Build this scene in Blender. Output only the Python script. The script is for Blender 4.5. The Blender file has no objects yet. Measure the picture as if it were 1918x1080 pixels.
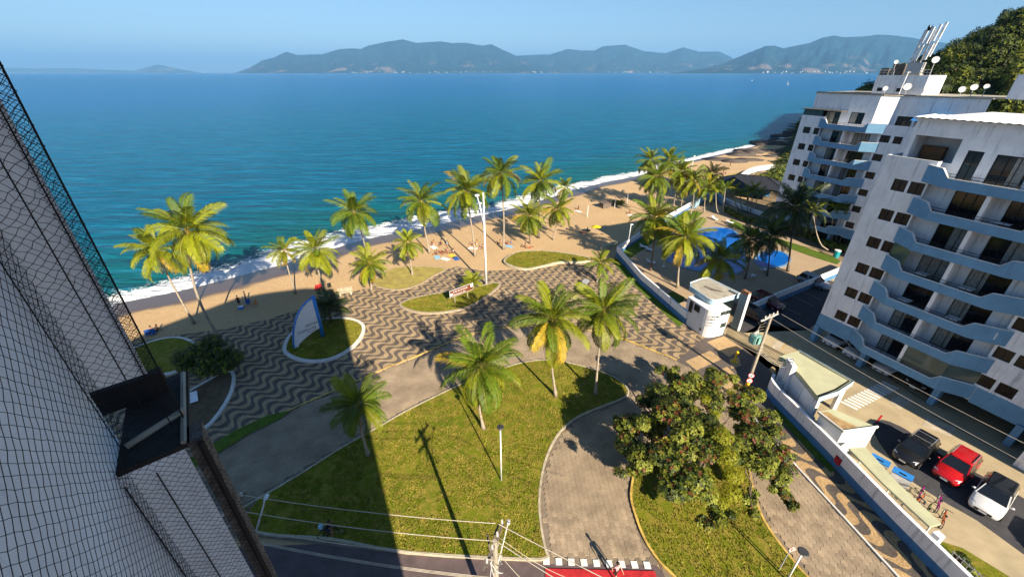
import bpy, bmesh, math, random
from math import sin, cos, pi, radians, hypot, atan2, sqrt
from mathutils import Vector, Matrix, noise
random.seed(7)
S = bpy.context.scene
COL = S.collection

# ------------------------------------------------------------------ camera, sky, sun, exposure
EYE = 27.0
PITCH = 28.0
FPX = 760.0                     # focal length in pixels of the 1918 px wide photograph
cam = bpy.data.cameras.new('camera')
cam.sensor_width = 36.0
cam.lens = 36.0 * FPX / 1918.0
cam.clip_start = 0.05
cam.clip_end = 120000
camo = bpy.data.objects.new('camera', cam)
camo.location = (0, 0, EYE)
camo.rotation_euler = (radians(90 - PITCH), 0, 0)
COL.objects.link(camo)
S.camera = camo

SUN_EL, SUN_AZ = 29.0, 154.0     # azimuth clockwise from +Y
sv = Vector((sin(radians(SUN_AZ)) * cos(radians(SUN_EL)), cos(radians(SUN_AZ)) * cos(radians(SUN_EL)), sin(radians(SUN_EL))))
W = bpy.data.worlds.new('World')
S.world = W
W.use_nodes = True
wn = W.node_tree
wn.nodes.clear()
sky = wn.nodes.new('ShaderNodeTexSky')
sky.sky_type = 'NISHITA'
sky.sun_disc = False
sky.sun_elevation = radians(SUN_EL)
sky.sun_rotation = radians(SUN_AZ)
sky.altitude = 20
sky.air_density = 1.0
sky.dust_density = 0.25
sky.ozone_density = 5.0
bg = wn.nodes.new('ShaderNodeBackground')
bg.inputs['Strength'].default_value = 0.050
wo = wn.nodes.new('ShaderNodeOutputWorld')
wn.links.new(sky.outputs[0], bg.inputs[0])
wn.links.new(bg.outputs[0], wo.inputs[0])
sl = bpy.data.lights.new('sun', 'SUN')
sl.energy = 5.0
sl.angle = radians(0.5)
sl.color = (1.0, 0.86, 0.66)
slo = bpy.data.objects.new('sun', sl)
slo.rotation_euler = sv.to_track_quat('Z', 'Y').to_euler()
slo.location = (20, -40, 60)
COL.objects.link(slo)
S.view_settings.view_transform = 'Standard'
S.view_settings.look = 'None'
S.view_settings.gamma = 1
S.view_settings.use_curve_mapping = False
S.view_settings.exposure = 1.34
S.render.engine = 'CYCLES'
cy = S.cycles
cy.use_denoising = True
cy.max_bounces = 6
cy.diffuse_bounces = 1
cy.glossy_bounces = 2
cy.transmission_bounces = 3
cy.transparent_max_bounces = 6
cy.volume_bounces = 0
cy.caustics_reflective = False
cy.caustics_refractive = False

# ------------------------------------------------------------------ survey helpers: ground points as measured from the balcony
_c, _s = cos(radians(PITCH)), sin(radians(PITCH))
def ray(u, v):
    x = (u - 959) / FPX; y = (540 - v) / FPX
    return Vector((x, _c + y * _s, -_s + y * _c))
def G(u, v, z=0.0):
    d = ray(u, v); t = (z - EYE) / d.z
    return Vector((d.x * t, d.y * t, z))
def AtY(u, v, Y):
    d = ray(u, v); t = Y / d.y
    return Vector((d.x * t, Y, EYE + d.z * t))

# ------------------------------------------------------------------ materials
MATS = {}
def mat(name, col, rough=0.75, var=0.18, scale=1.5, bump=0.0, bscale=12.0, metal=0.0, spec=0.3, col2=None, detail=5, streak=0.0, trans=0.0, rnd=0.0, coat=0.0):
    m = bpy.data.materials.new(name); m.use_nodes = True
    nt = m.node_tree; N = nt.nodes; L = nt.links
    b = N['Principled BSDF']
    b.inputs['Roughness'].default_value = rough
    b.inputs['Metallic'].default_value = metal
    b.inputs['Specular IOR Level'].default_value = spec
    if coat: b.inputs['Coat Weight'].default_value = coat
    geo = N.new('ShaderNodeNewGeometry')
    nz = N.new('ShaderNodeTexNoise'); nz.inputs['Scale'].default_value = scale; nz.inputs['Detail'].default_value = detail
    nz.inputs['Roughness'].default_value = 0.6
    L.new(geo.outputs['Position'], nz.inputs['Vector'])
    rp = N.new('ShaderNodeValToRGB')
    a = [max(0, c * (1 - var)) for c in col]; d = [min(1, c * (1 + var)) for c in (col2 or col)]
    rp.color_ramp.elements[0].position = 0.33; rp.color_ramp.elements[0].color = (*a, 1)
    rp.color_ramp.elements[1].position = 0.67; rp.color_ramp.elements[1].color = (*d, 1)
    L.new(nz.outputs['Fac'], rp.inputs[0])
    out = rp.outputs[0]
    if streak:
        mp = N.new('ShaderNodeMapping'); mp.inputs['Scale'].default_value = (2.2, 2.2, 0.16)
        L.new(geo.outputs['Position'], mp.inputs['Vector'])
        n2 = N.new('ShaderNodeTexNoise'); n2.inputs['Scale'].default_value = 1.6; n2.inputs['Detail'].default_value = 6; n2.inputs['Roughness'].default_value = 0.65
        L.new(mp.outputs[0], n2.inputs['Vector'])
        r2 = N.new('ShaderNodeValToRGB'); r2.color_ramp.elements[0].position = 0.54; r2.color_ramp.elements[0].color = (1, 1, 1, 1)
        r2.color_ramp.elements[1].position = 0.74; r2.color_ramp.elements[1].color = (1 - streak, 1 - streak, 1 - streak * 0.95, 1)
        L.new(n2.outputs['Fac'], r2.inputs[0])
        mx = N.new('ShaderNodeMix'); mx.data_type = 'RGBA'; mx.blend_type = 'MULTIPLY'; mx.inputs['Factor'].default_value = 1
        L.new(out, mx.inputs['A']); L.new(r2.outputs[0], mx.inputs['B']); out = mx.outputs['Result']
    if rnd:
        oi = N.new('ShaderNodeObjectInfo'); hs = N.new('ShaderNodeHueSaturation')
        mr = N.new('ShaderNodeMapRange'); mr.inputs['To Min'].default_value = 1 - rnd; mr.inputs['To Max'].default_value = 1 + rnd
        L.new(oi.outputs['Random'], mr.inputs['Value']); L.new(mr.outputs[0], hs.inputs['Value']); L.new(out, hs.inputs['Color']); out = hs.outputs[0]
    L.new(out, b.inputs['Base Color'])
    if bump:
        nb = N.new('ShaderNodeTexNoise'); nb.inputs['Scale'].default_value = bscale; nb.inputs['Detail'].default_value = 4
        L.new(geo.outputs['Position'], nb.inputs['Vector'])
        bp = N.new('ShaderNodeBump'); bp.inputs['Strength'].default_value = bump; bp.inputs['Distance'].default_value = 0.05
        L.new(nb.outputs['Fac'], bp.inputs['Height']); L.new(bp.outputs[0], b.inputs['Normal'])
    if trans:
        tr = N.new('ShaderNodeBsdfTranslucent'); ms = N.new('ShaderNodeMixShader'); ms.inputs[0].default_value = trans
        L.new(out, tr.inputs['Color']); L.new(b.outputs[0], ms.inputs[1]); L.new(tr.outputs[0], ms.inputs[2])
        L.new(ms.outputs[0], N['Material Output'].inputs['Surface'])
    MATS[name] = m
    return m

WHITE = mat('white_painted_wall', (0.82, 0.82, 0.84), 0.8, 0.08, 0.8, streak=0.5, bump=0.08, bscale=6)
WHITEC = mat('clean_white_paint', (0.74, 0.74, 0.74), 0.7, 0.05, 2)
BLUE = mat('blue_balcony_paint', (0.145, 0.305, 0.48), 0.75, 0.10, 0.9, streak=0.18)
BLUED = mat('deep_blue_paint', (0.07, 0.19, 0.38), 0.75, 0.12, 1.2, streak=0.2)
GLASS = mat('dark_window_glass', (0.012, 0.012, 0.014), 0.08, 0.3, 0.6, spec=0.5)
GLASSB = mat('brown_louvre_window', (0.022, 0.013, 0.010), 0.25, 0.4, 2.5, spec=0.4)
GLASSG = mat('greenish_glass', (0.05, 0.09, 0.09), 0.08, 0.2, 0.8, spec=0.5)
CURT = mat('pale_curtain', (0.30, 0.29, 0.26), 0.9, 0.25, 5)
FRAME = mat('black_metal', (0.010, 0.010, 0.011), 0.45, 0.2, 4)
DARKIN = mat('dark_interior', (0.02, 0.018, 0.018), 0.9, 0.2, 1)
CONC = mat('court_concrete', (0.40, 0.325, 0.205), 0.9, 0.16, 0.5, bump=0.15, bscale=9, detail=9)
CONCD = mat('stained_concrete', (0.13, 0.11, 0.09), 0.9, 0.4, 2.0, bump=0.3, bscale=14, detail=8)
GRIME = mat('black_grime', (0.030, 0.027, 0.025), 0.9, 0.5, 5.0, bump=0.3, bscale=14, detail=8)
BROWNE = mat('weathered_brown_edge', (0.13, 0.11, 0.095), 0.95, 0.5, 9.0, bump=0.6, bscale=22, detail=8)
CONCP = mat('pole_concrete', (0.33, 0.29, 0.23), 0.85, 0.15, 3)
ASPH = mat('dark_asphalt', (0.055, 0.055, 0.062), 0.9, 0.2, 2.0, bump=0.2, bscale=40, detail=8)
STREET = mat('old_asphalt', (0.115, 0.085, 0.085), 0.9, 0.2, 1.2, bump=0.25, bscale=40, detail=9)
GREENROOF = mat('pale_green_roof', (0.46, 0.46, 0.30), 0.85, 0.09, 0.8, detail=8)
ROOFG = mat('grey_roof_screed', (0.36, 0.33, 0.27), 0.9, 0.2, 1.2, detail=9)
KERB = mat('kerb_concrete', (0.42, 0.37, 0.27), 0.9, 0.22, 2, bump=0.2)
KERBY = mat('faded_yellow_kerb', (0.50, 0.34, 0.09), 0.85, 0.35, 1.5)
KERBW = mat('whitewashed_kerb', (0.62, 0.60, 0.56), 0.85, 0.15, 2, bump=0.2)
STONE = mat('rubble_kerb', (0.36, 0.29, 0.21), 0.9, 0.35, 5, bump=0.6, bscale=7)
SANDM = None
RED = mat('red_road_paint', (0.42, 0.02, 0.025), 0.8, 0.25, 3)
WPAINT = mat('white_road_paint', (0.70, 0.69, 0.66), 0.8, 0.12, 4, detail=8)
YPAINT = mat('yellow_paint', (0.72, 0.47, 0.02), 0.6, 0.1, 3)
YLINE = mat('worn_yellow_line', (0.45, 0.30, 0.10), 0.8, 0.3, 3)
GLINE = mat('worn_bay_line', (0.22, 0.22, 0.20), 0.8, 0.3, 3)
TRUNK = mat('palm_trunk', (0.30, 0.255, 0.20), 0.9, 0.25, 5, bump=0.5, bscale=9)
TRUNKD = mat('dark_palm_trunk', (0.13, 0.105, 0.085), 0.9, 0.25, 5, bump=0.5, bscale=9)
BARK = mat('bark', (0.16, 0.12, 0.09), 0.9, 0.3, 4, bump=0.5)
FR_G = mat('frond_green', (0.095, 0.150, 0.010), 0.5, 0.25, 1.6, spec=0.3, trans=0.28, rnd=0.25)
FR_Y = mat('frond_yellow_green', (0.215, 0.245, 0.010), 0.5, 0.25, 1.6, spec=0.3, trans=0.28, rnd=0.22)
FR_O = mat('frond_yellowing', (0.36, 0.26, 0.022), 0.6, 0.3, 2.0, trans=0.25, rnd=0.2)
FR_D = mat('frond_dead', (0.24, 0.15, 0.07), 0.8, 0.3, 2.5, trans=0.15, rnd=0.2)
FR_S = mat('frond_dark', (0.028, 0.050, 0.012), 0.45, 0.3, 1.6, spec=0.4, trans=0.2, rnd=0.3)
RACH = mat('frond_stalk', (0.21, 0.20, 0.03), 0.6, 0.2, 3)
NUT = mat('coconut', (0.26, 0.18, 0.04), 0.6, 0.3, 6)
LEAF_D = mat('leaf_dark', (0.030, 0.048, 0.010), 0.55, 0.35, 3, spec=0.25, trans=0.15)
LEAF_M = mat('leaf_mid', (0.115, 0.140, 0.016), 0.55, 0.35, 3, spec=0.25, trans=0.25)
LEAF_L = mat('leaf_light', (0.225, 0.245, 0.035), 0.55, 0.3, 3, spec=0.25, trans=0.25)
LEAF_R = mat('leaf_red', (0.16, 0.045, 0.02), 0.5, 0.4, 3, trans=0.2)
LEAF_Y = mat('creeper_leaf', (0.25, 0.26, 0.010), 0.55, 0.3, 4, trans=0.3)
TIRE = mat('tyre_rubber', (0.012, 0.012, 0.012), 0.8)
RIM = mat('wheel_alloy', (0.30, 0.30, 0.31), 0.35, metal=0.7)
CHROME = mat('bright_trim', (0.65, 0.65, 0.66), 0.25, metal=0.8)
STEEL = mat('galvanised_steel', (0.42, 0.42, 0.43), 0.5, 0.1, 5, metal=0.3)
SIGNB = mat('brown_sign', (0.14, 0.045, 0.02), 0.6)
LAMPB = mat('lamp_head_dark', (0.04, 0.042, 0.045), 0.5)
WIRE = mat('aluminium_cable', (0.42, 0.38, 0.31), 0.55)
NETM = mat('net_cord', (0.016, 0.013, 0.013), 0.85)
TEAL = mat('transformer_paint', (0.16, 0.34, 0.31), 0.5, 0.15, 4)
INSUL = mat('insulator', (0.55, 0.53, 0.50), 0.35)
BLUEP = mat('blue_plastic', (0.03, 0.20, 0.55), 0.4)
WPLAST = mat('white_plastic', (0.72, 0.73, 0.75), 0.45)
SKIN = mat('skin', (0.42, 0.22, 0.14), 0.6, 0.1)
SKIN2 = mat('tanned_skin', (0.26, 0.125, 0.075), 0.6, 0.1)
HAIR = mat('dark_hair', (0.02, 0.014, 0.011), 0.6)
PAVDK = mat('dark_roof_sheet', (0.022, 0.025, 0.034), 0.6, 0.3, 1.5)

# ------------------------------------------------------------------ mesh builder
class MB:
    def __init__(s): s.v = []; s.f = []; s.m = []
    def add(s, vs, fs, mi=0):
        o = len(s.v); s.v += [tuple(p) for p in vs]
        for f in fs: s.f.append(tuple(i + o for i in f)); s.m.append(mi)
        return s
    def quad(s, a, b, c, d, mi=0): return s.add([a, b, c, d], [(0, 1, 2, 3)], mi)
    def box(s, c, size, rz=0.0, mi=0, M=None):
        x, y, z = size[0] / 2, size[1] / 2, size[2] / 2
        ca, sa = cos(rz), sin(rz)
        vs = []
        for dz in (-z, z):
            for dx, dy in ((-x, -y), (x, -y), (x, y), (-x, y)):
                vs.append(Vector((c[0] + dx * ca - dy * sa, c[1] + dx * sa + dy * ca, c[2] + dz)))
        if M: vs = [M @ p for p in vs]
        return s.add(vs, [(3, 2, 1, 0), (4, 5, 6, 7), (0, 1, 5, 4), (1, 2, 6, 5), (2, 3, 7, 6), (3, 0, 4, 7)], mi)
    def prism(s, poly, z0, z1, mi=0, mt=None, top=True, bottom=True):
        n = len(poly)
        if sum(poly[i][0] * poly[(i + 1) % n][1] - poly[(i + 1) % n][0] * poly[i][1] for i in range(n)) < 0: poly = list(poly)[::-1]
        vs = [(p[0], p[1], z0) for p in poly] + [(p[0], p[1], z1) for p in poly]
        s.add(vs, [(i, (i + 1) % n, (i + 1) % n + n, i + n) for i in range(n)], mi)
        if top: s.add(vs[n:], [tuple(range(n))], mi if mt is None else mt)
        if bottom: s.add(vs[:n], [tuple(range(n))[::-1]], mi)
        return s
    def tube(s, path, r, n=6, mi=0, cap=True):
        path = [Vector(p) for p in path]; k = len(path)
        rs = r if isinstance(r, (list, tuple)) else [r] * k
        vs = []; up = Vector((0, 0, 1))
        for i, p in enumerate(path):
            t = (path[min(i + 1, k - 1)] - path[max(i - 1, 0)])
            t = t.normalized() if t.length > 1e-9 else Vector((0, 0, 1))
            ref = Vector((1, 0, 0)) if abs(t.z) > 0.9 else up
            a = t.cross(ref).normalized(); b = t.cross(a)
            for j in range(n):
                an = 2 * pi * j / n
                vs.append(p + (a * cos(an) + b * sin(an)) * rs[i])
        fs = [(i * n + j, i * n + (j + 1) % n, (i + 1) * n + (j + 1) % n, (i + 1) * n + j) for i in range(k - 1) for j in range(n)]
        if cap and n > 2: fs += [tuple(range(n))[::-1], tuple(range((k - 1) * n, k * n))]
        return s.add(vs, fs, mi)
    def ball(s, c, r, n=8, mi=0, sq=(1, 1, 1)):
        c = Vector(c); vs = []; fs = []; R = n // 2
        for i in range(R + 1):
            th = pi * i / R
            for j in range(n):
                ph = 2 * pi * j / n
                vs.append((c.x + r * sq[0] * sin(th) * cos(ph), c.y + r * sq[1] * sin(th) * sin(ph), c.z + r * sq[2] * cos(th)))
        for i in range(R):
            for j in range(n): fs.append((i * n + j, (i + 1) * n + j, (i + 1) * n + (j + 1) % n, i * n + (j + 1) % n))
        return s.add(vs, fs, mi)
    def disc(s, c, nrm, r, t=0.03, n=14, mi=0):
        nrm = Vector(nrm).normalized(); c = Vector(c)
        return s.tube([c - nrm * t / 2, c + nrm * t / 2], r, n, mi)
    def mesh(s, name, mats, smooth=False):
        me = bpy.data.meshes.new(name)
        me.from_pydata(s.v, [], s.f)
        mats = mats if isinstance(mats, (list, tuple)) else [mats]
        for m in mats: me.materials.append(m)
        if len(mats) > 1: me.polygons.foreach_set('material_index', s.m)
        if smooth: me.polygons.foreach_set('use_smooth', [True] * len(me.polygons))
        me.update()
        return me
    def build(s, name, mats, parent=None, smooth=False, loc=None, rz=None):
        return link(name, s.mesh(name, mats, smooth), parent, loc, rz)

def link(name, me, parent=None, loc=None, rz=None):
    o = bpy.data.objects.new(name, me); COL.objects.link(o)
    if parent: o.parent = parent
    if loc is not None: o.location = loc
    if rz is not None: o.rotation_euler = (0, 0, rz)
    return o
def tag(o, label=None, cat=None, group=None, kind=None):
    if label: o['label'] = label
    if cat: o['category'] = cat
    if group: o['group'] = group
    if kind: o['kind'] = kind
    return o
def thing(name, label, cat, loc=(0, 0, 0), rz=0.0, group=None):
    o = bpy.data.objects.new(name, None); COL.objects.link(o)
    o.location = loc; o.rotation_euler = (0, 0, rz); o.empty_display_size = 0.3
    return tag(o, label, cat, group)
def struct(o, label): return tag(o, label, None, None, 'structure')
def copy_tree(o, parent=None):
    c = o.copy(); COL.objects.link(c)
    if parent: c.parent = parent
    for ch in list(o.children): copy_tree(ch, c)
    return c
def text(body, size, mats, parent, loc, rot, name='lettering', align='LEFT', ext=0.004, sx=1.0):
    cu = bpy.data.curves.new(name, 'FONT'); cu.body = body; cu.size = size; cu.align_x = align; cu.extrude = ext; cu.resolution_u = 3
    cu.materials.append(mats)
    tmp = bpy.data.objects.new('tmp', cu); COL.objects.link(tmp)
    dg = bpy.context.evaluated_depsgraph_get(); me = bpy.data.meshes.new_from_object(tmp.evaluated_get(dg)); me.name = name
    bpy.data.objects.remove(tmp)
    if not me.materials: me.materials.append(mats)
    o = link(name, me, parent); o['kind'] = 'stuff'
    o.location = loc; o.rotation_euler = rot; o.scale = (sx, 1, 1)
    return o

# ------------------------------------------------------------------ 2-D helpers
def smooth_loop(pts, n=6, closed=True):
    out = []; k = len(pts)
    for i in range(k if closed else k - 1):
        if closed: p0, p1, p2, p3 = pts[(i - 1) % k], pts[i], pts[(i + 1) % k], pts[(i + 2) % k]
        else: p0, p1, p2, p3 = pts[max(i - 1, 0)], pts[i], pts[i + 1], pts[min(i + 2, k - 1)]
        for j in range(n):
            t = j / n
            out.append(tuple(0.5 * (2 * p1[a] + (p2[a] - p0[a]) * t + (2 * p0[a] - 5 * p1[a] + 4 * p2[a] - p3[a]) * t * t + (3 * p1[a] - p0[a] - 3 * p2[a] + p3[a]) * t ** 3) for a in (0, 1)))
    if not closed: out.append((pts[-1][0], pts[-1][1]))
    return out
def GP(px, z=0.0): return [(G(u, v, z).x, G(u, v, z).y) for u, v in px]
def inside(x, y, poly):
    r = False; n = len(poly); j = n - 1
    for i in range(n):
        xi, yi = poly[i][0], poly[i][1]; xj, yj = poly[j][0], poly[j][1]
        if (yi > y) != (yj > y) and x < (xj - xi) * (y - yi) / (yj - yi) + xi: r = not r
        j = i
    return r
def edge_dist(x, y, poly, closed=True):
    best = 1e9; n = len(poly)
    for i in range(n if closed else n - 1):
        ax, ay = poly[i][0], poly[i][1]; bx, by = poly[(i + 1) % n][0], poly[(i + 1) % n][1]
        dx, dy = bx - ax, by - ay; l = dx * dx + dy * dy
        t = 0 if l == 0 else max(0, min(1, ((x - ax) * dx + (y - ay) * dy) / l))
        d = hypot(x - ax - t * dx, y - ay - t * dy)
        if d < best: best = d
    return best
def offset_path(pts, d, closed=True):
    n = len(pts); out = []
    for i in range(n):
        a = pts[(i - 1) % n] if closed or i > 0 else pts[i]; b = pts[(i + 1) % n] if closed or i < n - 1 else pts[i]
        tx, ty = b[0] - a[0], b[1] - a[1]; l = hypot(tx, ty) or 1
        out.append((pts[i][0] - ty / l * d, pts[i][1] + tx / l * d))
    return out
def strip_wall(mb, pts, d, z0, z1, closed=True, mi=0, zf=None):
    """a solid kerb or wall of thickness d along pts, offset to the left of travel"""
    q = offset_path(pts, d, closed); n = len(pts)
    vs = [(p[0], p[1], z0) for p in pts] + [(p[0], p[1], z1) for p in pts] + [(p[0], p[1], z1) for p in q] + [(p[0], p[1], z0) for p in q]
    fs = []
    for i in range(n if closed else n - 1):
        j = (i + 1) % n
        fs += [(i, j, n + j, n + i), (n + i, n + j, 2 * n + j, 2 * n + i), (2 * n + i, 2 * n + j, 3 * n + j, 3 * n + i)]
    if not closed: fs += [(0, n, 2 * n, 3 * n), (n - 1, 4 * n - 1, 3 * n - 1, 2 * n - 1)]
    mb.add(vs, fs, mi)
def sheet(name, poly, z, m, label, parent=None, thick=0.0, kind='structure'):
    bm = bmesh.new()
    area = sum(poly[i][0] * poly[(i + 1) % len(poly)][1] - poly[(i + 1) % len(poly)][0] * poly[i][1] for i in range(len(poly)))
    if area < 0: poly = poly[::-1]
    vs = [bm.verts.new((p[0], p[1], z)) for p in poly]
    f = bm.faces.new(vs)
    if thick:
        lo = [bm.verts.new((p[0], p[1], z - thick)) for p in poly]
        n = len(vs)
        for i in range(n): bm.faces.new((lo[i], lo[(i + 1) % n], vs[(i + 1) % n], vs[i]))
    bmesh.ops.triangulate(bm, faces=[f])
    me = bpy.data.meshes.new(name); bm.to_mesh(me); bm.free(); me.materials.append(m)
    o = link(name, me, parent)
    return tag(o, label, None, None, kind) if parent is None else o

# ================================================================== SETTING: sea, beach, promenade, roads
SEA_Z = -0.6
shore_px = [(150, 584), (230, 566), (330, 546), (420, 524), (480, 508), (540, 492), (610, 470), (690, 447), (800, 425), (890, 405), (980, 385), (1080, 355), (1140, 340), (1200, 328), (1250, 312), (1290, 302), (1340, 291), (1420, 272), (1480, 256)]
meas = [G(u, v, SEA_Z) for u, v in shore_px]
pre = [(-210, -60), (-150, -10), (-105, 20), (-80, 36)]
post = [(175, 236), (240, 285), (330, 350), (520, 470)]
shore = smooth_loop(pre + [(p.x, p.y) for p in meas] + post, 4, closed=False)
NS = len(shore)
def sdir(i):
    t = i / (NS - 1)
    a = radians(168 - 128 * t)
    return (cos(a), sin(a))
# a shared shoreline frame: V = metres out to sea (negative = up the beach), U = metres along the shore
U = [0.0]
for i in range(1, NS): U.append(U[-1] + hypot(shore[i][0] - shore[i - 1][0], shore[i][1] - shore[i - 1][1]))
def shore_grid(name, rows, zf, material, label):
    vs, fs, uv = [], [], []
    for V in rows:
        for i in range(NS):
            d = sdir(i)
            vs.append((shore[i][0] + d[0] * V, shore[i][1] + d[1] * V, zf(V, U[i]))); uv.append((U[i], V))
    for r in range(len(rows) - 1):
        for i in range(NS - 1): fs.append((r * NS + i, r * NS + i + 1, (r + 1) * NS + i + 1, (r + 1) * NS + i))
    me = bpy.data.meshes.new(name); me.from_pydata(vs, [], fs); me.materials.append(material)
    ul = me.uv_layers.new(name='shore')
    for p in me.polygons:
        for li in p.loop_indices: ul.data[li].uv = uv[me.loops[li].vertex_index]
    me.polygons.foreach_set('use_smooth', [True] * len(me.polygons))
    if len(me.polygons) and me.polygons[0].normal.z < 0: me.flip_normals()
    return struct(link(name, me), label)

def nodes_of(name):
    m = bpy.data.materials.new(name); m.use_nodes = True; MATS[name] = m
    return m, m.node_tree.nodes, m.node_tree.links
def math_(N, L, op, a, b=None, c=None, clamp=False):
    n = N.new('ShaderNodeMath'); n.operation = op; n.use_clamp = clamp
    for i, x in enumerate((a, b, c)):
        if x is None: continue
        if isinstance(x, (int, float)): n.inputs[i].default_value = x
        else: L.new(x, n.inputs[i])
    return n.outputs[0]
def maprange(N, L, x, a, b, c=0.0, d=1.0, smooth=True):
    n = N.new('ShaderNodeMapRange'); n.interpolation_type = 'SMOOTHSTEP' if smooth else 'LINEAR'
    L.new(x, n.inputs['Value'])
    for k, v in (('From Min', a), ('From Max', b), ('To Min', c), ('To Max', d)): n.inputs[k].default_value = v
    return n.outputs[0]
def mixc(N, L, f, a, b, blend='MIX'):
    n = N.new('ShaderNodeMix'); n.data_type = 'RGBA'; n.blend_type = blend
    for k, x in (('Factor', f), ('A', a), ('B', b)):
        if isinstance(x, (int, float)): n.inputs[k].default_value = x
        elif isinstance(x, tuple): n.inputs[k].default_value = (*x, 1)
        else: L.new(x, n.inputs[k])
    return n.outputs['Result']
def noise_(N, L, vec, scale, detail=4, rough=0.55, dist=0.0):
    n = N.new('ShaderNodeTexNoise'); n.inputs['Scale'].default_value = scale; n.inputs['Detail'].default_value = detail
    n.inputs['Roughness'].default_value = rough; n.inputs['Distortion'].default_value = dist
    if vec is not None: L.new(vec, n.inputs['Vector'])
    return n.outputs['Fac']
def mapping(N, L, vec, scale=(1, 1, 1), rot=(0, 0, 0)):
    n = N.new('ShaderNodeMapping'); n.inputs['Scale'].default_value = scale; n.inputs['Rotation'].default_value = rot
    L.new(vec, n.inputs['Vector']); return n.outputs[0]

# ---- sea
m, N, L = nodes_of('sea_water')
b = N['Principled BSDF']; geo = N.new('ShaderNodeNewGeometry'); uvn = N.new('ShaderNodeUVMap'); uvn.uv_map = 'shore'
sep = N.new('ShaderNodeSeparateXYZ'); L.new(uvn.outputs[0], sep.inputs[0]); Uo, Vo = sep.outputs[0], sep.outputs[1]
P = geo.outputs['Position']
swell = noise_(N, L, mapping(N, L, P, (0.018, 0.075, 1), (0, 0, radians(-20))), 1.0, 3, 0.5)
patch = noise_(N, L, mapping(N, L, P, (0.004, 0.012, 1), (0, 0, radians(-12))), 1.0, 4, 0.55)
deep = maprange(N, L, Vo, 15, 700)
c1 = mixc(N, L, maprange(N, L, Vo, 0, 55), (0.004, 0.112, 0.118), (0.0, 0.105, 0.205))
c2 = mixc(N, L, deep, c1, (0.0, 0.105, 0.300))
c2 = mixc(N, L, maprange(N, L, patch, 0.35, 0.7, 0, 0.5), c2, (0.0, 0.115, 0.235))
c2 = mixc(N, L, math_(N, L, 'MULTIPLY', maprange(N, L, swell, 0.45, 0.75, 0, 0.55), maprange(N, L, Vo, 120, 10)), c2, (0.012, 0.085, 0.080))
rip = noise_(N, L, mapping(N, L, P, (0.10, 0.62, 1), (0, 0, radians(-13))), 1.0, 6, 0.7)  # sky reflection on wave slopes, painted in as lighter and darker streaks
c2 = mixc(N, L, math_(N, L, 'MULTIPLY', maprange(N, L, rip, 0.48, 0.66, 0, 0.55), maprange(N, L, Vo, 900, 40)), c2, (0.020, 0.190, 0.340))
c2 = mixc(N, L, math_(N, L, 'MULTIPLY', maprange(N, L, rip, 0.50, 0.32, 0, 0.55), maprange(N, L, Vo, 1500, 60)), c2, (0.002, 0.045, 0.085))
edge = noise_(N, L, mapping(N, L, P, (0.10, 0.10, 1)), 1.0, 4, 0.6)
edge2 = noise_(N, L, mapping(N, L, P, (0.03, 0.03, 1)), 1.0, 2, 0.5)
Vs = math_(N, L, 'ADD', Vo, math_(N, L, 'MULTIPLY', math_(N, L, 'SUBTRACT', edge, 0.5), -7.0))
Vs = math_(N, L, 'ADD', Vs, math_(N, L, 'MULTIPLY', math_(N, L, 'SUBTRACT', edge2, 0.5), -20.0))
lace = noise_(N, L, P, 0.9, 8, 0.72, 1.2)
band = math_(N, L, 'MULTIPLY', maprange(N, L, Vs, -3.0, -0.6), maprange(N, L, Vs, 12.0, 3.0))
front = math_(N, L, 'MULTIPLY', maprange(N, L, Vo, -0.2, 0.25), maprange(N, L, Vo, 1.0, 0.3))
f1 = math_(N, L, 'GREATER_THAN', math_(N, L, 'ADD', lace, math_(N, L, 'MULTIPLY', band, 0.42)), 0.79)
f1 = maprange(N, L, math_(N, L, 'ADD', lace, math_(N, L, 'MULTIPLY', math_(N, L, 'MAXIMUM', band, math_(N, L, 'MULTIPLY', front, 0.8)), 0.46)), 0.72, 0.86)
# broken spilling crests further out
cr = noise_(N, L, mapping(N, L, P, (0.035, 0.16, 1), (0, 0, radians(-35))), 1.0, 5, 0.6)
f2 = math_(N, L, 'MULTIPLY', maprange(N, L, cr, 0.70, 0.78), math_(N, L, 'MULTIPLY', maprange(N, L, Vo, 4, 9), maprange(N, L, Vo, 26, 10)))
foam = math_(N, L, 'MAXIMUM', f1, math_(N, L, 'MULTIPLY', f2, maprange(N, L, lace, 0.4, 0.6)), clamp=True)
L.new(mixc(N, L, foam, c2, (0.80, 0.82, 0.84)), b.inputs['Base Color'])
L.new(math_(N, L, 'ADD', 0.16, math_(N, L, 'MULTIPLY', foam, 0.7)), b.inputs['Roughness'])
b.inputs['Specular IOR Level'].default_value = 0.02
w1 = noise_(N, L, mapping(N, L, P, (0.28, 1.0, 1), (0, 0, radians(-14))), 1.0, 5, 0.62)
w2 = noise_(N, L, mapping(N, L, P, (0.06, 0.22, 1), (0, 0, radians(-18))), 1.0, 3, 0.55)
bp = N.new('ShaderNodeBump'); bp.inputs['Strength'].default_value = 1.0; bp.inputs['Distance'].default_value = 2.2
L.new(math_(N, L, 'ADD', math_(N, L, 'MULTIPLY', w1, 0.55), math_(N, L, 'MULTIPLY', w2, 1.6)), bp.inputs['Height'])
L.new(bp.outputs[0], b.inputs['Normal'])
rowsV = [-0.6, 0, 0.5, 1, 2, 3, 4, 5, 6, 8, 10, 13, 16, 20, 26, 34, 44, 60, 80, 110, 150, 220, 330, 500, 800, 1300, 2200, 4000, 7000, 12000, 22000, 41000]
shore_grid('sea', rowsV, lambda V, U_: SEA_Z + (0.0 if V > 0 else V * 0.02), m, 'calm teal blue sea out to the horizon')

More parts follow.
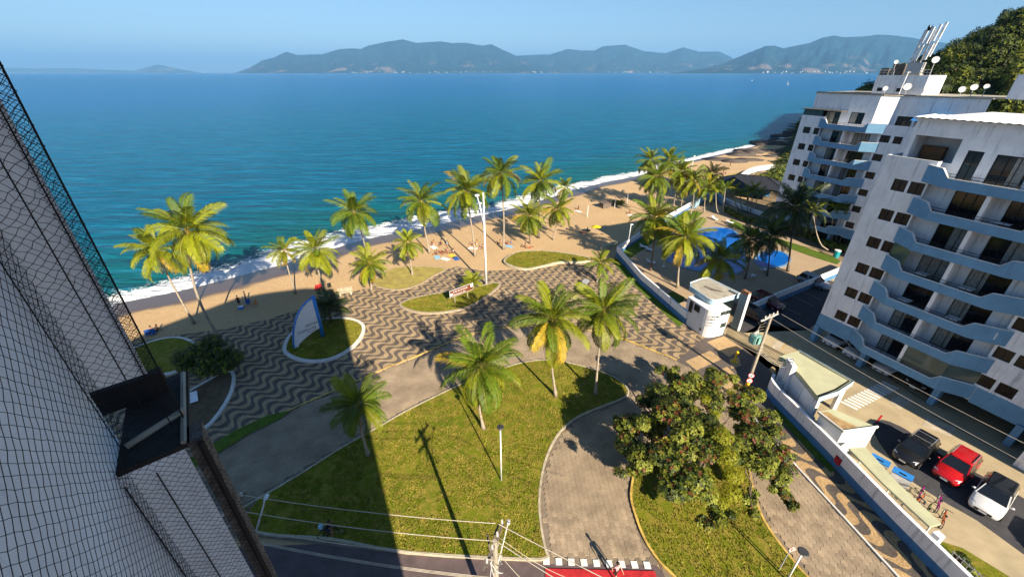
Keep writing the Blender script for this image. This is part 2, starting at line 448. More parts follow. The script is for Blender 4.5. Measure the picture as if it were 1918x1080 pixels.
# ---- beach sand with a wet strip
m, N, L = nodes_of('beach_sand'); b = N['Principled BSDF']; SANDM = m
geo = N.new('ShaderNodeNewGeometry'); P = geo.outputs['Position']
uvn = N.new('ShaderNodeUVMap'); uvn.uv_map = 'shore'
sep = N.new('ShaderNodeSeparateXYZ'); L.new(uvn.outputs[0], sep.inputs[0]); Vo = sep.outputs[1]
big = noise_(N, L, P, 0.12, 6, 0.6); fine = noise_(N, L, P, 2.6, 8, 0.7)
dry = mixc(N, L, maprange(N, L, big, 0.3, 0.7), (0.46, 0.315, 0.165), (0.54, 0.375, 0.200))
dry = mixc(N, L, maprange(N, L, fine, 0.35, 0.62, 0, 0.6), dry, (0.38, 0.255, 0.130))
wl = noise_(N, L, P, 0.14, 3, 0.5)
Vw = math_(N, L, 'ADD', Vo, math_(N, L, 'MULTIPLY', math_(N, L, 'SUBTRACT', wl, 0.5), 5.0))
wet = maprange(N, L, Vw, -7.0, -5.2)
L.new(mixc(N, L, wet, dry, (0.115, 0.080, 0.060)), b.inputs['Base Color'])
L.new(math_(N, L, 'SUBTRACT', 0.95, math_(N, L, 'MULTIPLY', wet, 0.62)), b.inputs['Roughness'])
bp = N.new('ShaderNodeBump'); bp.inputs['Distance'].default_value = 0.12
L.new(math_(N, L, 'SUBTRACT', 0.75, math_(N, L, 'MULTIPLY', wet, 0.7)), bp.inputs['Strength'])
L.new(noise_(N, L, P, 1.7, 6, 0.65), bp.inputs['Height']); L.new(bp.outputs[0], b.inputs['Normal'])
def sand_z(V): return -0.05 if V < -6 else (-0.05 - 0.55 * ((V + 6) / 6) ** 1.2 if V < 0 else -0.6 - 0.09 * V)
shore_grid('beach', [-75, -60, -45, -30, -20, -14, -10, -8, -6, -5, -4, -3, -2, -1, 0, 2, 6, 12], lambda V, U_: sand_z(V), SANDM, 'golden beach sand with a dark wet strip')

# ---- ground below everything (reaches back under the houses and out to the hill)
EARTH = mat('bare_earth', (0.20, 0.15, 0.09), 0.95, 0.25, 0.4, bump=0.2)
gpoly = [(-75, -120), (420, -120), (420, 330), (255, 275), (160, 205), (118, 172), (100, 150), (70, 126), (40, 92), (14, 70), (-14, 52), (-34, 38), (-60, 20), (-75, 0)]
sheet('ground', gpoly, -0.12, EARTH, 'bare ground under the town and hillside')

# ---- wave mosaic pavements
def mosaic(name, ang, per, lam, amp, light, dark, stone=9.0, ph=0.0):
    m, N, L = nodes_of(name); b = N['Principled BSDF']
    geo = N.new('ShaderNodeNewGeometry'); P = geo.outputs['Position']
    warp = N.new('ShaderNodeTexNoise'); warp.inputs['Scale'].default_value = 0.7; warp.inputs['Detail'].default_value = 2
    L.new(P, warp.inputs['Vector'])
    vm = N.new('ShaderNodeVectorMath'); vm.operation = 'MULTIPLY_ADD'; L.new(warp.outputs['Color'], vm.inputs[0]); vm.inputs[1].default_value = (0.14, 0.14, 0); L.new(P, vm.inputs[2])
    sp = N.new('ShaderNodeSeparateXYZ'); L.new(mapping(N, L, vm.outputs[0], (1, 1, 1), (0, 0, -radians(ang))), sp.inputs[0])
    v = math_(N, L, 'DIVIDE', sp.outputs[0], per); u = math_(N, L, 'MULTIPLY', sp.outputs[1], 2 * pi / lam)
    sn = math_(N, L, 'SINE', u)
    s = math_(N, L, 'MULTIPLY', math_(N, L, 'DIVIDE', sn, math_(N, L, 'SQRT', math_(N, L, 'ADD', 0.38, math_(N, L, 'MULTIPLY', math_(N, L, 'MULTIPLY', sn, sn), 0.62)))), amp / per)
    fr = math_(N, L, 'FRACT', math_(N, L, 'ADD', math_(N, L, 'ADD', v, s), 50.0 + ph))
    isd = math_(N, L, 'LESS_THAN', fr, 0.50)
    vor = N.new('ShaderNodeTexVoronoi'); vor.inputs['Scale'].default_value = stone; L.new(P, vor.inputs['Vector'])
    tone = maprange(N, L, vor.outputs['Distance'], 0.0, 0.75, 1.12, 0.70)
    big = maprange(N, L, noise_(N, L, P, 0.5, 6, 0.65), 0.3, 0.7, 0.80, 1.14)
    col = mixc(N, L, isd, light, dark)
    mm = N.new('ShaderNodeVectorMath'); mm.operation = 'SCALE'; L.new(col, mm.inputs[0]); L.new(math_(N, L, 'MULTIPLY', tone, big), mm.inputs['Scale'])
    L.new(mm.outputs[0], b.inputs['Base Color']); b.inputs['Roughness'].default_value = 0.85; b.inputs['Specular IOR Level'].default_value = 0.25
    bp = N.new('ShaderNodeBump'); bp.inputs['Strength'].default_value = 0.4; bp.inputs['Distance'].default_value = 0.02
    L.new(vor.outputs['Distance'], bp.inputs['Height']); bp.invert = True; L.new(bp.outputs[0], b.inputs['Normal'])
    return m
MOSA = mosaic('wave_mosaic', -28, 1.2, 2.3, 0.62, (0.44, 0.32, 0.185), (0.145, 0.118, 0.098))
MOSB = mosaic('large_wave_mosaic', -66, 1.5, 2.4, 0.62, (0.50, 0.335, 0.165), (0.12, 0.10, 0.085), ph=0.3)
PLAINT = mat('tan_mosaic', (0.44, 0.30, 0.155), 0.85, 0.18, 4, bump=0.2, bscale=20)
PLAIND = mat('grey_mosaic', (0.115, 0.095, 0.085), 0.85, 0.2, 4, bump=0.2, bscale=20)

ROADM = mat('road_bed', (0.20, 0.16, 0.12), 0.95, 0.25, 1.0, bump=0.2, bscale=20)
prom_px = [(90, 690), (200, 655), (262, 640), (330, 627), (420, 616), (500, 598), (560, 579), (600, 564), (640, 551), (700, 536), (722, 520), (780, 512), (832, 505), (856, 499), (905, 507), (942, 506), (1000, 502), (1060, 496), (1108, 490), (1152, 481),
           (1196, 528), (1240, 566), (1281, 607), (1316, 634), (1268, 674), (1235, 661), (1195, 644), (1155, 630), (1100, 618), (1050, 613), (1000, 611), (930, 615), (865, 632), (790, 663), (720, 691), (640, 726), (560, 760), (470, 804), (380, 856), (330, 884), (200, 900), (60, 800)]
promenade = sheet('promenade', GP(prom_px, 0.10), 0.10, MOSA, 'promenade of beige and dark wave mosaic', thick=0.3)
road_px = [(100, 1060), (300, 960), (330, 884), (380, 856), (470, 804), (560, 760), (640, 726), (720, 691), (790, 663), (865, 632), (930, 615), (1000, 611), (1050, 613), (1100, 618), (1155, 630), (1235, 661), (1290, 685), (1380, 745), (1481, 858), (1560, 943), (1640, 1030), (1690, 1085), (1730, 1200), (1500, 1300), (1260, 1110), (1235, 1057), (1030, 1055), (700, 1030), (470, 1003)]
road_poly = GP(road_px)
road = sheet('road', road_poly, 0.0, ROADM, 'road of worn hexagonal concrete pavers')
st = sheet('street', [(-60, 20), (-34, 15.6), (-20, 15.2), (-9.6, 15.6), (-3.4, 15.0), (1.9, 14.6), (8.9, 14.4), (12, 9), (14, -40), (-60, -40)], -0.006, STREET, 'old purple grey asphalt street')

# ---- grass
m, N, L = nodes_of('lawn'); b = N['Principled BSDF']; GRASSM = m
geo = N.new('ShaderNodeNewGeometry'); P = geo.outputs['Position']
a1 = noise_(N, L, P, 0.28, 5, 0.6); a2 = noise_(N, L, P, 1.7, 7, 0.68); a3 = noise_(N, L, P, 9.0, 5, 0.7)
g = mixc(N, L, maprange(N, L, a1, 0.3, 0.7), (0.120, 0.160, 0.006), (0.200, 0.210, 0.012))
g = mixc(N, L, maprange(N, L, a2, 0.42, 0.62, 0, 0.9), g, (0.31, 0.235, 0.045))
g = mixc(N, L, maprange(N, L, a3, 0.38, 0.62, 0, 0.55), g, (0.070, 0.088, 0.007))
L.new(g, b.inputs['Base Color']); b.inputs['Roughness'].default_value = 0.9; b.inputs['Specular IOR Level'].default_value = 0.15
bp = N.new('ShaderNodeBump'); bp.inputs['Strength'].default_value = 0.8; bp.inputs['Distance'].default_value = 0.06
L.new(noise_(N, L, P, 14, 4, 0.7), bp.inputs['Height']); L.new(bp.outputs[0], b.inputs['Normal'])
DRYG = mat('dry_grass', (0.34, 0.255, 0.085), 0.95, 0.25, 1.2, col2=(0.29, 0.25, 0.06), bump=0.5, bscale=14, detail=8)
GRBL = mat('grass_blade', (0.145, 0.150, 0.012), 0.8, 0.45, 0.9, col2=(0.25, 0.21, 0.035), trans=0.2)
BED = mat('planting_bed_earth', (0.12, 0.085, 0.05), 0.95, 0.3, 2, bump=0.4)
GRASSK = mat('lush_lawn', (0.075, 0.125, 0.008), 0.9, 0.3, 2.5, bump=0.5, bscale=14)

def island(name, px, label, kerbm, klabel, m=GRASSM, kw=0.15, h=0.14, z0=0.0, n=5, gap=0.0):
    loop = smooth_loop(GP(px, z0), n)
    if sum(loop[i][0] * loop[(i + 1) % len(loop)][1] - loop[(i + 1) % len(loop)][0] * loop[i][1] for i in range(len(loop))) < 0: loop = loop[::-1]
    inner = offset_path(loop, kw)
    bm = MB(); strip_wall(bm, loop, kw, z0 - 0.02, z0 + h)
    k = bm.build(name.replace('lawn', 'kerb').replace('bed', 'kerb'), kerbm); struct(k, klabel)
    sheet(name, inner, z0 + h - 0.03, m, label)
    return inner
big_px = [(446, 962), (472, 941), (558, 890), (640, 838), (713, 797), (760, 770), (820, 740), (880, 712), (940, 690), (990, 677), (1037, 675), (1096, 687), (1150, 706), (1176, 728), (1172, 745), (1126, 764), (1084, 782), (1052, 808), (1030, 845), (1017, 890), (1012, 940), (1016, 990), (1024, 1030), (1026, 1046), (980, 1050), (760, 1037), (620, 1012), (480, 1000)]
big_in = island('lawn', big_px, 'large sunlit lawn island with a rounded point', KERB, 'low concrete kerb round the large lawn', n=3)
right_px = [(1182, 905), (1180, 935), (1190, 972), (1206, 1012), (1232, 1052), (1262, 1082), (1330, 1150), (1440, 1150), (1530, 1110), (1498, 1064), (1455, 1010), (1425, 960), (1408, 900), (1395, 850), (1350, 808), (1290, 800), (1225, 830), (1192, 868)]
right_in = island('lawn', right_px, 'lawn island under the spreading broadleaf tree', KERBY, 'faded yellow kerb round the tree lawn', n=3)
sail_in = island('lawn', [(530, 655), (537, 667), (560, 677), (590, 680), (625, 674), (658, 656), (680, 632), (684, 612), (670, 601), (642, 596), (605, 599), (568, 611), (541, 630)], 'oval lawn round the white sail monument', KERBW, 'whitewashed kerb round the sail lawn', kw=0.38, h=0.22, z0=0.1)
sign_in = island('lawn', [(748, 571), (757, 580), (790, 588), (832, 587), (878, 577), (912, 558), (938, 535), (925, 530), (905, 535), (878, 539), (850, 545), (800, 553), (765, 562)], 'leaf shaped lawn holding the brown sign', STONE, 'rubble stone kerb round the sign lawn', kw=0.3, h=0.2, z0=0.1)
isl_in = island('lawn', [(944, 489), (952, 499), (984, 507), (1018, 501), (1048, 494), (1080, 494), (1104, 491), (1102, 485), (1075, 479), (1040, 474), (1004, 472), (968, 475)], 'kidney shaped lawn at the edge of the sand', KERB, 'rounded kerb round the kidney lawn', kw=0.25, h=0.35, z0=0.05)
dry_in = island('lawn', [(698, 530), (714, 540), (750, 544), (788, 533), (812, 518), (836, 505), (818, 500), (780, 499), (740, 501), (716, 513)], 'patch of dry yellow grass by the sand', STONE, 'rubble stone edging of the dry grass', m=DRYG, kw=0.2, h=0.12, z0=0.08)
bed1 = island('bed', [(225, 668), (262, 648), (300, 636), (335, 632), (364, 641), (380, 662), (350, 690), (300, 705), (250, 700)], 'shaded grass bed by the beach behind the dark tree', KERBW, 'whitewashed kerb round the shaded grass bed', kw=0.3, h=0.2, z0=0.1)
bed2 = island('bed', [(330, 760), (352, 735), (392, 712), (425, 695), (441, 702), (436, 738), (404, 788), (365, 818), (330, 840), (300, 810)], 'bare earth bed with the tilted white panel', KERBW, 'whitewashed kerb round the bare earth bed', m=BED, kw=0.3, h=0.2, z0=0.1)
verge = GP([(528, 782), (470, 810), (380, 866), (330, 896), (330, 876), (380, 842), (440, 806), (500, 778), (545, 768)], 0.1)
sheet('verge', verge, 0.13, GRASSK, 'strip of grass between mosaic and road')
kb = MB(); strip_wall(kb, smooth_loop(GP([(330, 884), (380, 856), (470, 804), (560, 760), (640, 726), (720, 691), (790, 663), (865, 632), (930, 615), (1000, 611), (1050, 613), (1100, 618), (1155, 630), (1235, 661), (1268, 674)], 0.1), 4, False), 0.14, -0.02, 0.125, closed=False)
struct(kb.build('kerb', KERBY), 'faded yellow kerb between promenade and road')

# grass blades: short tufts over the lawns that show in the picture
def blades(name, polys, dens, m, label, h=(0.05, 0.13)):
    mb = MB(); rnd = random.Random(3)
    for poly, z in polys:
        xs = [p[0] for p in poly]; ys = [p[1] for p in poly]
        n = int((max(xs) - min(xs)) * (max(ys) - min(ys)) * dens)
        for _ in range(n):
            x = rnd.uniform(min(xs), max(xs)); y = rnd.uniform(min(ys), max(ys))
            if y < 12.5 or noise.noise((x * 0.6, y * 0.6, 0)) < -0.28 or not inside(x, y, poly): continue
            a = rnd.uniform(0, 2 * pi); hh = rnd.uniform(*h); w = 0.045; le = hh * 0.7
            ca, sa = cos(a), sin(a); b_ = a + rnd.uniform(-1.2, 1.2)
            mb.add([(x - ca * w, y - sa * w, z), (x + ca * w, y + sa * w, z), (x - sin(b_) * le, y + cos(b_) * le, z + hh)], [(0, 1, 2)])
    return tag(mb.build(name, m), label, None, None, 'stuff')
blades('grass', [(big_in, 0.11), (right_in, 0.11), (sail_in, 0.29), (sign_in, 0.27), (isl_in, 0.37)], 75, GRBL, 'short uneven grass on the lawn islands')

# ---- hexagonal pavers on the road
islands_ = [smooth_loop(GP(big_px), 3), smooth_loop(GP(right_px), 3)]
PITCHX = 0.40
PAVM = mat('concrete_paver', (0.31, 0.24, 0.165), 0.9, 0.26, 0.55, rnd=0.16, bump=0.3, bscale=25, detail=8)
hexR = PITCHX / sqrt(3) * 0.985
hx = [(hexR * sin(pi / 3 * k), hexR * cos(pi / 3 * k)) for k in range(6)]
pv = MB(); pv.v = [(x * 0.93, y * 0.93, 0.03) for x, y in hx] + [(x, y, 0.018) for x, y in hx] + [(x, y, 0.0) for x, y in hx]
pv.f = [(5, 4, 3, 2, 1, 0)[::1]] + [(i, (i + 1) % 6, (i + 1) % 6 + 6, i + 6) for i in range(6)] + [(i + 6, (i + 1) % 6 + 6, (i + 1) % 6 + 12, i + 12) for i in range(6)]
pv.m = [0] * len(pv.f)
pave_me = pv.mesh('paver', PAVM)
if pave_me.polygons[0].normal.z < 0: pave_me.flip_normals()
pc = []
rot = radians(-28); rcx, rcy = cos(rot), sin(rot)
minx, maxx = min(p[0] for p in road_poly), max(p[0] for p in road_poly)
rj = random.Random(5)
for j in range(-10, 170):
    for i in range(-160, 160):
        X = (i + 0.5 * (j % 2)) * PITCHX; Y = j * PITCHX * 0.8660254
        x = X * rcx - Y * rcy; y = X * rcy + Y * rcx + 12.0
        if y < 13.2 or y > 50 or abs(x) > 46 or (y < 14.6 and x < 9.5): continue
        if not inside(x, y, road_poly): continue
        if any(inside(x, y, q) for q in islands_): continue
        if edge_dist(x, y, road_poly) < 0.24 or min(edge_dist(x, y, q) for q in islands_) < 0.24: continue
        # is it in the picture at all?
        dep = y * _c + EYE * _s; uu = 959 + FPX * x / dep; vv = 540 - FPX * (y * _s - EYE * _c) / dep
        if uu < 340 or uu > 1990 or vv > 1130: continue
        pc.append((dep, x, y))
pc.sort()
pm = MB()
for k, (d_, x, y) in enumerate(pc):
    dz = rj.uniform(-0.006, 0.006)
    if k < 300:
        o = link('paver', pave_me, road, (x, y, 0.004 + dz), rot + rj.uniform(-0.02, 0.02))
    else:
        a = rot; ca, sa = cos(a), sin(a)
        pm.add([(x + p[0] * ca - p[1] * sa, y + p[0] * sa + p[1] * ca, p[2] + 0.004 + dz) for p in pv.v], pv.f)
o = pm.build('paver_field', PAVM, road); o['kind'] = 'stuff'

# red crossing at the bottom with its white squares
xr = [(2.05, 14.0), (8.75, 13.85), (8.9, 11.2), (1.9, 11.2)]
red = sheet('crossing', xr, 0.045, RED, None, parent=road)
sq = MB(); sq.box((0, 0, 0.004), (0.40, 0.42, 0.008)); sqm = sq.mesh('white_square', WPAINT)
for k in range(9): link('white_square', sqm, road, (2.15 + 0.78 * k, 14.42 - 0.03 * k, 0.04), rj.uniform(-0.06, 0.06))

# driveway panels in front of the gate and the sidewalk along the blue wall
pan_px = [(1316, 634), (1357, 627), (1392, 650), (1440, 690), (1450, 712), (1462, 760), (1500, 820), (1481, 858), (1380, 745), (1290, 685), (1268, 674)]
sheet('driveway', GP(pan_px, 0.1), 0.085, PLAIND, 'driveway before the gate in grey mosaic', thick=0.2)
for px in ([(1324, 640), (1356, 629), (1392, 652), (1366, 668)], [(1284, 676), (1330, 656), (1352, 672), (1305, 693)], [(1366, 672), (1384, 668), (1388, 684), (1370, 690)], [(1322, 702), (1362, 686), (1394, 718), (1376, 738), (1352, 722)], [(1440, 690), (1450, 684), (1454, 696), (1446, 702)]):
    sheet('pavement_panel', GP(px, 0.1), 0.09, PLAINT, 'tan mosaic panel of the driveway')
side_px = [(1462, 822), (1500, 818), (1560, 868), (1640, 950), (1720, 1030), (1790, 1110), (1740, 1130), (1690, 1085), (1640, 1030), (1560, 943), (1481, 858)]
sheet('sidewalk', GP(side_px, 0.1), 0.10, MOSB, 'sidewalk of large wave mosaic beside the blue wall', thick=0.25)
kb = MB(); strip_wall(kb, smooth_loop(GP([(1380, 745), (1430, 800), (1481, 858), (1560, 943), (1640, 1030), (1690, 1085), (1720, 1130)], 0.1), 4, False)[::-1], 0.14, -0.02, 0.13, closed=False)
struct(kb.build('kerb', KERBW), 'white kerb of the wave mosaic sidewalk')
sheet('verge', GP([(1448, 740), (1462, 745), (1500, 800), (1535, 845), (1565, 880), (1556, 884), (1510, 838), (1470, 795), (1452, 765)], 0.12), 0.125, GRASSK, 'narrow grass strip at the foot of the blue wall')
sheet('verge', GP([(1153, 482), (1195, 524), (1240, 566), (1281, 604), (1272, 612), (1228, 572), (1188, 534), (1148, 492)], 0.12), 0.125, GRASSK, 'narrow grass strip at the foot of the pool wall')

# ---- condominium court, parking, pool deck
court = sheet('court', [(24.3, 39.6), (26.4, 41.2), (45.5, 53.0), (56, 60), (75, 45), (75, -20), (28.0, -20), (25.9, 13), (25.2, 18), (24.6, 23.5), (24.4, 27.5), (27.9, 33.6)], 0.03, CONC, 'sunlit concrete court of the condominium')
sheet('parking', [(25.6, 41.0), (46.2, 53.6), (50.0, 50.5), (35.0, 40.2), (30.4, 41.6), (27.2, 39.6)], 0.036, ASPH, 'dark asphalt parking bays behind the gate')
sheet('parking', smooth_loop(GP([(1634, 806), (1652, 786), (1700, 806), (1740, 838), (1810, 876), (1880, 912), (1960, 960), (2060, 1040), (1960, 1060), (1830, 975), (1760, 935), (1690, 885)]), 3), 0.036, ASPH, 'dark asphalt bays under the parked cars')
deck_px = [(1158, 476), (1224, 428), (1290, 391), (1330, 384), (1400, 405), (1470, 440), (1600, 500), (1600, 530), (1560, 512), (1480, 545), (1405, 580), (1360, 560), (1285, 604), (1240, 562), (1196, 522)]
m, N, L = nodes_of('pool_paving'); b = N['Principled BSDF']; geo = N.new('ShaderNodeNewGeometry'); P = geo.outputs['Position']
br = N.new('ShaderNodeTexBrick'); br.inputs['Scale'].default_value = 1.6; br.inputs['Mortar Size'].default_value = 0.03
br.inputs['Color1'].default_value = (0.47, 0.35, 0.22, 1); br.inputs['Color2'].default_value = (0.40, 0.29, 0.18, 1); br.inputs['Mortar'].default_value = (0.27, 0.20, 0.13, 1)
L.new(mapping(N, L, P, (1, 1, 1), (0, 0, radians(30))), br.inputs['Vector'])
L.new(mixc(N, L, maprange(N, L, noise_(N, L, P, 0.4, 5), 0.35, 0.65, 0, 0.4), br.outputs[0], (0.33, 0.245, 0.16)), b.inputs['Base Color']); b.inputs['Roughness'].default_value = 0.85
sheet('pool_deck', GP(deck_px, 0.05), 0.05, m, 'beige stone paving round the pool')

# ---- distant mountains
def mountain(name, prof, D, depth, m, label, seed, spur=0.42):
    us = [p[0] for p in prof]
    def prof_v(u):
        for i in range(len(prof) - 1):
            if prof[i][0] <= u <= prof[i + 1][0]:
                t = (u - prof[i][0]) / (prof[i + 1][0] - prof[i][0]); return prof[i][1] + (prof[i + 1][1] - prof[i][1]) * t
        return 136.5
    n = int((us[-1] - us[0]) / 2.2); R = 16; vs = []; fs = []
    for i in range(n + 1):
        u = us[0] + (us[-1] - us[0]) * i / n
        d = ray(u, prof_v(u)); t = D / d.y; ridge = max(0, EYE + d.z * t + noise.noise((u * 0.13, seed, 0)) * D * 0.0006 + noise.noise((u * 0.5, seed, 3)) * D * 0.0003)
        hz = ray(u, 136.0); azx = hz.x / hz.y
        for j in range(R + 1):
            w = j / R; q = w if j < R else 1.0
            y = D - depth * (1 - w)
            sp = noise.fractal((u * 0.035, w * 2.2, seed), 0.85, 2.1, 6)
            z = ridge * min(1.0, max(0.0, q ** 0.85 * (1 - spur * (1 - w) + spur * 1.6 * sp * (1 - w) * w ** 0.3)))
            if j == 0: z = -2
            vs.append((azx * y, y, z))
        vs.append((azx * (D + depth * 0.5), D + depth * 0.5, -2))
    K = R + 2
    for i in range(n):
        for j in range(K - 1): fs.append((i * K + j, (i + 1) * K + j, (i + 1) * K + j + 1, i * K + j + 1))
    me = bpy.data.meshes.new(name); me.from_pydata(vs, [], fs); me.materials.append(m)
    me.polygons.foreach_set('use_smooth', [True] * len(me.polygons))
    return struct(link(name, me), label)
m, N, L = nodes_of('forested_mountain'); b = N['Principled BSDF']; geo = N.new('ShaderNodeNewGeometry'); P = geo.outputs['Position']
sp = N.new('ShaderNodeSeparateXYZ'); L.new(P, sp.inputs[0])
low = maprange(N, L, sp.outputs[2], 730, 90)
rock = math_(N, L, 'MULTIPLY', maprange(N, L, noise_(N, L, mapping(N, L, P, (0.0012, 0.0007, 0.0022)), 1.0, 6, 0.65), 0.56, 0.64), low)
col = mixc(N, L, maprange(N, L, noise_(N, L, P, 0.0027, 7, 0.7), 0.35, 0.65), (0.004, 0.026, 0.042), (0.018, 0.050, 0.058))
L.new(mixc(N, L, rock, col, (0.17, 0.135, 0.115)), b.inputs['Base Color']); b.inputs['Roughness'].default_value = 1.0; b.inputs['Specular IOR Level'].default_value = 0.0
MOUNT = m
mountain('mountain', [(440, 137), (470, 127), (498, 113), (520, 108), (545, 97), (562, 103), (610, 102), (640, 93), (664, 91), (682, 92), (700, 85), (730, 79), (762, 74), (785, 81), (812, 79), (832, 78), (850, 81), (875, 80), (905, 86), (922, 83), (945, 95), (964, 104), (985, 110), (1010, 122), (1040, 132), (1075, 137)], 25000, 5000, MOUNT, 'long hazy blue island ridge with a small peak', 1.3)
mountain('mountain', [(930, 136), (965, 105), (1000, 103), (1030, 102), (1062, 92), (1085, 95), (1110, 95), (1125, 87), (1165, 84), (1200, 96), (1240, 100), (1272, 89), (1300, 97), (1340, 97), (1362, 107), (1390, 124), (1420, 137)], 28000, 4600, MOUNT, 'pale rounded ridges between the two larger mountains', 5.1)
mountain('mountain', [(1255, 137), (1300, 131), (1345, 121), (1370, 110), (1398, 97), (1422, 86), (1438, 86), (1455, 91), (1485, 84), (1500, 81), (1520, 71), (1540, 67), (1560, 70), (1590, 69), (1625, 65), (1660, 68), (1700, 74), (1740, 80), (1780, 86), (1850, 100), (1990, 120)], 19000, 4600, MOUNT, 'tall blue mountain with bare slopes above the bay', 9.7)
mountain('mountain', [(228, 137), (258, 132), (280, 126), (300, 121), (322, 126), (350, 132), (380, 137)], 36000, 1800, MOUNT, 'faint low islet on the horizon', 2.2)
mountain('mountain', [(-140, 137), (-80, 131), (0, 127), (70, 128), (140, 128), (200, 131), (260, 133), (330, 137)], 38500, 1500, MOUNT, 'very faint low coast at the edge of the horizon', 3.9)
# far shore towns, boats
tw = MB(); rt = random.Random(11)
for u0, u1, D, n in ((660, 1050, 19600, 60), (1120, 1360, 22900, 40), (1420, 1640, 13900, 34)):
    for _ in range(n):
        u = rt.uniform(u0, u1); h = ray(u, 136); y = D + rt.uniform(0, 700)
        w = rt.uniform(14, 36) * D / 20000
        tw.box((h.x / h.y * y, y, rt.uniform(6, 60)), (w, w, rt.uniform(14, 34)))
tag(tw.build('town_houses', WHITEC), 'scattered white houses of the far shore towns', None, None, 'stuff')

# ================================================================== BUILDINGS
def holed(mb, x0, x1, z0, z1, holes, y, depth=0.16, mi=0):
    xs = sorted({x0, x1, *[h[0] for h in holes], *[h[1] for h in holes]}); zs = sorted({z0, z1, *[h[2] for h in holes], *[h[3] for h in holes]})
    xs = [x for x in xs if x0 <= x <= x1]; zs = [z for z in zs if z0 <= z <= z1]
    for i in range(len(xs) - 1):
        for j in range(len(zs) - 1):
            cx, cz = (xs[i] + xs[i + 1]) / 2, (zs[j] + zs[j + 1]) / 2
            if any(h[0] < cx < h[1] and h[2] < cz < h[3] for h in holes): continue
            mb.quad((xs[i], y, zs[j]), (xs[i + 1], y, zs[j]), (xs[i + 1], y, zs[j + 1]), (xs[i], y, zs[j + 1]), mi)
    for a, b_, c, d in holes:
        e = y + depth
        mb.quad((a, y, c), (a, e, c), (b_, e, c), (b_, y, c), mi); mb.quad((a, y, d), (b_, y, d), (b_, e, d), (a, e, d), mi)
        mb.quad((a, y, c), (a, y, d), (a, e, d), (a, e, c), mi); mb.quad((b_, y, c), (b_, e, c), (b_, e, d), (b_, y, d), mi)
_wcache = {}
def window_part(parent, x0, x1, z0, z1, y, pm=None, panels=2, frame=FRAME, bars=0, name='window', curtain=None, rz=0.0):
    """frame mesh in the hole with its pane as a sub-part"""
    w, h = x1 - x0, z1 - z0
    key = (round(w, 2), round(h, 2), panels, bars, frame.name)
    if key not in _wcache:
        f = MB(); t = 0.05
        f.box((w / 2, 0, t / 2), (w, 0.07, t)); f.box((w / 2, 0, h - t / 2), (w, 0.07, t))
        for k in range(panels + 1): f.box((t / 2 + (w - t) * k / panels, 0.0, h / 2), (t, 0.06, h - 2 * t))
        for k in range(bars): f.box((w / 2, 0.0, h * (k + 1) / (bars + 1)), (w - 2 * t, 0.045, 0.035))
        p = MB(); p.box((w / 2, 0.035, h / 2), (w - 0.02, 0.012, h - 0.02))
        _wcache[key] = (f.mesh(name + '_frame', frame), p, {})
    fm, p, pms = _wcache[key]
    pm = pm or GLASS
    if pm.name not in pms: pms[pm.name] = p.mesh('pane', pm)
    o = link(name, fm, parent, (x0, y, z0), rz)
    link('pane', pms[pm.name], o, (0, 0, 0))
    if curtain:
        c = MB(); rr = random.Random(int(x0 * 100 + z0 * 10))
        n = 10; x_a, x_b = curtain
        vs = []
        for i in range(n + 1):
            xx = w * (x_a + (x_b - x_a) * i / n); yy = 0.12 + 0.03 * (i % 2)
            vs += [(xx, -yy + 0.14, 0.06), (xx, -yy + 0.14, h - 0.1)]
        c.add(vs, [(2 * i, 2 * i + 2, 2 * i + 3, 2 * i + 1) for i in range(n)])
        c.build('curtain', CURT, o)
    return o

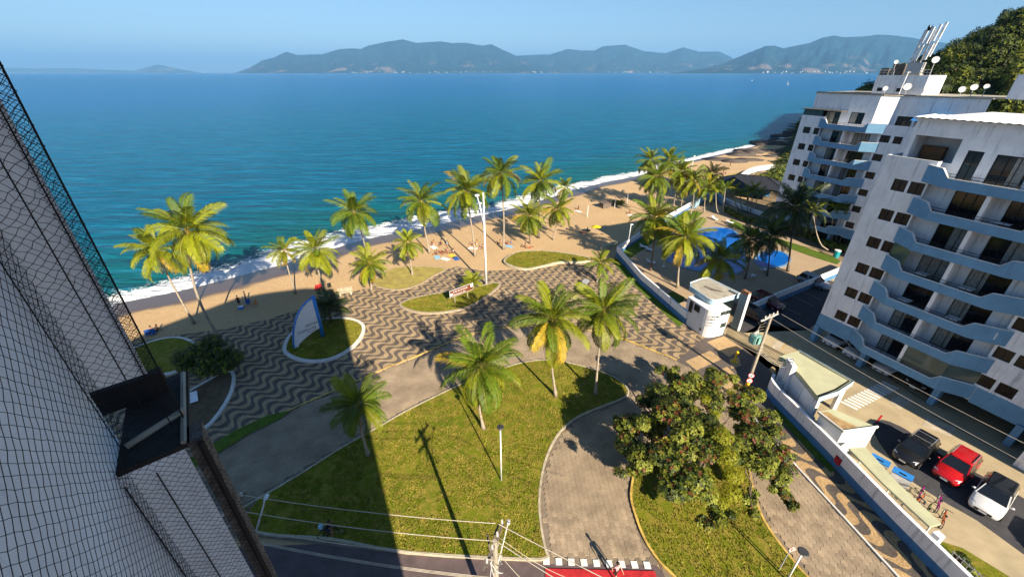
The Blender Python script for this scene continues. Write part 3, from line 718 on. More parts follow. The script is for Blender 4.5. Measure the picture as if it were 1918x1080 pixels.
FH = 2.745; ZB = 2.25
def apartment(P0, ang, name, label, nf=6, near=True):
    a = radians(ang); dx, dy = sin(a), -cos(a)
    root = thing(name, label, 'apartment building', (P0[0], P0[1], 0), atan2(dy, dx))
    W_ = 16.2; DP = 15.0 if near else 13.0
    rr = random.Random(3 if near else 8)
    ztop = ZB + FH * nf          # bottom of the topmost parapet (terrace level)
    # ---- walls: two end towers on the facade, a recessed middle, sides, back
    wall = MB(); wins = []; winsR = []; doors = []
    for k in range(nf):
        zb = ZB + FH * k
        sl_, st = zb + 1.57, zb + 2.60
        wl = [(1.33, 2.38), (2.58, 3.63)] if near else [(0.92, 2.15), (2.72, 3.62)]
        for x0, x1 in wl: wins.append((x0, x1, sl_, st))
        for x0, x1 in ([(12.62, 13.66), (13.88, 14.94)] if near else [(12.75, 14.05), (14.5, 15.6)]): winsR.append((x0, x1, sl_, st))
        doors += [(5.45, 7.5, zb + 0.2, zb + 2.42, k, 0), (8.75, 11.15, zb + 0.2, zb + 2.42, k, 1)]
    zt = ztop + 1.72
    holed(wall, 0, 3.75, ZB - 0.1, zt, wins, 0.0)
    holed(wall, 12.45, W_ + 0.3, ZB - 0.1, zt - 0.4, winsR, 0.0)
    holed(wall, 3.75, 12.45, ZB - 0.1, ztop + 0.18, [d[:4] for d in doors], 0.62, 0.2)
    wall.quad((3.75, 0, ZB - 0.1), (3.75, 0.62, ZB - 0.1), (3.75, 0.62, zt), (3.75, 0, zt)); wall.quad((12.45, 0, ZB - 0.1), (12.45, 0, zt - 0.4), (12.45, 0.62, zt - 0.4), (12.45, 0.62, ZB - 0.1))
    # ends, back, and the slab over the garage
    wall.quad((0, 0, ZB - 0.1), (0, 0, zt), (0, DP, zt), (0, DP, ZB - 0.1)); wall.quad((W_ + 0.3, 0, ZB - 0.1), (W_ + 0.3, DP, ZB - 0.1), (W_ + 0.3, DP, zt), (W_ + 0.3, 0, zt - 0.4))
    wall.quad((0, DP, ZB - 0.1), (0, DP, zt), (W_ + 0.3, DP, zt), (W_ + 0.3, DP, ZB - 0.1))
    wall.quad((0, 0, ZB - 0.1), (0, DP, ZB - 0.1), (W_ + 0.3, DP, ZB - 0.1), (W_ + 0.3, 0, ZB - 0.1))
    # terrace floor and inner parapet faces
    wall.quad((0.14, 0.14, ztop + 0.2), (W_, 0.14, ztop + 0.2), (W_, DP, ztop + 0.2), (0.14, DP, ztop + 0.2))
    wall.quad((0, 0, zt), (3.75, 0, zt), (3.75, 0.14, zt), (0, 0.14, zt)); wall.quad((0, 0, zt), (0.14, 0.14, zt), (0.14, DP, zt), (0, DP, zt))
    wall.quad((0.14, 0.14, ztop + 0.2), (0.14, 0.14, zt), (3.75, 0.14, zt), (3.75, 0.14, ztop + 0.2)); wall.quad((0.14, 0.14, zt), (0.14, 0.14, ztop + 0.2), (0.14, DP, ztop + 0.2), (0.14, DP, zt))
    wall.build('wall', WHITE, root)
    for x0, x1, z0, z1 in wins + winsR:
        window_part(root, x0, x1, z0, z1, 0.08, GLASSB, panels=2)
    for x0, x1, z0, z1, k, side in doors:
        r = rr.random()
        cu = None
        pm = GLASS
        if r < 0.30: cu = (0.02, 0.45)
        elif r < 0.50: cu = (0.5, 0.98)
        elif r < 0.6: cu = (0.02, 0.98)
        window_part(root, x0, x1, z0, z1, 0.70, pm, panels=4 if rr.random() < 0.6 else 3, bars=1 if rr.random() < 0.4 else 0, name='balcony_door', curtain=cu)
    # ---- balconies
    path = [(3.2, 0.0), (5.1, -1.2), (11.1, -1.2), (12.96, 0.0)]
    def along():
        st = []
        def seg(p, q, n):
            for i in range(n): t = i / n; st.append((p[0] + (q[0] - p[0]) * t, p[1] + (q[1] - p[1]) * t))
        seg(path[0], path[1], 6); seg(path[1], path[2], 16); seg(path[2], path[3], 6); st.append(path[3])
        st += [(x, -1.2) for x in (5.25, 10.5, 10.95)] + [(4.55, -1.2 * (4.55 - 3.2) / 1.9)]
        return sorted(set(st))
    stn = along()
    def ptop(x):
        if x < 4.55: return 1.38
        if x < 5.25: return 1.38 + (0.75 - 1.38) * (x - 4.55) / 0.7
        if x < 10.5: return 0.75
        if x < 11.0: return 0.75 + 0.63 * (x - 10.5) / 0.5
        return 1.38
    slab = MB(); slab.prism([(3.3, 0.1), (5.12, -1.1), (11.08, -1.1), (12.86, 0.1), (12.45, 0.7), (3.75, 0.7)], 0.02, 0.19)
    par = MB(); n = len(stn); inn = offset_path(stn, 0.12, False)
    # walk offset to the inside (towards +y)
    if inn[n // 2][1] < stn[n // 2][1]: inn = offset_path(stn, -0.12, False)
    vs = []
    for (x, y), (xi, yi) in zip(stn, inn): t = ptop(x); vs += [(x, y, 0), (x, y, t), (xi, yi, t), (xi, yi, 0)]
    fs = []
    for i in range(n - 1):
        o = 4 * i; fs += [(o, o + 4, o + 5, o + 1), (o + 1, o + 5, o + 6, o + 2), (o + 2, o + 6, o + 7, o + 3), (o + 3, o + 7, o + 4, o)]
    fs += [(0, 1, 2, 3), (4 * n - 4, 4 * n - 1, 4 * n - 2, 4 * n - 3)]
    par.add(vs, fs)
    cop = MB(); vs = []
    for (x, y), (xi, yi) in zip(offset_path(stn, 0.025 * (-1 if inn[n // 2][1] > stn[n // 2][1] and offset_path(stn, 0.1, False)[n // 2][1] > stn[n // 2][1] else 1), False), inn): t = ptop(x); vs += [(x, y, t + 0.002), (x, y, t + 0.045), (xi, yi, t + 0.045), (xi, yi, t + 0.002)]
    cop.add(vs, fs)
    rail = MB()
    for z in (0.93, 1.13): rail.tube([(5.0, -1.14, z), (11.0, -1.14, z)], 0.022, 5)
    for x in (5.25, 6.6, 7.75, 8.3, 9.5, 10.6): rail.tube([(x, -1.14, 0.74), (x, -1.14, 1.14)], 0.018, 4)
    fin = MB(); fin.box((7.97, -0.22, 1.46), (0.26, 1.66, FH - 0.2))
    slm, pam, com, ram, fim = slab.mesh('balcony_slab', WHITE), par.mesh('balcony_parapet', BLUE), cop.mesh('coping', WHITEC), rail.mesh('railing', FRAME), fin.mesh('balcony_fin', WHITE)
    inc = MB(); inc.box((0, 0, 0.35), (0.6, 0.6, 0.05)); inc.box((0, 0.27, 0.62), (0.6, 0.05, 0.5))
    for sx in (-0.26, 0.26):
        for sy in (-0.26, 0.26): inc.box((sx, sy, 0.17), (0.05, 0.05, 0.34))
    for k in range(nf + 1):
        zb = ZB + FH * k
        link('balcony_slab', slm, root, (0, 0, zb)); p = link('balcony_parapet', pam, root, (0, 0, zb)); link('coping', com, p, (0, 0, 0))
        link('railing', ram, root, (0, 0, zb))
        if k < nf: link('balcony_fin', fim, root, (0, 0, zb + 0.0))
        if near and k == 0:   # glazed-in balcony on the first floor
            g = MB(); g.quad((8.15, -1.08, 0.8), (11.0, -1.08, 0.8), (11.0, -1.08, 2.72), (8.15, -1.08, 2.72)); g.quad((11.0, -1.08, 0.8), (12.8, 0.06, 1.4), (12.8, 0.06, 2.72), (11.0, -1.08, 2.72))
            g.build('glazing', GLASSG, root, loc=(0, 0, zb))
        if near and k == 3:
            g = MB(); g.quad((3.4, -0.05, 1.4), (5.1, -1.1, 0.8), (5.1, -1.1, 2.72), (3.4, -0.05, 2.72)); g.build('glazing', GLASSG, root, loc=(0, 0, zb))
    # base band of blue over the garage
    for bx_, bl_ in ((1.65, 3.34), (14.75, 3.5)): bb = MB(); bb.box((bx_, -0.02, ZB + 0.56), (bl_, 0.06, 1.56)); bb.build('base_band', BLUE, root)
    # pilotis columns
    cm = MB(); cm.box((0, 0, ZB / 2 - 0.02), (0.45, 1.1, ZB - 0.1)); cme = cm.mesh('column', BLUE)
    for x in (0.24, 5.1, 11.1, 16.2):
        link('column', cme, root, (x, 0.35, 0.04)); link('column', cme, root, (x, 7.0, 0.04))
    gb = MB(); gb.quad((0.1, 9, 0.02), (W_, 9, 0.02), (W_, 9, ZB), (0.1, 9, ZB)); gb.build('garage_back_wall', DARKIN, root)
    # ---- penthouse
    ph = MB(); PY = 1.3; zr = ztop + (4.65 if near else 5.15)
    if near:
        hp = [(0.95, 4.1, zt - 0.2, ztop + 3.45), (4.75, 5.75, ztop + 0.25, ztop + 2.7), (6.5, 8.6, ztop + 0.25, ztop + 2.65), (9.6, 12.0, ztop + 0.25, ztop + 2.65)]
        holed(ph, 0.6, W_, ztop + 0.2, zr, hp, PY, 0.25)
        ph.quad((0.6, PY, ztop + 0.2), (0.6, PY, zr), (0.6, DP - 1, zr), (0.6, DP - 1, ztop + 0.2))
        ph.quad((0.95, PY + 2.4, ztop + 0.2), (4.1, PY + 2.4, ztop + 0.2), (4.1, PY + 2.4, zr), (0.95, PY + 2.4, zr)); ph.quad((4.1, PY + .25, ztop + .2), (4.1, PY + 2.4, ztop + .2), (4.1, PY + 2.4, zr), (4.1, PY + .25, zr)); ph.quad((.95, PY + .25, ztop + .2), (.95, PY + .25, zr), (.95, PY + 2.4, zr), (.95, PY + 2.4, ztop + .2))
        for x0, x1, z0, z1 in hp[1:]: window_part(root, x0, x1, z0, z1, PY + 0.1, GLASS, panels=2 if x1 - x0 < 1.5 else 3, name='terrace_door', curtain=(0.55, 0.9) if x0 > 6 else None)
    else:
        hp = [(0.9, 5.4, ztop + 0.25, ztop + 2.5), (6.9, 8.9, ztop + 0.9, ztop + 2.6)]
        holed(ph, 0.5, 10.2, ztop + 0.2, zr, hp, PY, 0.25)
        window_part(root, 0.9, 5.4, ztop + 0.25, ztop + 2.5, PY + 0.1, GLASS, panels=5, name='terrace_door', curtain=(0.5, 0.8)); window_part(root, 6.9, 8.9, ztop + 0.9, ztop + 2.6, PY + 0.1, GLASS, panels=2, curtain=(0.02, 0.5))
        ph.quad((0.5, PY, ztop + 0.2), (0.5, PY, zr), (0.5, DP - 1, zr), (0.5, DP - 1, ztop + 0.2))
        # canted bay that catches the sun, then the rest of the penthouse
        ph.quad((10.2, PY, ztop + 0.2), (12.3, 2.9, ztop + 0.2), (12.3, 2.9, zr), (10.2, PY, zr))
        hq = [(12.6, 14.6, ztop + 0.9, ztop + 2.4), (15.0, 18.5, ztop + 0.3, ztop + 2.6)]
        holed(ph, 12.3, 22, ztop + 0.2, zr, hq, 2.9, 0.25)
        window_part(root, 12.6, 14.6, ztop + 0.9, ztop + 2.4, 3.0, GLASSB, panels=3)
        ph.quad((15, 5.2, ztop), (18.5, 5.2, ztop), (18.5, 5.2, zr), (15, 5.2, zr))
        cano = MB(); cano.box((3.0, 0.45, ztop + 2.72), (6.6, 1.7, 0.1)); cano.build('terrace_canopy', CONCD, root)
        gl = MB()
        for x in (0.1, 1.2, 2.3, 3.3): gl.box((x, 0.06, ztop + 2.2), (0.05, 0.05, 1.0))
        gl.box((1.7, 0.06, ztop + 1.76), (3.3, 0.05, 0.06)); gl.build('terrace_frame', FRAME, root)
        gp = MB(); gp.box((1.7, 0.06, ztop + 2.22), (3.2, 0.015, 0.86)); gp.build('terrace_glazing', GLASSG, root)
    ph.build('penthouse_wall', WHITE, root)
    rf = MB(); xe = W_ + 1 if near else 22.2
    rf.prism([(0.4, PY - 0.18), (xe, PY - 0.18), (xe, DP), (0.4, DP)] if near else [(0.4, PY - .15), (10.3, PY - .15), (12.35, 2.72), (xe, 2.72), (xe, DP), (0.4, DP)], zr + 0.002, zr + 0.16)
    r = rf.build('roof', ROOFG if not near else WHITEC, root)
    if near:
        cr = MB()   # corrugated white roofing over the front of the penthouse
        n = 64; vs = []
        for i in range(n + 1):
            x = 0.3 + (W_ + 0.8) * i / n; zz = 0.05 * (i % 2)
            vs += [(x, PY - 0.5, zr + 0.22 + zz), (x, PY + 2.6, zr + 0.34 + zz)]
        cr.add(vs, [(2 * i, 2 * i + 2, 2 * i + 3, 2 * i + 1) for i in range(n)]); cr.build('corrugated_roof', WHITEC, root)
        bx = MB(); bx.box((1.9, PY + 1.9, ztop + 1.3), (1.6, 0.5, 2.4)); bx.build('cupboard', mat('brown_wood', (0.20, 0.10, 0.045), 0.7), root)
        tk = MB(); tk.box((13.6, 8.0, zr + 1.0), (4.0, 5.0, 2.3)); tk.build('water_tank_house', WHITE, root); hl = MB(); hl.box((11.597, 6.6, zr + 0.75), (0.02, 0.9, 0.7)); hl.build('hatch', FRAME, root)
    else:
        dk = MB(); dk.box((7.5, PY - 0.06, zr + 0.2), (14.0, 0.1, 0.1)); dk.build('roof_edging', CONCD, root)
    return root, zr, ztop, PY

near_blk, zrN, ztN, PYN = apartment((34.0, 38.2), 24.0, 'apartment_building', 'near white apartment building with blue zigzag balconies over its open garage', near=True)
far_blk, zrF, ztF, PYF = apartment((51.2, 77.5), 25.0, 'apartment_building', 'farther white apartment building with blue balconies and phone antennas on its roof', near=False)
wg = MB(); wg.box((29.0, 4.0, 10.8), (8.0, 13.0, 21.6)); wg.build('added_shade_wing', WHITE, far_blk)  # wing added, sized and placed so its shadow covers the lower balconies
wg = MB(); wg.box((25.2, 5.0, zrF + 1.5), (4.0, 4.0, 2.8)); wg.build('tank_tower', WHITE, far_blk); wg = MB(); wg.box((23.19, 5.0, zrF + 0.8), (0.02, 1.0, 0.8)); wg.build('tower_hatch', FRAME, far_blk)
# unseen wing added to the near building to keep its facade in shade
wing = MB(); wing.box((22.6, 5.3, 12.0), (10.6, 15.0, 24.0)); wing.build('added_shade_wing', WHITE, near_blk)
for k in range(7):
    for x in (18.4, 20.6, 22.8, 25.0): window_part(near_blk, x, x + 1.5, 3.9 + FH * k, 5.1 + FH * k, -2.26, GLASSB)

def W2(root, p): return root.matrix_basis @ Vector(p)
for r_ in (near_blk, far_blk): pass
def wloc(root, x, y, z):
    a = root.rotation_euler.z; return Vector((root.location.x + x * cos(a) - y * sin(a), root.location.y + x * sin(a) + y * cos(a), z))

# ---- things on the balconies of the near building
def balcony_set(s, y, k, label, table=True):
    t = thing('balcony_furniture', label, 'garden table', wloc(near_blk, s, y, ZB + FH * k + 0.19), near_blk.rotation_euler.z, 'tables on the balconies')
    q = MB(); q.box((0, 0, 0.72), (0.8, 0.8, 0.05)); q.build('table_top', MATS['white_plastic'], t)
    for a_ in (-0.3, 0.3):
        for b_ in (-0.3, 0.3): q = MB(); q.box((a_, b_, 0.35), (0.05, 0.05, 0.7)); q.build('leg', FRAME, t)
for s, k, lb in ((6.4, 3, 'small table on the glazed balcony before the dividing fin'), (9.4, 3, 'small table on the balcony beyond the fin, one floor above the bicycle level'), (9.6, 2, 'small table on the third balcony up, beyond the fin'), (6.2, 2, 'small table on the third balcony up, before the fin'), (9.3, 5, 'small table on the sixth balcony up, beyond the fin')): balcony_set(s, -0.55, k, lb)
def aircon(s, k, label, y=-0.3, z=0.5):
    t = thing('air_conditioner', label, 'air conditioner', wloc(near_blk, s, y, ZB + FH * k + 0.19), near_blk.rotation_euler.z, 'air conditioners on the balconies')
    q = MB(); q.box((0, 0, z), (0.85, 0.32, 0.62)); q.build('case', WPLAST, t); q = MB(); q.disc((-0.12, -0.165, z), (0, -1, 0), 0.24, 0.02, 14); q.build('fan_grille', FRAME, t); q = MB(); q.box((0, 0, z / 2 - 0.16), (0.8, 0.3, 0.06)); q.build('bracket', FRAME, t)
aircon(11.9, 2, 'air conditioner unit on the third balcony up by the end wall'); aircon(4.4, 0, 'air conditioner unit on the lowest balcony beside the window pair'); aircon(12.0, 4, 'air conditioner unit on the fifth balcony up by the end wall')
# ---- lift and tank tower with the antenna mast on the far building
arot = far_blk.rotation_euler.z
t = MB(); t.box((10.6, 6.5, zrF + 1.45), (6.6, 5.0, 2.6)); t.build('tank_tower', WHITE, far_blk)
t = MB()
for x in (8.3, 10.9): t.box((x, 3.985, zrF + 0.75), (0.7, 0.03, 0.5))
t.build('tower_hatch', FRAME, far_blk)
t = MB()
for x0, x1 in ((7.4, 9.3), (12.6, 13.85)):
    for z in (0.35, 0.7): t.tube([(x0, 4.1, zrF + 2.75 + z), (x1, 4.1, zrF + 2.75 + z)], 0.03, 4)
    for k in range(4): x = x0 + (x1 - x0) * k / 3; t.tube([(x, 4.1, zrF + 2.75), (x, 4.1, zrF + 3.5)], 0.03, 4)
t.build('tower_railing', STEEL, far_blk)
mb_ = wloc(far_blk, 11.0, 6.4, zrF + 2.75)
mast = thing('antenna_mast', 'cluster of white phone antenna panels on a steel mast above the roof tower', 'antenna mast', mb_, arot)
q = MB(); q.tube([(0, 0, 0), (0.3, 0, 6.0)], 0.09, 6)
for k in range(5): q.tube([(-0.5, 0, 0.8 + k), (0.8, 0, 1.2 + k)], 0.035, 4)
q.tube([(-1.3, 0.2, 0), (0.2, 0, 5.0)], 0.05, 4); q.tube([(-2.4, 0.2, -0.0), (-0.4, 0, 4.4)], 0.045, 4)
q.build('mast_pole', STEEL, mast)
pn = MB(); pn.box((0, 0, 0), (0.30, 0.16, 2.1)); pnm = pn.mesh('antenna_panel', WPLAST)
for x, y, z in ((-0.9, 0.0, 4.9), (-0.45, -0.5, 5.3), (0.15, -0.6, 5.2), (0.75, -0.3, 5.5), (1.15, 0.1, 5.7), (-1.0, -0.1, 2.9), (-0.35, -0.4, 3.0), (0.7, -0.3, 3.1), (1.0, -0.1, 3.5)): 
    o = link('antenna_panel', pnm, mast, (x, y, z)); o.rotation_euler = (0, 0.10, 0)
cb = thing('equipment_cabinet', 'grey telecom cabinets at the foot of the antenna mast', 'cabinet', wloc(far_blk, 10.6, 5.2, zrF + 2.752), arot)
q = MB(); q.box((0.9, -0.5, 0.95), (1.9, 0.8, 1.5)); q.build('cabinet_body', STEEL, cb); q = MB(); q.box((-1.3, 0, 0.75), (1.5, 0.8, 1.5)); q.box((-3.2, 0.2, 0.5), (0.8, 0.8, 1.0)); q.build('battery_box', CONCD, cb)
q = MB(); q.box((0.9, -0.5, 0.1), (2.2, 1.0, 0.2)); q.build('plinth', KERB, cb)
def dish(p, r, label, face=(-0.6, -0.8, 0.25), h=0.8):
    r *= 0.78
    d = thing('satellite_dish', label, 'satellite dish', p, 0, 'satellite dishes on the roofs')
    f = Vector(face).normalized(); a = f.cross(Vector((0, 0, 1))).normalized(); b_ = f.cross(a)
    vs = []; n = 14
    for i, (rr_, dd) in enumerate(((0.0, -0.18), (0.5, -0.13), (0.85, -0.04), (1.0, 0.0))):
        for j in range(n): vs.append(Vector((0, 0, h)) + (a * cos(2 * pi * j / n) + b_ * sin(2 * pi * j / n)) * r * rr_ + f * dd * r)
    q = MB(); q.add(vs, [(i * n + j, i * n + (j + 1) % n, (i + 1) * n + (j + 1) % n, (i + 1) * n + j) for i in range(3) for j in range(n)]); q.build('dish_bowl', WPLAST, d, True)
    q = MB(); q.tube([(0, 0, 0), (0, 0, h) - f * 0.2 if False else Vector((0, 0, h)) - f * 0.2 * r], 0.04, 5); q.tube([Vector((0, 0, h)) - b_ * r * 0.9, Vector((0, 0, h)) + f * r * 0.7], 0.02, 4); q.build('dish_arm', STEEL, d)
dish(wloc(far_blk, 9.7, 2.7, zrF + 0.16), 0.42, 'white dish below the tower beside the small dark hatch')
dish(wloc(far_blk, 12.2, 3.2, zrF + 0.16), 0.62, 'large cream dish in front of the sunlit end of the tower', h=1.1)
dish(wloc(far_blk, 14.4, 4.2, zrF + 0.16), 0.42, 'white dish just behind the sunlit corner of the tower')
dish(wloc(far_blk, 13.6, 4.6, zrF + 2.755), 0.55, 'round white dish on top of the tower beside the ladder frame', h=2.0)
dish(wloc(far_blk, 9.0, 4.3, zrF + 2.755), 0.35, 'small white drum dish beside the leaning mast', h=1.8)
dish(wloc(far_blk, 18.2, 4.0, zrF + 0.16), 0.5, 'dish at the start of the row against the forest hill', h=0.9)
dish(wloc(far_blk, 19.2, 4.4, zrF + 0.16), 0.5, 'middle dish of the row against the forest hill', h=1.2)
dish(wloc(far_blk, 20.2, 5.0, zrF + 0.16), 0.4, 'last and smallest dish of the row against the forest hill', h=1.3)
bp_ = thing('lamp_post', 'thin white mast standing in front of the roof tower', 'mast', wloc(far_blk, 11.6, 2.9, zrF + 0.16))
q = MB(); q.tube([(0, 0, 0), (0.1, 0, 3.0)], 0.06, 6); q.box((0.2, 0, 3.0), (0.5, 0.08, 0.06)); q.build('mast_pole', WPLAST, bp_)
aw = thing('awning', 'bright blue cloth awning on the far terrace', 'awning', wloc(far_blk, 17.2, 2.2, ztF + 2.3), arot)
q = MB(); n = 8; vs = []
for i in range(n + 1): t_ = i / n; vs += [(-1.8, 0.6 - 2.4 * t_, 0.55 - 0.75 * t_ ** 2), (1.8, 0.6 - 2.4 * t_, 0.55 - 0.75 * t_ ** 2)]
q.add(vs, [(2 * i, 2 * i + 1, 2 * i + 3, 2 * i + 2) for i in range(n)]); q.build('awning_cloth', BLUEP, aw)
q = MB(); q.tube([(-1.8, 0.6, 0.5), (-1.8, -1.8, -0.2)], 0.03, 4); q.tube([(1.8, 0.6, 0.5), (1.8, -1.8, -0.2)], 0.03, 4); q.build('awning_frame', STEEL, aw)
bagp = thing('storage_bag', 'blue round bag in the open terrace corner beside a brown cupboard', 'bag', wloc(near_blk, 1.6, PYN + 0.9, ztN + 0.2), 0)
q = MB(); q.ball((0, 0, 0.75), 0.5, 10, sq=(1, 0.8, 1)); q.build('bag_body', BLUEP, bagp, True); q = MB(); q.box((0, 0, 0.15), (0.7, 0.6, 0.3)); q.build('bag_base', DARKIN, bagp)

# ---- the building the picture is taken from: tall shaded side wall with its protecting net
own = thing('apartment_building', 'tall pale building at the picture edge, its wall behind a dark net', 'apartment building', (0, 0, 0))
A = Vector((0.585, -0.811, 0)); Nrm = Vector((0.811, 0.585, 0))   # along the facade, out of the facade
C1 = Vector((-3.0, 2.19, 0))
OWNW = mat('pale_own_wall', (0.80, 0.83, 0.88), 0.8, 0.06, 1.5, streak=0.3, bump=0.15, bscale=5)
def P2(v): return (v.x, v.y)
far_corner = C1 + A * 10.5
PIERW = mat('pier_wall_baked_skylight', (0.90, 0.91, 0.93), 0.8, 0.05, 1.5, streak=0.2, bump=0.1, bscale=5)  # own wall colour lightened: sky light on the pier put into the paint
body = [P2(C1), P2(far_corner), (-9.5, -26), (-24, -20), (-18.8, -7.8), (-13.8, -0.8), (-10.4, 0.9), (-5.8, 2.2)]
q = MB(); q.prism(body, -0.1, 30.0); q.build('wall', OWNW, own)
fc = far_corner; q = MB(); q.prism([P2(fc - Nrm * .01), P2(fc - A * 4.6 - Nrm * .01), P2(fc - A * 4.6 - Nrm * 12), P2(fc - Nrm * 12)], 30.003, 33.0); q.build('roof_house', OWNW, own)
# upper pier, lower pier and the ledge between them
Eu = Vector((-2.74, 2.41, 0)); B = (Eu - C1).normalized(); Bo = Vector((-A.x, -A.y, 0))
def pier(c, w, back, z0, z1): 
    c = Vector(c); return [P2(c - B * 0.3), P2(c + B * w), P2(c + B * (w - 0.06) + Bo * back), P2(c - B * 0.3 + Bo * back)]
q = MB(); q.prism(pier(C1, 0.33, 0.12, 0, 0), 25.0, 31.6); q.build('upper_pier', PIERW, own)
Cl = Vector((-2.80, 1.914, 0))
q = MB(); q.prism(pier(Cl, 0.39, 0.14, 0, 0), -0.1, 24.46); q.build('lower_pier', OWNW, own)
q = MB(); q.prism([P2(Cl + B * .0 + Bo * .0), P2(Cl + B * 0.43), P2(Cl + B * 0.43 + Bo * 1.05), P2(Cl + Bo * 1.05)], 24.463, 24.50); q.build('ledge', GRIME, own)
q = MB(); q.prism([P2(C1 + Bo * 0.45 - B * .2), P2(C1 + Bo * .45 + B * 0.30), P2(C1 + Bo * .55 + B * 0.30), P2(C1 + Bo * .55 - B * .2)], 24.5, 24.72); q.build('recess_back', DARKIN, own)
q = MB(); e0 = Cl + B * 0.40; q.tube([(e0.x, e0.y, 24.52), *( [P2(e0 + Bo * 1.0)[0], P2(e0 + Bo * 1.0)[1], 24.52], )], 0.02, 5)
q.build('ledge_lip', CONCP, own)
q = MB(); p0 = Cl + B * 0.05 + Bo * 0.22; p1 = Cl + B * 0.42 + Bo * 0.36
q.tube([(p0.x, p0.y, 24.53), (p1.x, p1.y, 24.56)], 0.026, 7); q.build('drain_pipe', CONCP, own, True)
q = MB(); tr = Cl + B * 0.415
for zz in range(1): q.prism([P2(tr), P2(tr + B * 0.10), P2(tr + B * 0.10 + Bo * 0.2), P2(tr + Bo * 0.2)], 5, 24.50)
q.build('stained_edge', BROWNE, own)

# net: long crossing cords with small random sag, plus border and fixing ropes
net = MB(); rn = random.Random(4)
def cords(origin, ux, nrm, w, z0, z1, cell, r, jit, hexy=0.0):
    h = z1 - z0; nx = int(w / cell) + 1; nz = int(h / cell)
    jx = {}
    def pt(i, j):
        if (i, j) not in jx: jx[(i, j)] = (rn.uniform(-jit, jit), rn.uniform(-jit, jit), rn.uniform(-jit, jit) * 0.6)
        a, b_, c = jx[(i, j)]
        return origin + ux * (i * cell * 0.5 + a) + Vector((0, 0, z0 + j * cell * 0.5 + b_)) + nrm * c
    I, J = 2 * nx, 2 * nz
    for i0 in range(-J, I + 1):
        if i0 % 2: continue
        for s in (1, -1):
            run = []
            for j in range(J + 1):
                i = (i0 + j) if s > 0 else (I - i0 - j)
                if 0 <= i <= I: run.append(pt(i, j))
                elif run: break
            if len(run) > 1: net.tube(run, r, 3, cap=False)
nA = C1 + Nrm * 0.06
cords(nA, A, Nrm, 2.4, 22.2, 27.4, 0.085, 0.0018, 0.004)
nB = Cl + A * 0.05
cords(nB, B, A, 0.52, 21.6, 24.6, 0.055, 0.0018, 0.008)
nC = C1 + A * 0.05
cords(nC, B, A, 0.36, 24.6, 28.6, 0.058, 0.0019, 0.010)
cords(nC + B * 0.310 + A * 0.02, B, A, 0.09, 24.6, 28.6, 0.024, 0.0017, 0.005)
for off, rr_ in ((0.406, 0.006), (0.32, 0.004), (0.0, 0.006), (0.22, 0.004)):
    p = nC + B * off; net.tube([(p.x, p.y, 24.4), (p.x, p.y, 28.6)], rr_, 5)
for off in (0.02, 0.2):
    p = nB + B * off; net.tube([(p.x, p.y, 21), (p.x, p.y, 24.4)], 0.005, 5)
p = nB + B * 0.50
net.tube([(p.x, p.y, 20), (p.x, p.y, 24.5)], 0.022, 5)
tag(net.build('safety_net', NETM), 'dark cord safety net stretched over the pale wall at the picture edge', 'net')

# ================================================================== PALMS
def frond_mesh(name, Lf, droop, m, seed, lift=0.0, nleaf=34, wid=0.62):
    """a coconut frond: arching stalk with two ranks of folded leaflets; grows along +x, droops to -z"""
    r = random.Random(seed); q = MB(); pts = []
    n = 12; ang = lift
    p = Vector((0, 0, 0)); st = Lf / n
    for i in range(n + 1):
        pts.append(p.copy()); t = i / n
        ang -= droop * (0.35 + 1.1 * t) / n
        p = p + Vector((cos(ang), 0, sin(ang))) * st
    side = r.uniform(-0.35, 0.35)
    pts = [Vector((v.x, v.y + side * (v.x / Lf) ** 2 * Lf * 0.25, v.z)) for v in pts]
    q.tube(pts, [0.036 * (1 - 0.85 * i / n) + 0.005 for i in range(n + 1)], 4, 1)
    def at(t):
        f = t * n; i = min(int(f), n - 1); return pts[i].lerp(pts[i + 1], f - i), (pts[i + 1] - pts[i]).normalized()
    for k in range(nleaf):
        t = 0.12 + 0.88 * (k / (nleaf - 1)) ** 0.95
        c, d = at(t); up = Vector((0, 1, 0)).cross(d) * -1
        ll = wid * Lf / 4 * (0.60 + 1.55 * sin(pi * min(1, t * 0.90 + 0.06)) ** 0.8) * r.uniform(0.8, 1.12)
        if t > 0.93: ll *= 0.75
        for s in (1, -1):
            if r.random() < 0.05: continue
            fwd = 0.65 + 0.6 * t; dr = r.uniform(0.55, 1.15)
            o1 = (Vector((0, s, 0)) * 0.80 + d * fwd * 0.7 + up * r.uniform(0.0, 0.22)).normalized()
            o2 = (Vector((0, s, 0)) * 0.42 + d * fwd * 0.65 - Vector((0, 0, 1)) * dr).normalized()
            a, b_ = c, c + o1 * ll * 0.45; e = b_ + o2 * ll * 0.62
            w = d * (0.034 * Lf / 4 + 0.010)
            q.add([a - w * 0.5, a + w * 0.5, b_ + w, b_ - w, e + w * 0.2], [(0, 1, 2, 3), (3, 2, 4)], 0)
    return q.mesh(name, [m, RACH])
FK = {}
for key, dr, lift in (('up', 0.75, 0.0), ('mid', 1.35, 0.0), ('low', 1.5, 0.0)):
    for mk, m in (('g', FR_G), ('y', FR_Y), ('o', FR_O), ('s', FR_S)):
        FK[key + mk] = [frond_mesh('frond', 4.0, dr * f, m, hash((key, mk, i)) % 1000 if False else (len(FK) * 7 + i), nleaf=50) for i, f in ((0, 0.9), (1, 1.15))]
FK['dead'] = [frond_mesh('dead_frond', 3.4, 0.7, FR_D, 91, nleaf=30, wid=0.45)]
nutm = MB()
for k in range(7): a = k * 0.9; nutm.ball((0.26 * cos(a), 0.26 * sin(a), -0.1 - 0.07 * (k % 3)), 0.14, 6)
NUTM = nutm.mesh('coconut_bunch', NUT, True)
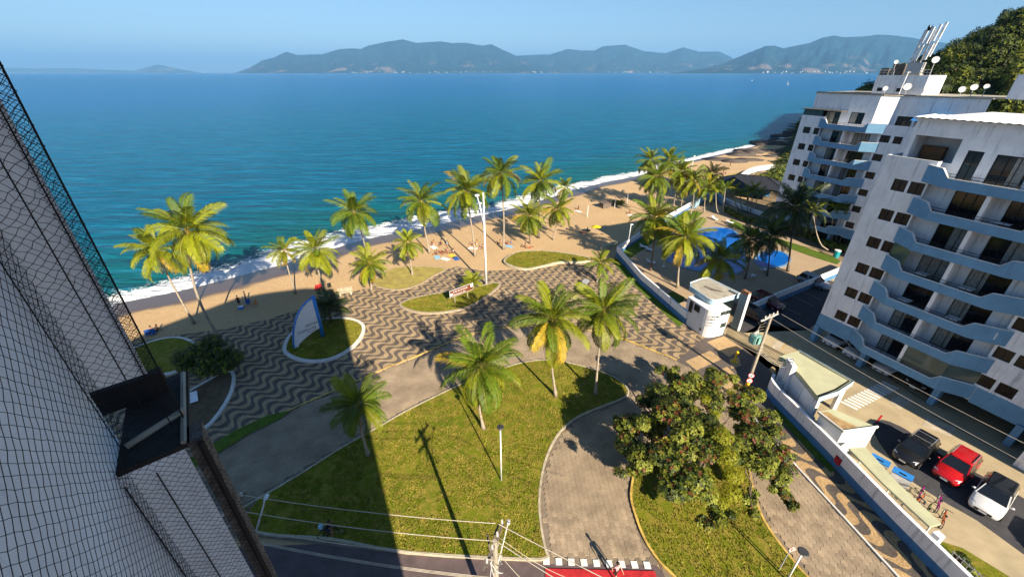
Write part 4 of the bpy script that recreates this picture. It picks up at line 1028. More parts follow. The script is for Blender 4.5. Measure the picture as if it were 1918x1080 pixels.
PALMG = {'beach': 'coconut palms along the beach', 'lawn': 'coconut palms round the lawns', 'pool': 'coconut palms round the pool'}
def palm(bpx, cpx, size, label, kind, tone='y', seed=0, nf=22, zb=0.0, trunk=TRUNK, tr=0.15, lean=0.0, dead=2):
    r = random.Random(seed * 13 + 5)
    b = G(bpx[0], bpx[1], zb); c = AtY(cpx[0], cpx[1], b.y + lean)
    H = max(1.0, c.z - zb)
    root = thing('coconut_palm', label, 'palm', (b.x, b.y, zb), 0, PALMG[kind])
    top = Vector((c.x - b.x, lean, H))
    n = 14; path = []
    bow = Vector((r.uniform(-0.05, 0.05), r.uniform(-.03, .03), 0)) * H
    for i in range(n + 1):
        t = i / n
        path.append(Vector((top.x * (t ** 1.25), top.y * t, H * t)) + bow * sin(pi * t))
    rad = [tr * (1.55 - 0.75 * min(1, (i / n) * 6) if i / n < 0.17 else 0.85 - 0.30 * i / n) * (1 + 0.05 * (i % 2)) for i in range(n + 1)]
    q = MB(); q.tube(path, rad, 8); q.build('trunk', trunk, root, True)
    q = MB(); q.tube([top - Vector((0, 0, 0.6)), top - Vector((0, 0, 0.1)), top + Vector((0, 0, 0.35))], [tr * 0.7, tr * 1.3, tr * 0.5], 7); q.build('crownshaft', NUT, root, True)
    o = link('coconut_bunch', NUTM, root, top - Vector((0, 0, 0.15))); o.scale = (size, size, size)
    az0 = r.uniform(0, 6.28)
    nf = int(nf * 1.3)
    for k in range(nf):
        t = k / (nf - 1)
        az = az0 + k * 2.39996 + r.uniform(-0.25, 0.25)
        el = radians(78 - 118 * t ** 0.9 + r.uniform(-9, 9))
        key = 'up' if t < 0.35 else ('mid' if t < 0.72 else 'low')
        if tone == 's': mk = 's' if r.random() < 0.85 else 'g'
        else:
            x = r.random()
            if tone == 'y': mk = 'g' if x < (0.40 - 0.2 * t) else ('y' if x < 1.0 - 0.24 * t * t else 'o')
            else: mk = 'g' if x < (0.72 - 0.25 * t) else ('y' if x < 1.0 - 0.07 * t else 'o')
        if t > 0.97 and tone == 'y' and r.random() < .4: mk = 'o'
        me = r.choice(FK[key + mk])
        f = link('frond', me, root)
        sc = size * r.uniform(0.86, 1.1) * (0.8 if t < 0.12 else 1.0)
        wind = 0.10 * cos(az - 0.2)
        f.matrix_local = Matrix.Translation(top + Vector((0, 0, 0.2 - 0.35 * t))) @ Matrix.Rotation(az, 4, 'Z') @ Matrix.Rotation(-(el + wind * 0.0), 4, 'Y') @ Matrix.Rotation(r.uniform(-0.5, 0.5), 4, 'X') @ Matrix.Diagonal((sc, sc, sc, 1))
    for k in range(dead):
        f = link('dead_frond', FK['dead'][0], root); az = r.uniform(0, 6.28); sc = size * r.uniform(0.6, 0.85)
        f.matrix_local = Matrix.Translation(top - Vector((0, 0, 0.3))) @ Matrix.Rotation(az, 4, 'Z') @ Matrix.Rotation(radians(r.uniform(55, 78)), 4, 'Y') @ Matrix.Diagonal((sc, sc, sc, 1))
    return root
ZS = -0.05
PL = [
 ((364, 606), (292, 468), 0.92, 'slanting palm with yellow lower fronds at the shaded edge of the sand', 'beach', 'y', 1, 22, ZS),
 ((410, 632), (350, 432), 1.03, 'tallest near palm, its bare trunk rising behind the dark round tree', 'beach', 'y', 2, 24, ZS),
 ((553, 549), (531, 470), 0.57, 'small slim palm on the sand behind the sail monument', 'beach', 'y', 3, 18, ZS),
 ((609, 545), (591, 468), 0.87, 'palm over the red chair on the sand behind the sail', 'beach', 'y', 4, 22, ZS),
 ((690, 506), (664, 398), 0.99, 'palm in front of white foam, its foot hidden by a shorter palm', 'beach', 'g', 5, 22, ZS),
 ((696, 543), (691, 494), 0.75, 'short bushy palm at the corner where sand meets mosaic', 'beach', 'y', 6, 20, 0.05),
 ((773, 516), (764, 455), 0.66, 'small palm standing on the dry yellow grass', 'beach', 'y', 7, 18, 0.05),
 ((805, 474), (789, 378), 1.06, 'tall palm behind the largest group of sunbathers', 'beach', 'g', 8, 22, ZS),
 ((890, 480), (873, 358), 1.10, 'wide palm partly behind the arm of the tall white street lamp', 'beach', 'g', 9, 24, ZS),
 ((943, 467), (938, 326), 1.06, 'highest straight palm with an orange dead skirt just past the street lamp', 'beach', 'g', 10, 22, ZS),
 ((1009, 446), (1012, 340), 1.03, 'tall dark crowned palm behind a pair of short palms', 'beach', 'g', 11, 20, ZS),
 ((992, 456), (991, 405), 0.87, 'short dense palm, first of the pair on open sand', 'beach', 'y', 12, 20, ZS),
 ((1036, 449), (1045, 392), 0.85, 'short palm with drooping fronds, second of the pair on open sand', 'beach', 'y', 13, 20, ZS),
 ((1053, 425), (1058, 352), 0.66, 'thin palm nearest the water beside the breaking foam', 'beach', 'g', 14, 16, ZS),
 ((906, 802), (902, 686), 0.88, 'full round palm in the middle of the large lawn near the garden lamp', 'lawn', 'g', 15, 26, 0.12),
 ((1041, 741), (1034, 600), 0.94, 'large palm with long yellow fronds on the lawn point', 'lawn', 'y', 16, 26, 0.12),
 ((1115, 738), (1130, 582), 0.84, 'green palm on the lawn tip beside the yellow fronded one', 'lawn', 'g', 17, 24, 0.12),
 ((690, 851), (671, 758), 0.70, 'half shaded palm on the lawn edge by the road', 'lawn', 'g', 18, 22, 0.12),
 ((1118, 528), (1124, 492), 0.63, 'low young palm on the mosaic near the corner of the pool wall', 'lawn', 'y', 19, 14, 0.1),
 ((1217, 398), (1218, 300), 0.87, 'tallest thin palm at the beach side of the pool garden', 'pool', 'g', 20, 18, 0.05),
 ((1243, 396), (1253, 300), 0.83, 'dark palm beside the tallest one at the pool garden', 'pool', 'g', 21, 18, 0.05),
 ((1222, 408), (1229, 332), 1.01, 'broad palm with a bright hanging frond outside the pool wall', 'pool', 'g', 22, 24, 0.05),
 ((1261, 397), (1276, 322), 0.97, 'palm with yellow hanging fronds behind the pool wall', 'pool', 'y', 23, 22, 0.05),
 ((1275, 392), (1282, 345), 0.74, 'palm with a white painted foot beside the pool wall', 'pool', 'y', 24, 18, 0.05),
 ((1293, 402), (1299, 337), 0.83, 'pale trunked palm at the back corner of the pool lawn', 'pool', 'g', 25, 20, 0.05),
 ((1319, 397), (1325, 349), 0.83, 'small palm by the white shower wall of the pool', 'pool', 'y', 26, 18, 0.05),
 ((1333, 384), (1334, 326), 0.83, 'windblown palm in front of the beach lawn', 'pool', 'g', 27, 18, 0.05),
 ((1218, 506), (1226, 408), 1.03, 'dark trunked palm on the paving close behind the pool wall', 'pool', 'g', 28, 24, 0.05),
 ((1269, 538), (1283, 445), 1.03, 'palm on the bright grass wedge between pool and guardhouse', 'pool', 'y', 29, 24, 0.05),
 ((1338, 546), (1350, 486), 0.90, 'palm hanging over the guardhouse roof before the pool', 'pool', 'y', 30, 22, 0.05),
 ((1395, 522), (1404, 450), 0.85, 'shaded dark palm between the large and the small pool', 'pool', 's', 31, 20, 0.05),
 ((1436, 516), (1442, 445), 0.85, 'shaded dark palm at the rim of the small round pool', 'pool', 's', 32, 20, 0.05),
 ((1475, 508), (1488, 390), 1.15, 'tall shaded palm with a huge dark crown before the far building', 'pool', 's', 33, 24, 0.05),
]
for p in PL:
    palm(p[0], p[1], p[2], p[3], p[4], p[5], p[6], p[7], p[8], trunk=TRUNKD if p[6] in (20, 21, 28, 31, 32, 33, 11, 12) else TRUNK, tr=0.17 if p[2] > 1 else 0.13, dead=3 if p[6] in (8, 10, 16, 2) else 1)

# slender curving palms of the terraces
def slender(bpx, cpx, label, seed, zb=0.3, size=0.52, nf=10):
    r = random.Random(seed); b = G(bpx[0], bpx[1], zb); c = AtY(cpx[0], cpx[1], b.y); H = c.z - zb
    root = thing('slender_palm', label, 'palm', (b.x, b.y, zb), 0, 'slender palms on the terraces')
    top = Vector((c.x - b.x, 0, H)); n = 9
    q = MB(); q.tube([Vector((top.x * (i / n) ** 0.6, 0, H * i / n)) for i in range(n + 1)], [0.11 - 0.005 * i for i in range(n + 1)], 6); q.build('trunk', CONCP, root, True)
    for k in range(nf):
        t = k / (nf - 1); az = k * 2.4 + r.uniform(-.3, .3); el = radians(70 - 70 * t)
        f = link('frond', r.choice(FK[('up' if t < 0.4 else 'mid') + ('y' if r.random() < 0.65 else 'g')]), root); sc = size * r.uniform(0.85, 1.1)
        f.matrix_local = Matrix.Translation(top) @ Matrix.Rotation(az, 4, 'Z') @ Matrix.Rotation(-el, 4, 'Y') @ Matrix.Diagonal((sc, sc * 1.2, sc, 1))
for i, (bp_, cp_, lb) in enumerate([
  ((1346, 399), (1341, 358), 'slim palm by the white shower wall, apart from the terrace row'), ((1356, 399), (1359, 352), 'slim palm leaning over the start of the hedge'),
  ((1384, 391), (1374, 354), 'first slim palm of the planter row, bending towards the beach'), ((1391, 391), (1387, 362), 'low slim palm second in the planter row'), ((1401, 396), (1404, 359), 'straight slim palm third in the planter row'),
  ((1406, 396), (1413, 353), 'tallest slim palm of the planter row under the pavilion roof'), ((1410, 396), (1421, 364), 'last slim palm of the planter row, leaning to the apartments'),
  ((1551, 468), (1523, 396), 'slim palm bent over strongly beside the dark crown'), ((1560, 455), (1564, 388), 'upright slim palm against the lowest balconies'), ((1566, 455), (1580, 390), 'middle slim palm of the clump by the building corner'), ((1570, 457), (1596, 400), 'slim palm leaning to the building corner')]):
    slender(bp_, cp_, lb, 40 + i)

# low cycad like palms
def low_palm(bpx, h, size, label, tone, seed, zb):
    r = random.Random(seed); b = G(bpx[0], bpx[1], zb)
    root = thing('low_palm', label, 'palm', (b.x, b.y, zb)); q = MB(); q.tube([(0, 0, 0), (0.05, 0, h)], [0.16, 0.13], 7); q.build('trunk', TRUNKD, root, True)
    for k in range(18):
        t = k / 17; az = k * 2.4; el = radians(72 - 85 * t)
        f = link('frond', r.choice(FK['up' + tone]), root); sc = size * r.uniform(0.85, 1.1)
        f.matrix_local = Matrix.Translation((0.05, 0, h)) @ Matrix.Rotation(az, 4, 'Z') @ Matrix.Rotation(-el, 4, 'Y') @ Matrix.Diagonal((sc, sc * 1.7, sc, 1))
low_palm((884, 543), 1.3, 0.42, 'low bushy palm between the brown sign and the tall lamp', 'y', 61, 0.27)
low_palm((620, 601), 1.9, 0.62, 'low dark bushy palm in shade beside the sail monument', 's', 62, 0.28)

# ================================================================== BROADLEAF TREES
def leaf_clumps(q, centers, nper, mats_w, size, r, flat=0.8, spread=1.0, rosette=5):
    for (c, rad) in centers:
        for _ in range(nper):
            v = Vector((r.gauss(0, 1), r.gauss(0, 1), r.gauss(0, 1))); v = v.normalized() * (r.random() ** 0.35)
            p = Vector(c) + Vector((v.x * rad, v.y * rad, v.z * rad * flat))
            out = (v + Vector((0, 0, 0.55))).normalized()
            mi = r.choices(range(len(mats_w)), mats_w)[0]
            a = out.cross(Vector((r.uniform(-1, 1), r.uniform(-1, 1), 0.3))).normalized(); b_ = out.cross(a)
            for k in range(rosette):
                an = 2 * pi * k / rosette + r.uniform(-.4, .4); d = a * cos(an) + b_ * sin(an); s = size * r.uniform(0.7, 1.25)
                e = d.cross(out) * s * 0.36; t = out * s * r.uniform(-0.15, 0.45)
                q.add([p + d * s * 0.1, p + d * s * 0.62 + e + t * .6, p + d * s * 1.15 + t, p + d * s * 0.62 - e + t * .6], [(0, 1, 2, 3)], mi)
def limb(q, a, b, r0, r1, rnd, n=6):
    a, b = Vector(a), Vector(b); pts = []
    for i in range(n + 1):
        t = i / n; w = (b - a).length * 0.06 * sin(pi * t)
        pts.append(a.lerp(b, t) + Vector((rnd.uniform(-w, w), rnd.uniform(-w, w), rnd.uniform(0, w))))
    q.tube(pts, [r0 + (r1 - r0) * i / n for i in range(n + 1)], 7)
# the almond like tree on the lawn island
ta = thing('broadleaf_tree', 'wide spreading broadleaf tree with glossy and reddish leaves over the paved road', 'tree', (14.6, 21.3, 0.1))
R0 = random.Random(21); O = Vector((14.6, 21.3, 0.1))
cl = []
for u, v, z, rad in [(1230, 745, 4.2, 1.35), (1285, 720, 4.4, 1.25), (1335, 735, 4.6, 1.2), (1200, 790, 3.9, 1.3), (1260, 790, 5.0, 1.35), (1320, 790, 5.3, 1.25), (1378, 765, 4.5, 1.1), (1185, 835, 3.6, 1.05), (1225, 850, 4.3, 1.2), (1285, 850, 5.0, 1.3), (1255, 905, 3.8, 1.1), (1310, 920, 3.6, 1.0), (1335, 955, 2.9, .55), (1350, 830, 5.0, 1.1), (1410, 800, 4.1, 1.1), (1430, 845, 3.8, 1.05), (1395, 850, 4.2, .9), (1450, 865, 3.5, .8), (1200, 875, 3.2, .75), (1168, 805, 3.4, .6),
                      (1455, 900, 3.1, .45), (1470, 925, 2.9, .38), (1480, 945, 2.8, .28), (1440, 880, 3.3, .5), (1405, 930, 3.0, .42), (1412, 962, 2.7, .25), (1322, 980, 2.6, .3), (1345, 705, 4.4, .8), (1410, 740, 4.1, .7), (1265, 700, 4.3, .6), (1160, 790, 3.2, .4)]:
    cl.append((G(u, v, z) - O, rad))
q = MB(); q.tube([(0, 0, -0.1), (0.02, 0, 0.5), (-0.05, 0.05, 1.3), (0.0, 0.1, 2.2)], [0.34, 0.26, 0.23, 0.2], 9)
for c, rad in cl:
    if rad > 0.7: limb(q, (0, 0.1, 2.0), c, 0.11, 0.03, R0)
for i in (20, 21, 22, 23): limb(q, cl[15][0], cl[i][0], 0.05, 0.02, R0)
for i in (24, 25): limb(q, cl[16][0], cl[i][0], 0.05, 0.02, R0)
q.build('trunk', BARK, ta, True)
q = MB()
for c, rad in cl:
    for s_ in range(8):     # each limb end carries several uneven bunches of its own tone
        off = Vector((R0.gauss(0, .62), R0.gauss(0, .62), R0.gauss(0, .28))) * rad
        w_ = R0.choice([(0.55, 0.33, 0.06, 0.06), (0.22, 0.46, 0.27, 0.05), (0.08, 0.34, 0.56, 0.02), (0.40, 0.34, 0.10, 0.16)])
        rr_ = rad * R0.uniform(0.45, 0.85); leaf_clumps(q, [(c + off, rr_)], int(235 * rr_ ** 2) + 14, w_, R0.uniform(0.13, 0.19), R0, 0.66)
q.build('crown', [LEAF_D, LEAF_M, LEAF_L, LEAF_R], ta)
q = MB()
for u, v, z, rad in [(1352, 815, 5.55, .75), (1362, 850, 5.3, .72), (1372, 885, 4.6, .72), (1368, 920, 3.7, .7), (1350, 940, 3.2, .5), (1320, 745, 5.1, .5), (1368, 735, 5.0, .5), (1392, 742, 4.6, .45), (1338, 775, 5.5, .5), (1300, 765, 5.4, .35)]:
    leaf_clumps(q, [(G(u, v, z) - O, rad)], int(900 * rad ** 2), [1], 0.065, R0, 0.75, rosette=4)
q.build('creeper', [LEAF_Y], ta)
# dark round tree in the shade
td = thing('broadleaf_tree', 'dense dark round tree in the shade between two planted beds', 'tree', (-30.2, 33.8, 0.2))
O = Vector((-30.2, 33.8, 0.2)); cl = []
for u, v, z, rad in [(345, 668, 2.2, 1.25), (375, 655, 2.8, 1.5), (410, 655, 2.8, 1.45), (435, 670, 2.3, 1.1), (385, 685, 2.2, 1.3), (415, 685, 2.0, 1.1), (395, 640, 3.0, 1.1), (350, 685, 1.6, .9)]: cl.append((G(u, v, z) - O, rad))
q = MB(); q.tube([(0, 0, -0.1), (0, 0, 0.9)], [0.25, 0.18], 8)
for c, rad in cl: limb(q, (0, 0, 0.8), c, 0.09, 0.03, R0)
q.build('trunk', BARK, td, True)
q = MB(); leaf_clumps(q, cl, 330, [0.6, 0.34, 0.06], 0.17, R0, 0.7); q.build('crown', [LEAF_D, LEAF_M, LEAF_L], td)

# ================================================================== HEADLAND: forested hill behind the apartments
HILLM = mat('forest_floor', (0.045, 0.055, 0.015), 0.95, 0.4, 0.1)
def hill_z(x, y):
    # rises to the right; its skyline falls toward the sea at the far end
    rx = x - 0.72 * (y - 150)
    t = max(0.0, min(1.0, (rx - 96) / 130.0))
    end = max(0.0, min(1.0, (305 - y) / 90.0))
    near = max(0.0, min(1.0, (y - 95) / 70.0))
    return 70 * (t ** 0.9) * (end ** 0.8) * near + noise.noise((x * 0.03, y * 0.03, 2)) * 5 * t
hv, hf = [], []; NX, NY = 44, 40
for j in range(NY + 1):
    for i in range(NX + 1):
        x = 60 + 400 * i / NX; y = 85 + 260 * j / NY; hv.append((x, y, hill_z(x, y) - 0.4))
for j in range(NY):
    for i in range(NX):
        a = j * (NX + 1) + i
        if max(hv[a][2], hv[a+1][2], hv[a+NX+1][2], hv[a+NX+2][2]) < 0.5: continue
        hf.append((a, a + 1, a + NX + 2, a + NX + 1))
me = bpy.data.meshes.new('hill'); me.from_pydata(hv, [], hf); me.materials.append(HILLM); struct(link('hill', me), 'steep headland hill covered with forest')
FD = mat('forest_dark', (0.030, 0.046, 0.010), 0.7, 0.4, 0.08, trans=0.15); FMm = mat('forest_mid', (0.090, 0.120, 0.016), 0.7, 0.4, 0.08, trans=0.2); FL = mat('forest_light', (0.20, 0.215, 0.020), 0.7, 0.35, 0.08, trans=0.25)
RF = random.Random(77)
def crown_mb(r, rad, w, n=330):
    q = MB(); lob = [(Vector((r.uniform(-.55, .55) * rad, r.uniform(-.55, .55) * rad, r.uniform(-.1, .45) * rad)), rad * r.uniform(0.45, 0.7)) for _ in range(6)]
    leaf_clumps(q, lob, n // 6, w, rad * 0.13, r, 0.75, rosette=4); return q
wts = [(0.55, 0.38, 0.07), (0.25, 0.5, 0.25), (0.1, 0.4, 0.5), (0.75, 0.22, 0.03)]
protos = [crown_mb(RF, 5.0, w) for w in wts]
pmesh = [p.mesh('crown', [FD, FMm, FL]) for p in protos]
cells = []
for y in range(100, 330, 6):
    for x in range(70, 330, 6):
        xx, yy = x + RF.uniform(-2.5, 2.5), y + RF.uniform(-2.5, 2.5); z = hill_z(xx, yy)
        dep = yy * _c + (EYE - z) * _s; uu = 959 + FPX * xx / dep; vv = 540 - FPX * (yy * _s - (EYE - z) * _c) / dep
        if z < 1.0 or uu < 1430 or uu > 2300 or vv < -160 or vv > 260: continue
        cells.append((yy + xx * 0.4 + (5000 if uu > 1990 else 0), xx, yy, z, uu, vv))
cells.sort()
trk = MB(); trk.tube([(0, 0, -5), (0.2, 0, 2)], [0.35, 0.2], 6); trkm = trk.mesh('trunk', BARK)
for k, (d_, x, y, z, uu, vv) in enumerate(cells[:300]):
    s = RF.uniform(0.6, 1.15); i = RF.choices(range(4), (4, 4, 2, 3))[0]
    t = thing('forest_tree', 'leafy tree of the unbroken forest on the headland hill', 'tree', (x, y, z + 1.5), RF.uniform(0, 6.28), 'trees of the headland forest'); t.scale = (s, s, s * RF.uniform(0.85, 1.35))
    link('crown', pmesh[i], t); link('trunk', trkm, t)
rest = MB()
for d_, x, y, z, uu, vv in cells[300:]:
    p = protos[RF.randrange(4)]; s = RF.uniform(0.7, 1.2); a = RF.uniform(0, 6.28); ca, sa = cos(a), sin(a)
    o = len(rest.v); rest.v += [(x + (vx * ca - vy * sa) * s, y + (vx * sa + vy * ca) * s, z + 1.5 + vz * s) for vx, vy, vz in p.v]
    rest.f += [tuple(i + o for i in f) for f in p.f]; rest.m += p.m
if rest.v: tag(rest.build('forest', [FD, FMm, FL]), 'farther forest canopy on the headland', None, None, 'stuff')
print('forest cells', len(cells))
# scrub at the foot of the hill by the far beach
RB = random.Random(5); q = MB()
for u, v in [(1470, 300), (1462, 312), (1482, 290), (1490, 305), (1455, 322), (1478, 318), (1495, 285), (1500, 300), (1440, 330), (1450, 338), (1420, 335), (1465, 335), (1478, 340), (1492, 330), (1500, 318)]:
    leaf_clumps(q, [(G(u, v, 1.0), RB.uniform(2.0, 3.4))], 130, [0.45, 0.4, 0.15], 0.5, RB, 0.6, rosette=4)
tag(q.build('undergrowth', [FD, FMm, FL]), 'dark undergrowth at the foot of the headland', None, None, 'stuff')
ROCKM = mat('dark_rock', (0.085, 0.070, 0.062), 0.9, 0.35, 0.4, bump=0.5, bscale=2)
q = MB(); RK = random.Random(9)
pts = [(1385, 300), (1410, 290), (1435, 282), (1460, 270), (1480, 262), (1500, 256), (1520, 250), (1545, 246)]
for u, v in pts:
    g = G(u, v, -0.3)
    for k in range(5):
        q.ball((g.x + RK.uniform(-7, 7), g.y + RK.uniform(-5, 5), -0.5), RK.uniform(2.0, 5.0), 7, sq=(1.6, 1.0, RK.uniform(0.2, 0.4)))
struct(q.build('shore_rock', ROCKM, None, True), 'dark sloping rocks where the far beach ends')

# ================================================================== WALLS, GUARDHOUSE, GATE, LOW BUILDINGS
def band_wall(name, label, path, h, split, thick=0.22, z0=0.0, up=WHITE, low=BLUED, cat='wall', closed=False):
    r = thing(name, label, cat, (path[0][0], path[0][1], z0)); L_ = [(p[0] - path[0][0], p[1] - path[0][1]) for p in path]
    q = MB(); strip_wall(q, L_, thick, 0.0, split, closed); q.build('painted_base', low, r)
    q = MB(); strip_wall(q, offset_path(L_, -0.003, closed), thick - 0.006 + 0.012, split + 0.002, h, closed); q.build('upper_wall', up, r)
    return r
pw = GP([(1153.3, 479), (1198, 533), (1240, 570), (1281, 607)])
band_wall('garden_wall', 'long low wall painted blue below and white above between mosaic and pool', pw, 1.75, 0.85)
pb = GP([(1153.6, 478), (1190, 453), (1225, 429), (1262, 407), (1292, 390)])
band_wall('garden_wall', 'low wall between the beach sand and the pool garden', pb[::-1], 1.5, 0.6)
pk = GP([(1399, 589), (1440, 570), (1500, 545), (1562, 519), (1590, 508)])
band_wall('garden_wall', 'white topped blue wall behind the parking bays', pk[::-1], 1.55, 0.75)
# perimeter wall along the sidewalk with its rounded end
per = smooth_loop([(24.75, 30.2), (24.25, 29.6), (24.0, 28.8), (24.1, 27.4), (24.35, 25.4), (24.75, 22.2), (25.0, 19.5), (25.3, 16.6), (25.75, 13.4), (26.2, 10.2), (26.6, 7.0)], 4, False)
band_wall('perimeter_wall', 'long curved wall painted blue below and lilac white above along the wave mosaic sidewalk', per, 1.85, 0.8, 0.25)
def simple_box_thing(name, label, cat, q, m, part, loc, rz=0.0):
    t = thing(name, label, cat, loc, rz); q.build(part, m, t); return t
# flat pale green slab roof of the shelter behind the wall
sh = thing('bicycle_shelter', 'narrow pale green flat roof behind the perimeter wall next to the cars', 'shelter', (0, 0, 0))
q = MB(); q.prism([(25.42, 21.4), (26.75, 21.5), (26.65, 18.6), (27.0, 15.6), (26.1, 15.4), (25.62, 18.4)], 1.86, 2.0); q.build('roof', GREENROOF, sh)
q = MB()
for x, y in ((26.6, 21.2), (26.55, 18.6), (26.8, 15.8)): q.tube([(x, y, 0.03), (x, y, 1.86)], 0.06, 6)
q.build('post', WHITEC, sh)
q = MB(); q.prism([(26.0, 15.1), (26.5, 15.2), (26.55, 14.8), (26.1, 14.7)], 0.0, 1.95); q.build('end_block', WHITEC, sh)
# second low block beside the zebra crossing
b2 = thing('service_block', 'small white block with a pale green roof half covered by a brown stained patch', 'small building', (0, 0, 0))
rp = [(24.83, 24.4), (26.3, 24.75), (28.5, 22.8), (25.45, 22.35)]
q = MB(); q.prism([(25.0, 24.3), (26.3, 24.6), (28.35, 22.78), (25.5, 22.42)], 0.0, 2.55); q.build('wall', WHITEC, b2)
q = MB(); q.prism(rp, 2.552, 2.66); q.build('roof', GREENROOF, b2)
q = MB(); q.prism([(24.95, 24.28), (25.7, 24.45), (26.05, 23.7), (26.75, 23.05), (26.95, 22.63), (25.5, 22.45)], 2.664, 2.672); q.build('stained_patch', mat('peeling_roof_patch', (0.36, 0.24, 0.11), 0.9, 0.3, 2.5, detail=9), b2)
q = MB(); strip_wall(q, [(24.83, 24.4), (25.45, 22.35), (28.5, 22.8)], 0.1, 2.664, 2.76, False); q.build('roof_kerb', WHITEC, b2)
# canopy over the pedestrian entrance
ca = thing('entrance_canopy', 'large flat pale green entrance canopy with a dark gutter line', 'canopy', (0, 0, 0))
cp = smooth_loop([(25.2, 30.8), (25.6, 28.4), (25.3, 25.3), (27.4, 26.1), (29.55, 27.3), (28.6, 29.5), (27.6, 31.7), (26.4, 31.3)], 1)
q = MB(); q.prism(cp, 2.95, 3.35); q.build('roof', [GREENROOF][0], ca)
q = MB(); strip_wall(q, [(25.35, 25.42), (27.4, 26.22), (29.40, 27.37), (28.48, 29.5), (27.62, 31.5)], 0.16, 3.352, 3.358, False); q.build('gutter', FRAME, ca)
q = MB(); strip_wall(q, [(25.24, 25.28), (27.4, 26.05), (29.6, 27.28), (28.65, 29.5), (27.62, 31.78)], -0.05, 2.9, 3.42, False); q.build('fascia', mat('pale_blue_fascia', (0.38, 0.52, 0.58), 0.7), ca)
q = MB(); q.box((29.2, 27.5, 1.47), (0.35, 0.35, 2.94)); q.build('column', WHITEC, ca)
q = MB(); q.box((28.4, 31.0, 1.47), (0.3, 0.3, 2.94)); q.build('column', WHITEC, ca)
q = MB(); q.prism([(25.2, 30.2), (25.4, 30.25), (25.75, 27.6), (25.5, 25.2), (25.3, 25.25), (25.5, 27.6)], 0, 2.9); q.build('wall', WHITE, ca)
q = MB(); q.box((25.45, 29.4, 1.9), (0.4, 1.3, 3.8), rz=radians(-12)); q.build('meter_wall', WHITE, ca)
q = MB(); strip_wall(q, [(24.75, 27.2), (25.3, 24.9)], 0.12, 0, 1.5, False); strip_wall(q, [(24.6, 29.2), (25.35, 29.0)], 0.12, 0, 1.6, False); q.build('planter_wall', WHITEC, ca)
# guardhouse
gh = thing('guardhouse', 'white guardhouse with rounded corner and overhanging blue edged flat roof', 'guardhouse', (0, 0, 0))
arc = []
c0, c1_, c2_ = Vector((21.75, 39.7)), Vector((22.0, 38.35)), Vector((23.3, 38.72))
for i in range(7): t = i / 6; p = c0 * (1 - t) ** 2 + c1_ * 2 * t * (1 - t) + c2_ * t * t; arc.append((p.x, p.y))
fp = [(20.93, 42.11)] + arc + [(24.71, 39.34), (23.45, 43.2)]
q = MB(); q.prism(fp, 0.0, 3.5); q.build('wall', WHITEC, gh)
arc2 = []
c0, c1_, c2_ = Vector((22.3, 40.8)), Vector((22.6, 39.7)), Vector((23.5, 40.1))
for i in range(7): t = i / 6; p = c0 * (1 - t) ** 2 + c1_ * 2 * t * (1 - t) + c2_ * t * t; arc2.append((p.x, p.y))
rf_ = [(21.85, 44.2), (21.5, 43.4), (21.9, 42.0)] + arc2 + [(26.6, 41.55), (24.6, 45.6), (24.0, 45.5)]
q = MB(); q.prism(rf_, 3.62, 4.25); q.build('roof', [mat('guardhouse_fascia', (0.30, 0.45, 0.55), 0.7, 0.1, 1)], gh)
q = MB(); q.prism([(x + (23.6 - x) * .06, y + (42.6 - y) * .06) for x, y in rf_], 4.252, 4.262); q.build('roof_screed', ROOFG, gh)
q = MB(); q.prism([(23.0, 43.3), (23.4, 43.5), (23.9, 42.7), (24.9, 42.0), (24.6, 41.8), (23.5, 42.3)], 4.264, 4.27); q.build('roof_stain', CONCD, gh)
q = MB(); strip_wall(q, rf_[3:] + rf_[:1], -0.08, 4.252, 4.32, False); q.build('roof_lip', WHITEC, gh)
d1 = Vector((24.71 - 23.3, 39.34 - 38.72, 0)).normalized(); n1 = Vector((d1.y, -d1.x, 0))
def on_front(s, z): p = Vector((23.3, 38.72, 0)) + d1 * s; return (p.x + n1.x * 0.06, p.y + n1.y * 0.06, z)
ang1 = atan2(d1.y, d1.x)
for s0, s1, z0, z1 in ((0.02, 0.6, 3.0, 3.42), (0.75, 1.42, 2.95, 3.42), (0.55, 1.3, 1.25, 1.75)):
    p = on_front(s0, z0); window_part(gh, 0, s1 - s0, 0, z1 - z0, 0, GLASSG, panels=2).matrix_local = Matrix.Translation(p) @ Matrix.Rotation(ang1, 4, 'Z')
d2 = (Vector((20.93, 42.11, 0)) - Vector((21.75, 39.7, 0))).normalized(); ang2 = atan2(-d2.y, -d2.x)
for s0, w, z0, z1 in ((0.55, 0.5, 1.9, 3.3), (1.35, 0.8, 2.5, 3.3)):
    p = Vector((20.93, 42.11, z0)) - d2 * s0 + Vector((-0.06, -0.015, 0)); window_part(gh, 0, w, 0, z1 - z0, 0, GLASS, panels=1).matrix_local = Matrix.Translation(p) @ Matrix.Rotation(ang2, 4, 'Z')
for k, (tx, sz) in enumerate((('CONDOMINIO', 0.34), ('EDIFICIO', 0.34), ('PORTARIA', 0.2), ('ENTRADA', 0.2))):
    text(tx, sz, FRAME, gh, (22.22, 38.62, 2.72 - 0.36 * k), (pi / 2, 0, 0), sx=0.5, ext=0.01)
q = MB(); q.box((21.7, 39.1, 0.9), (0.12, 0.2, 0.3)); q.build('intercom', FRAME, gh)
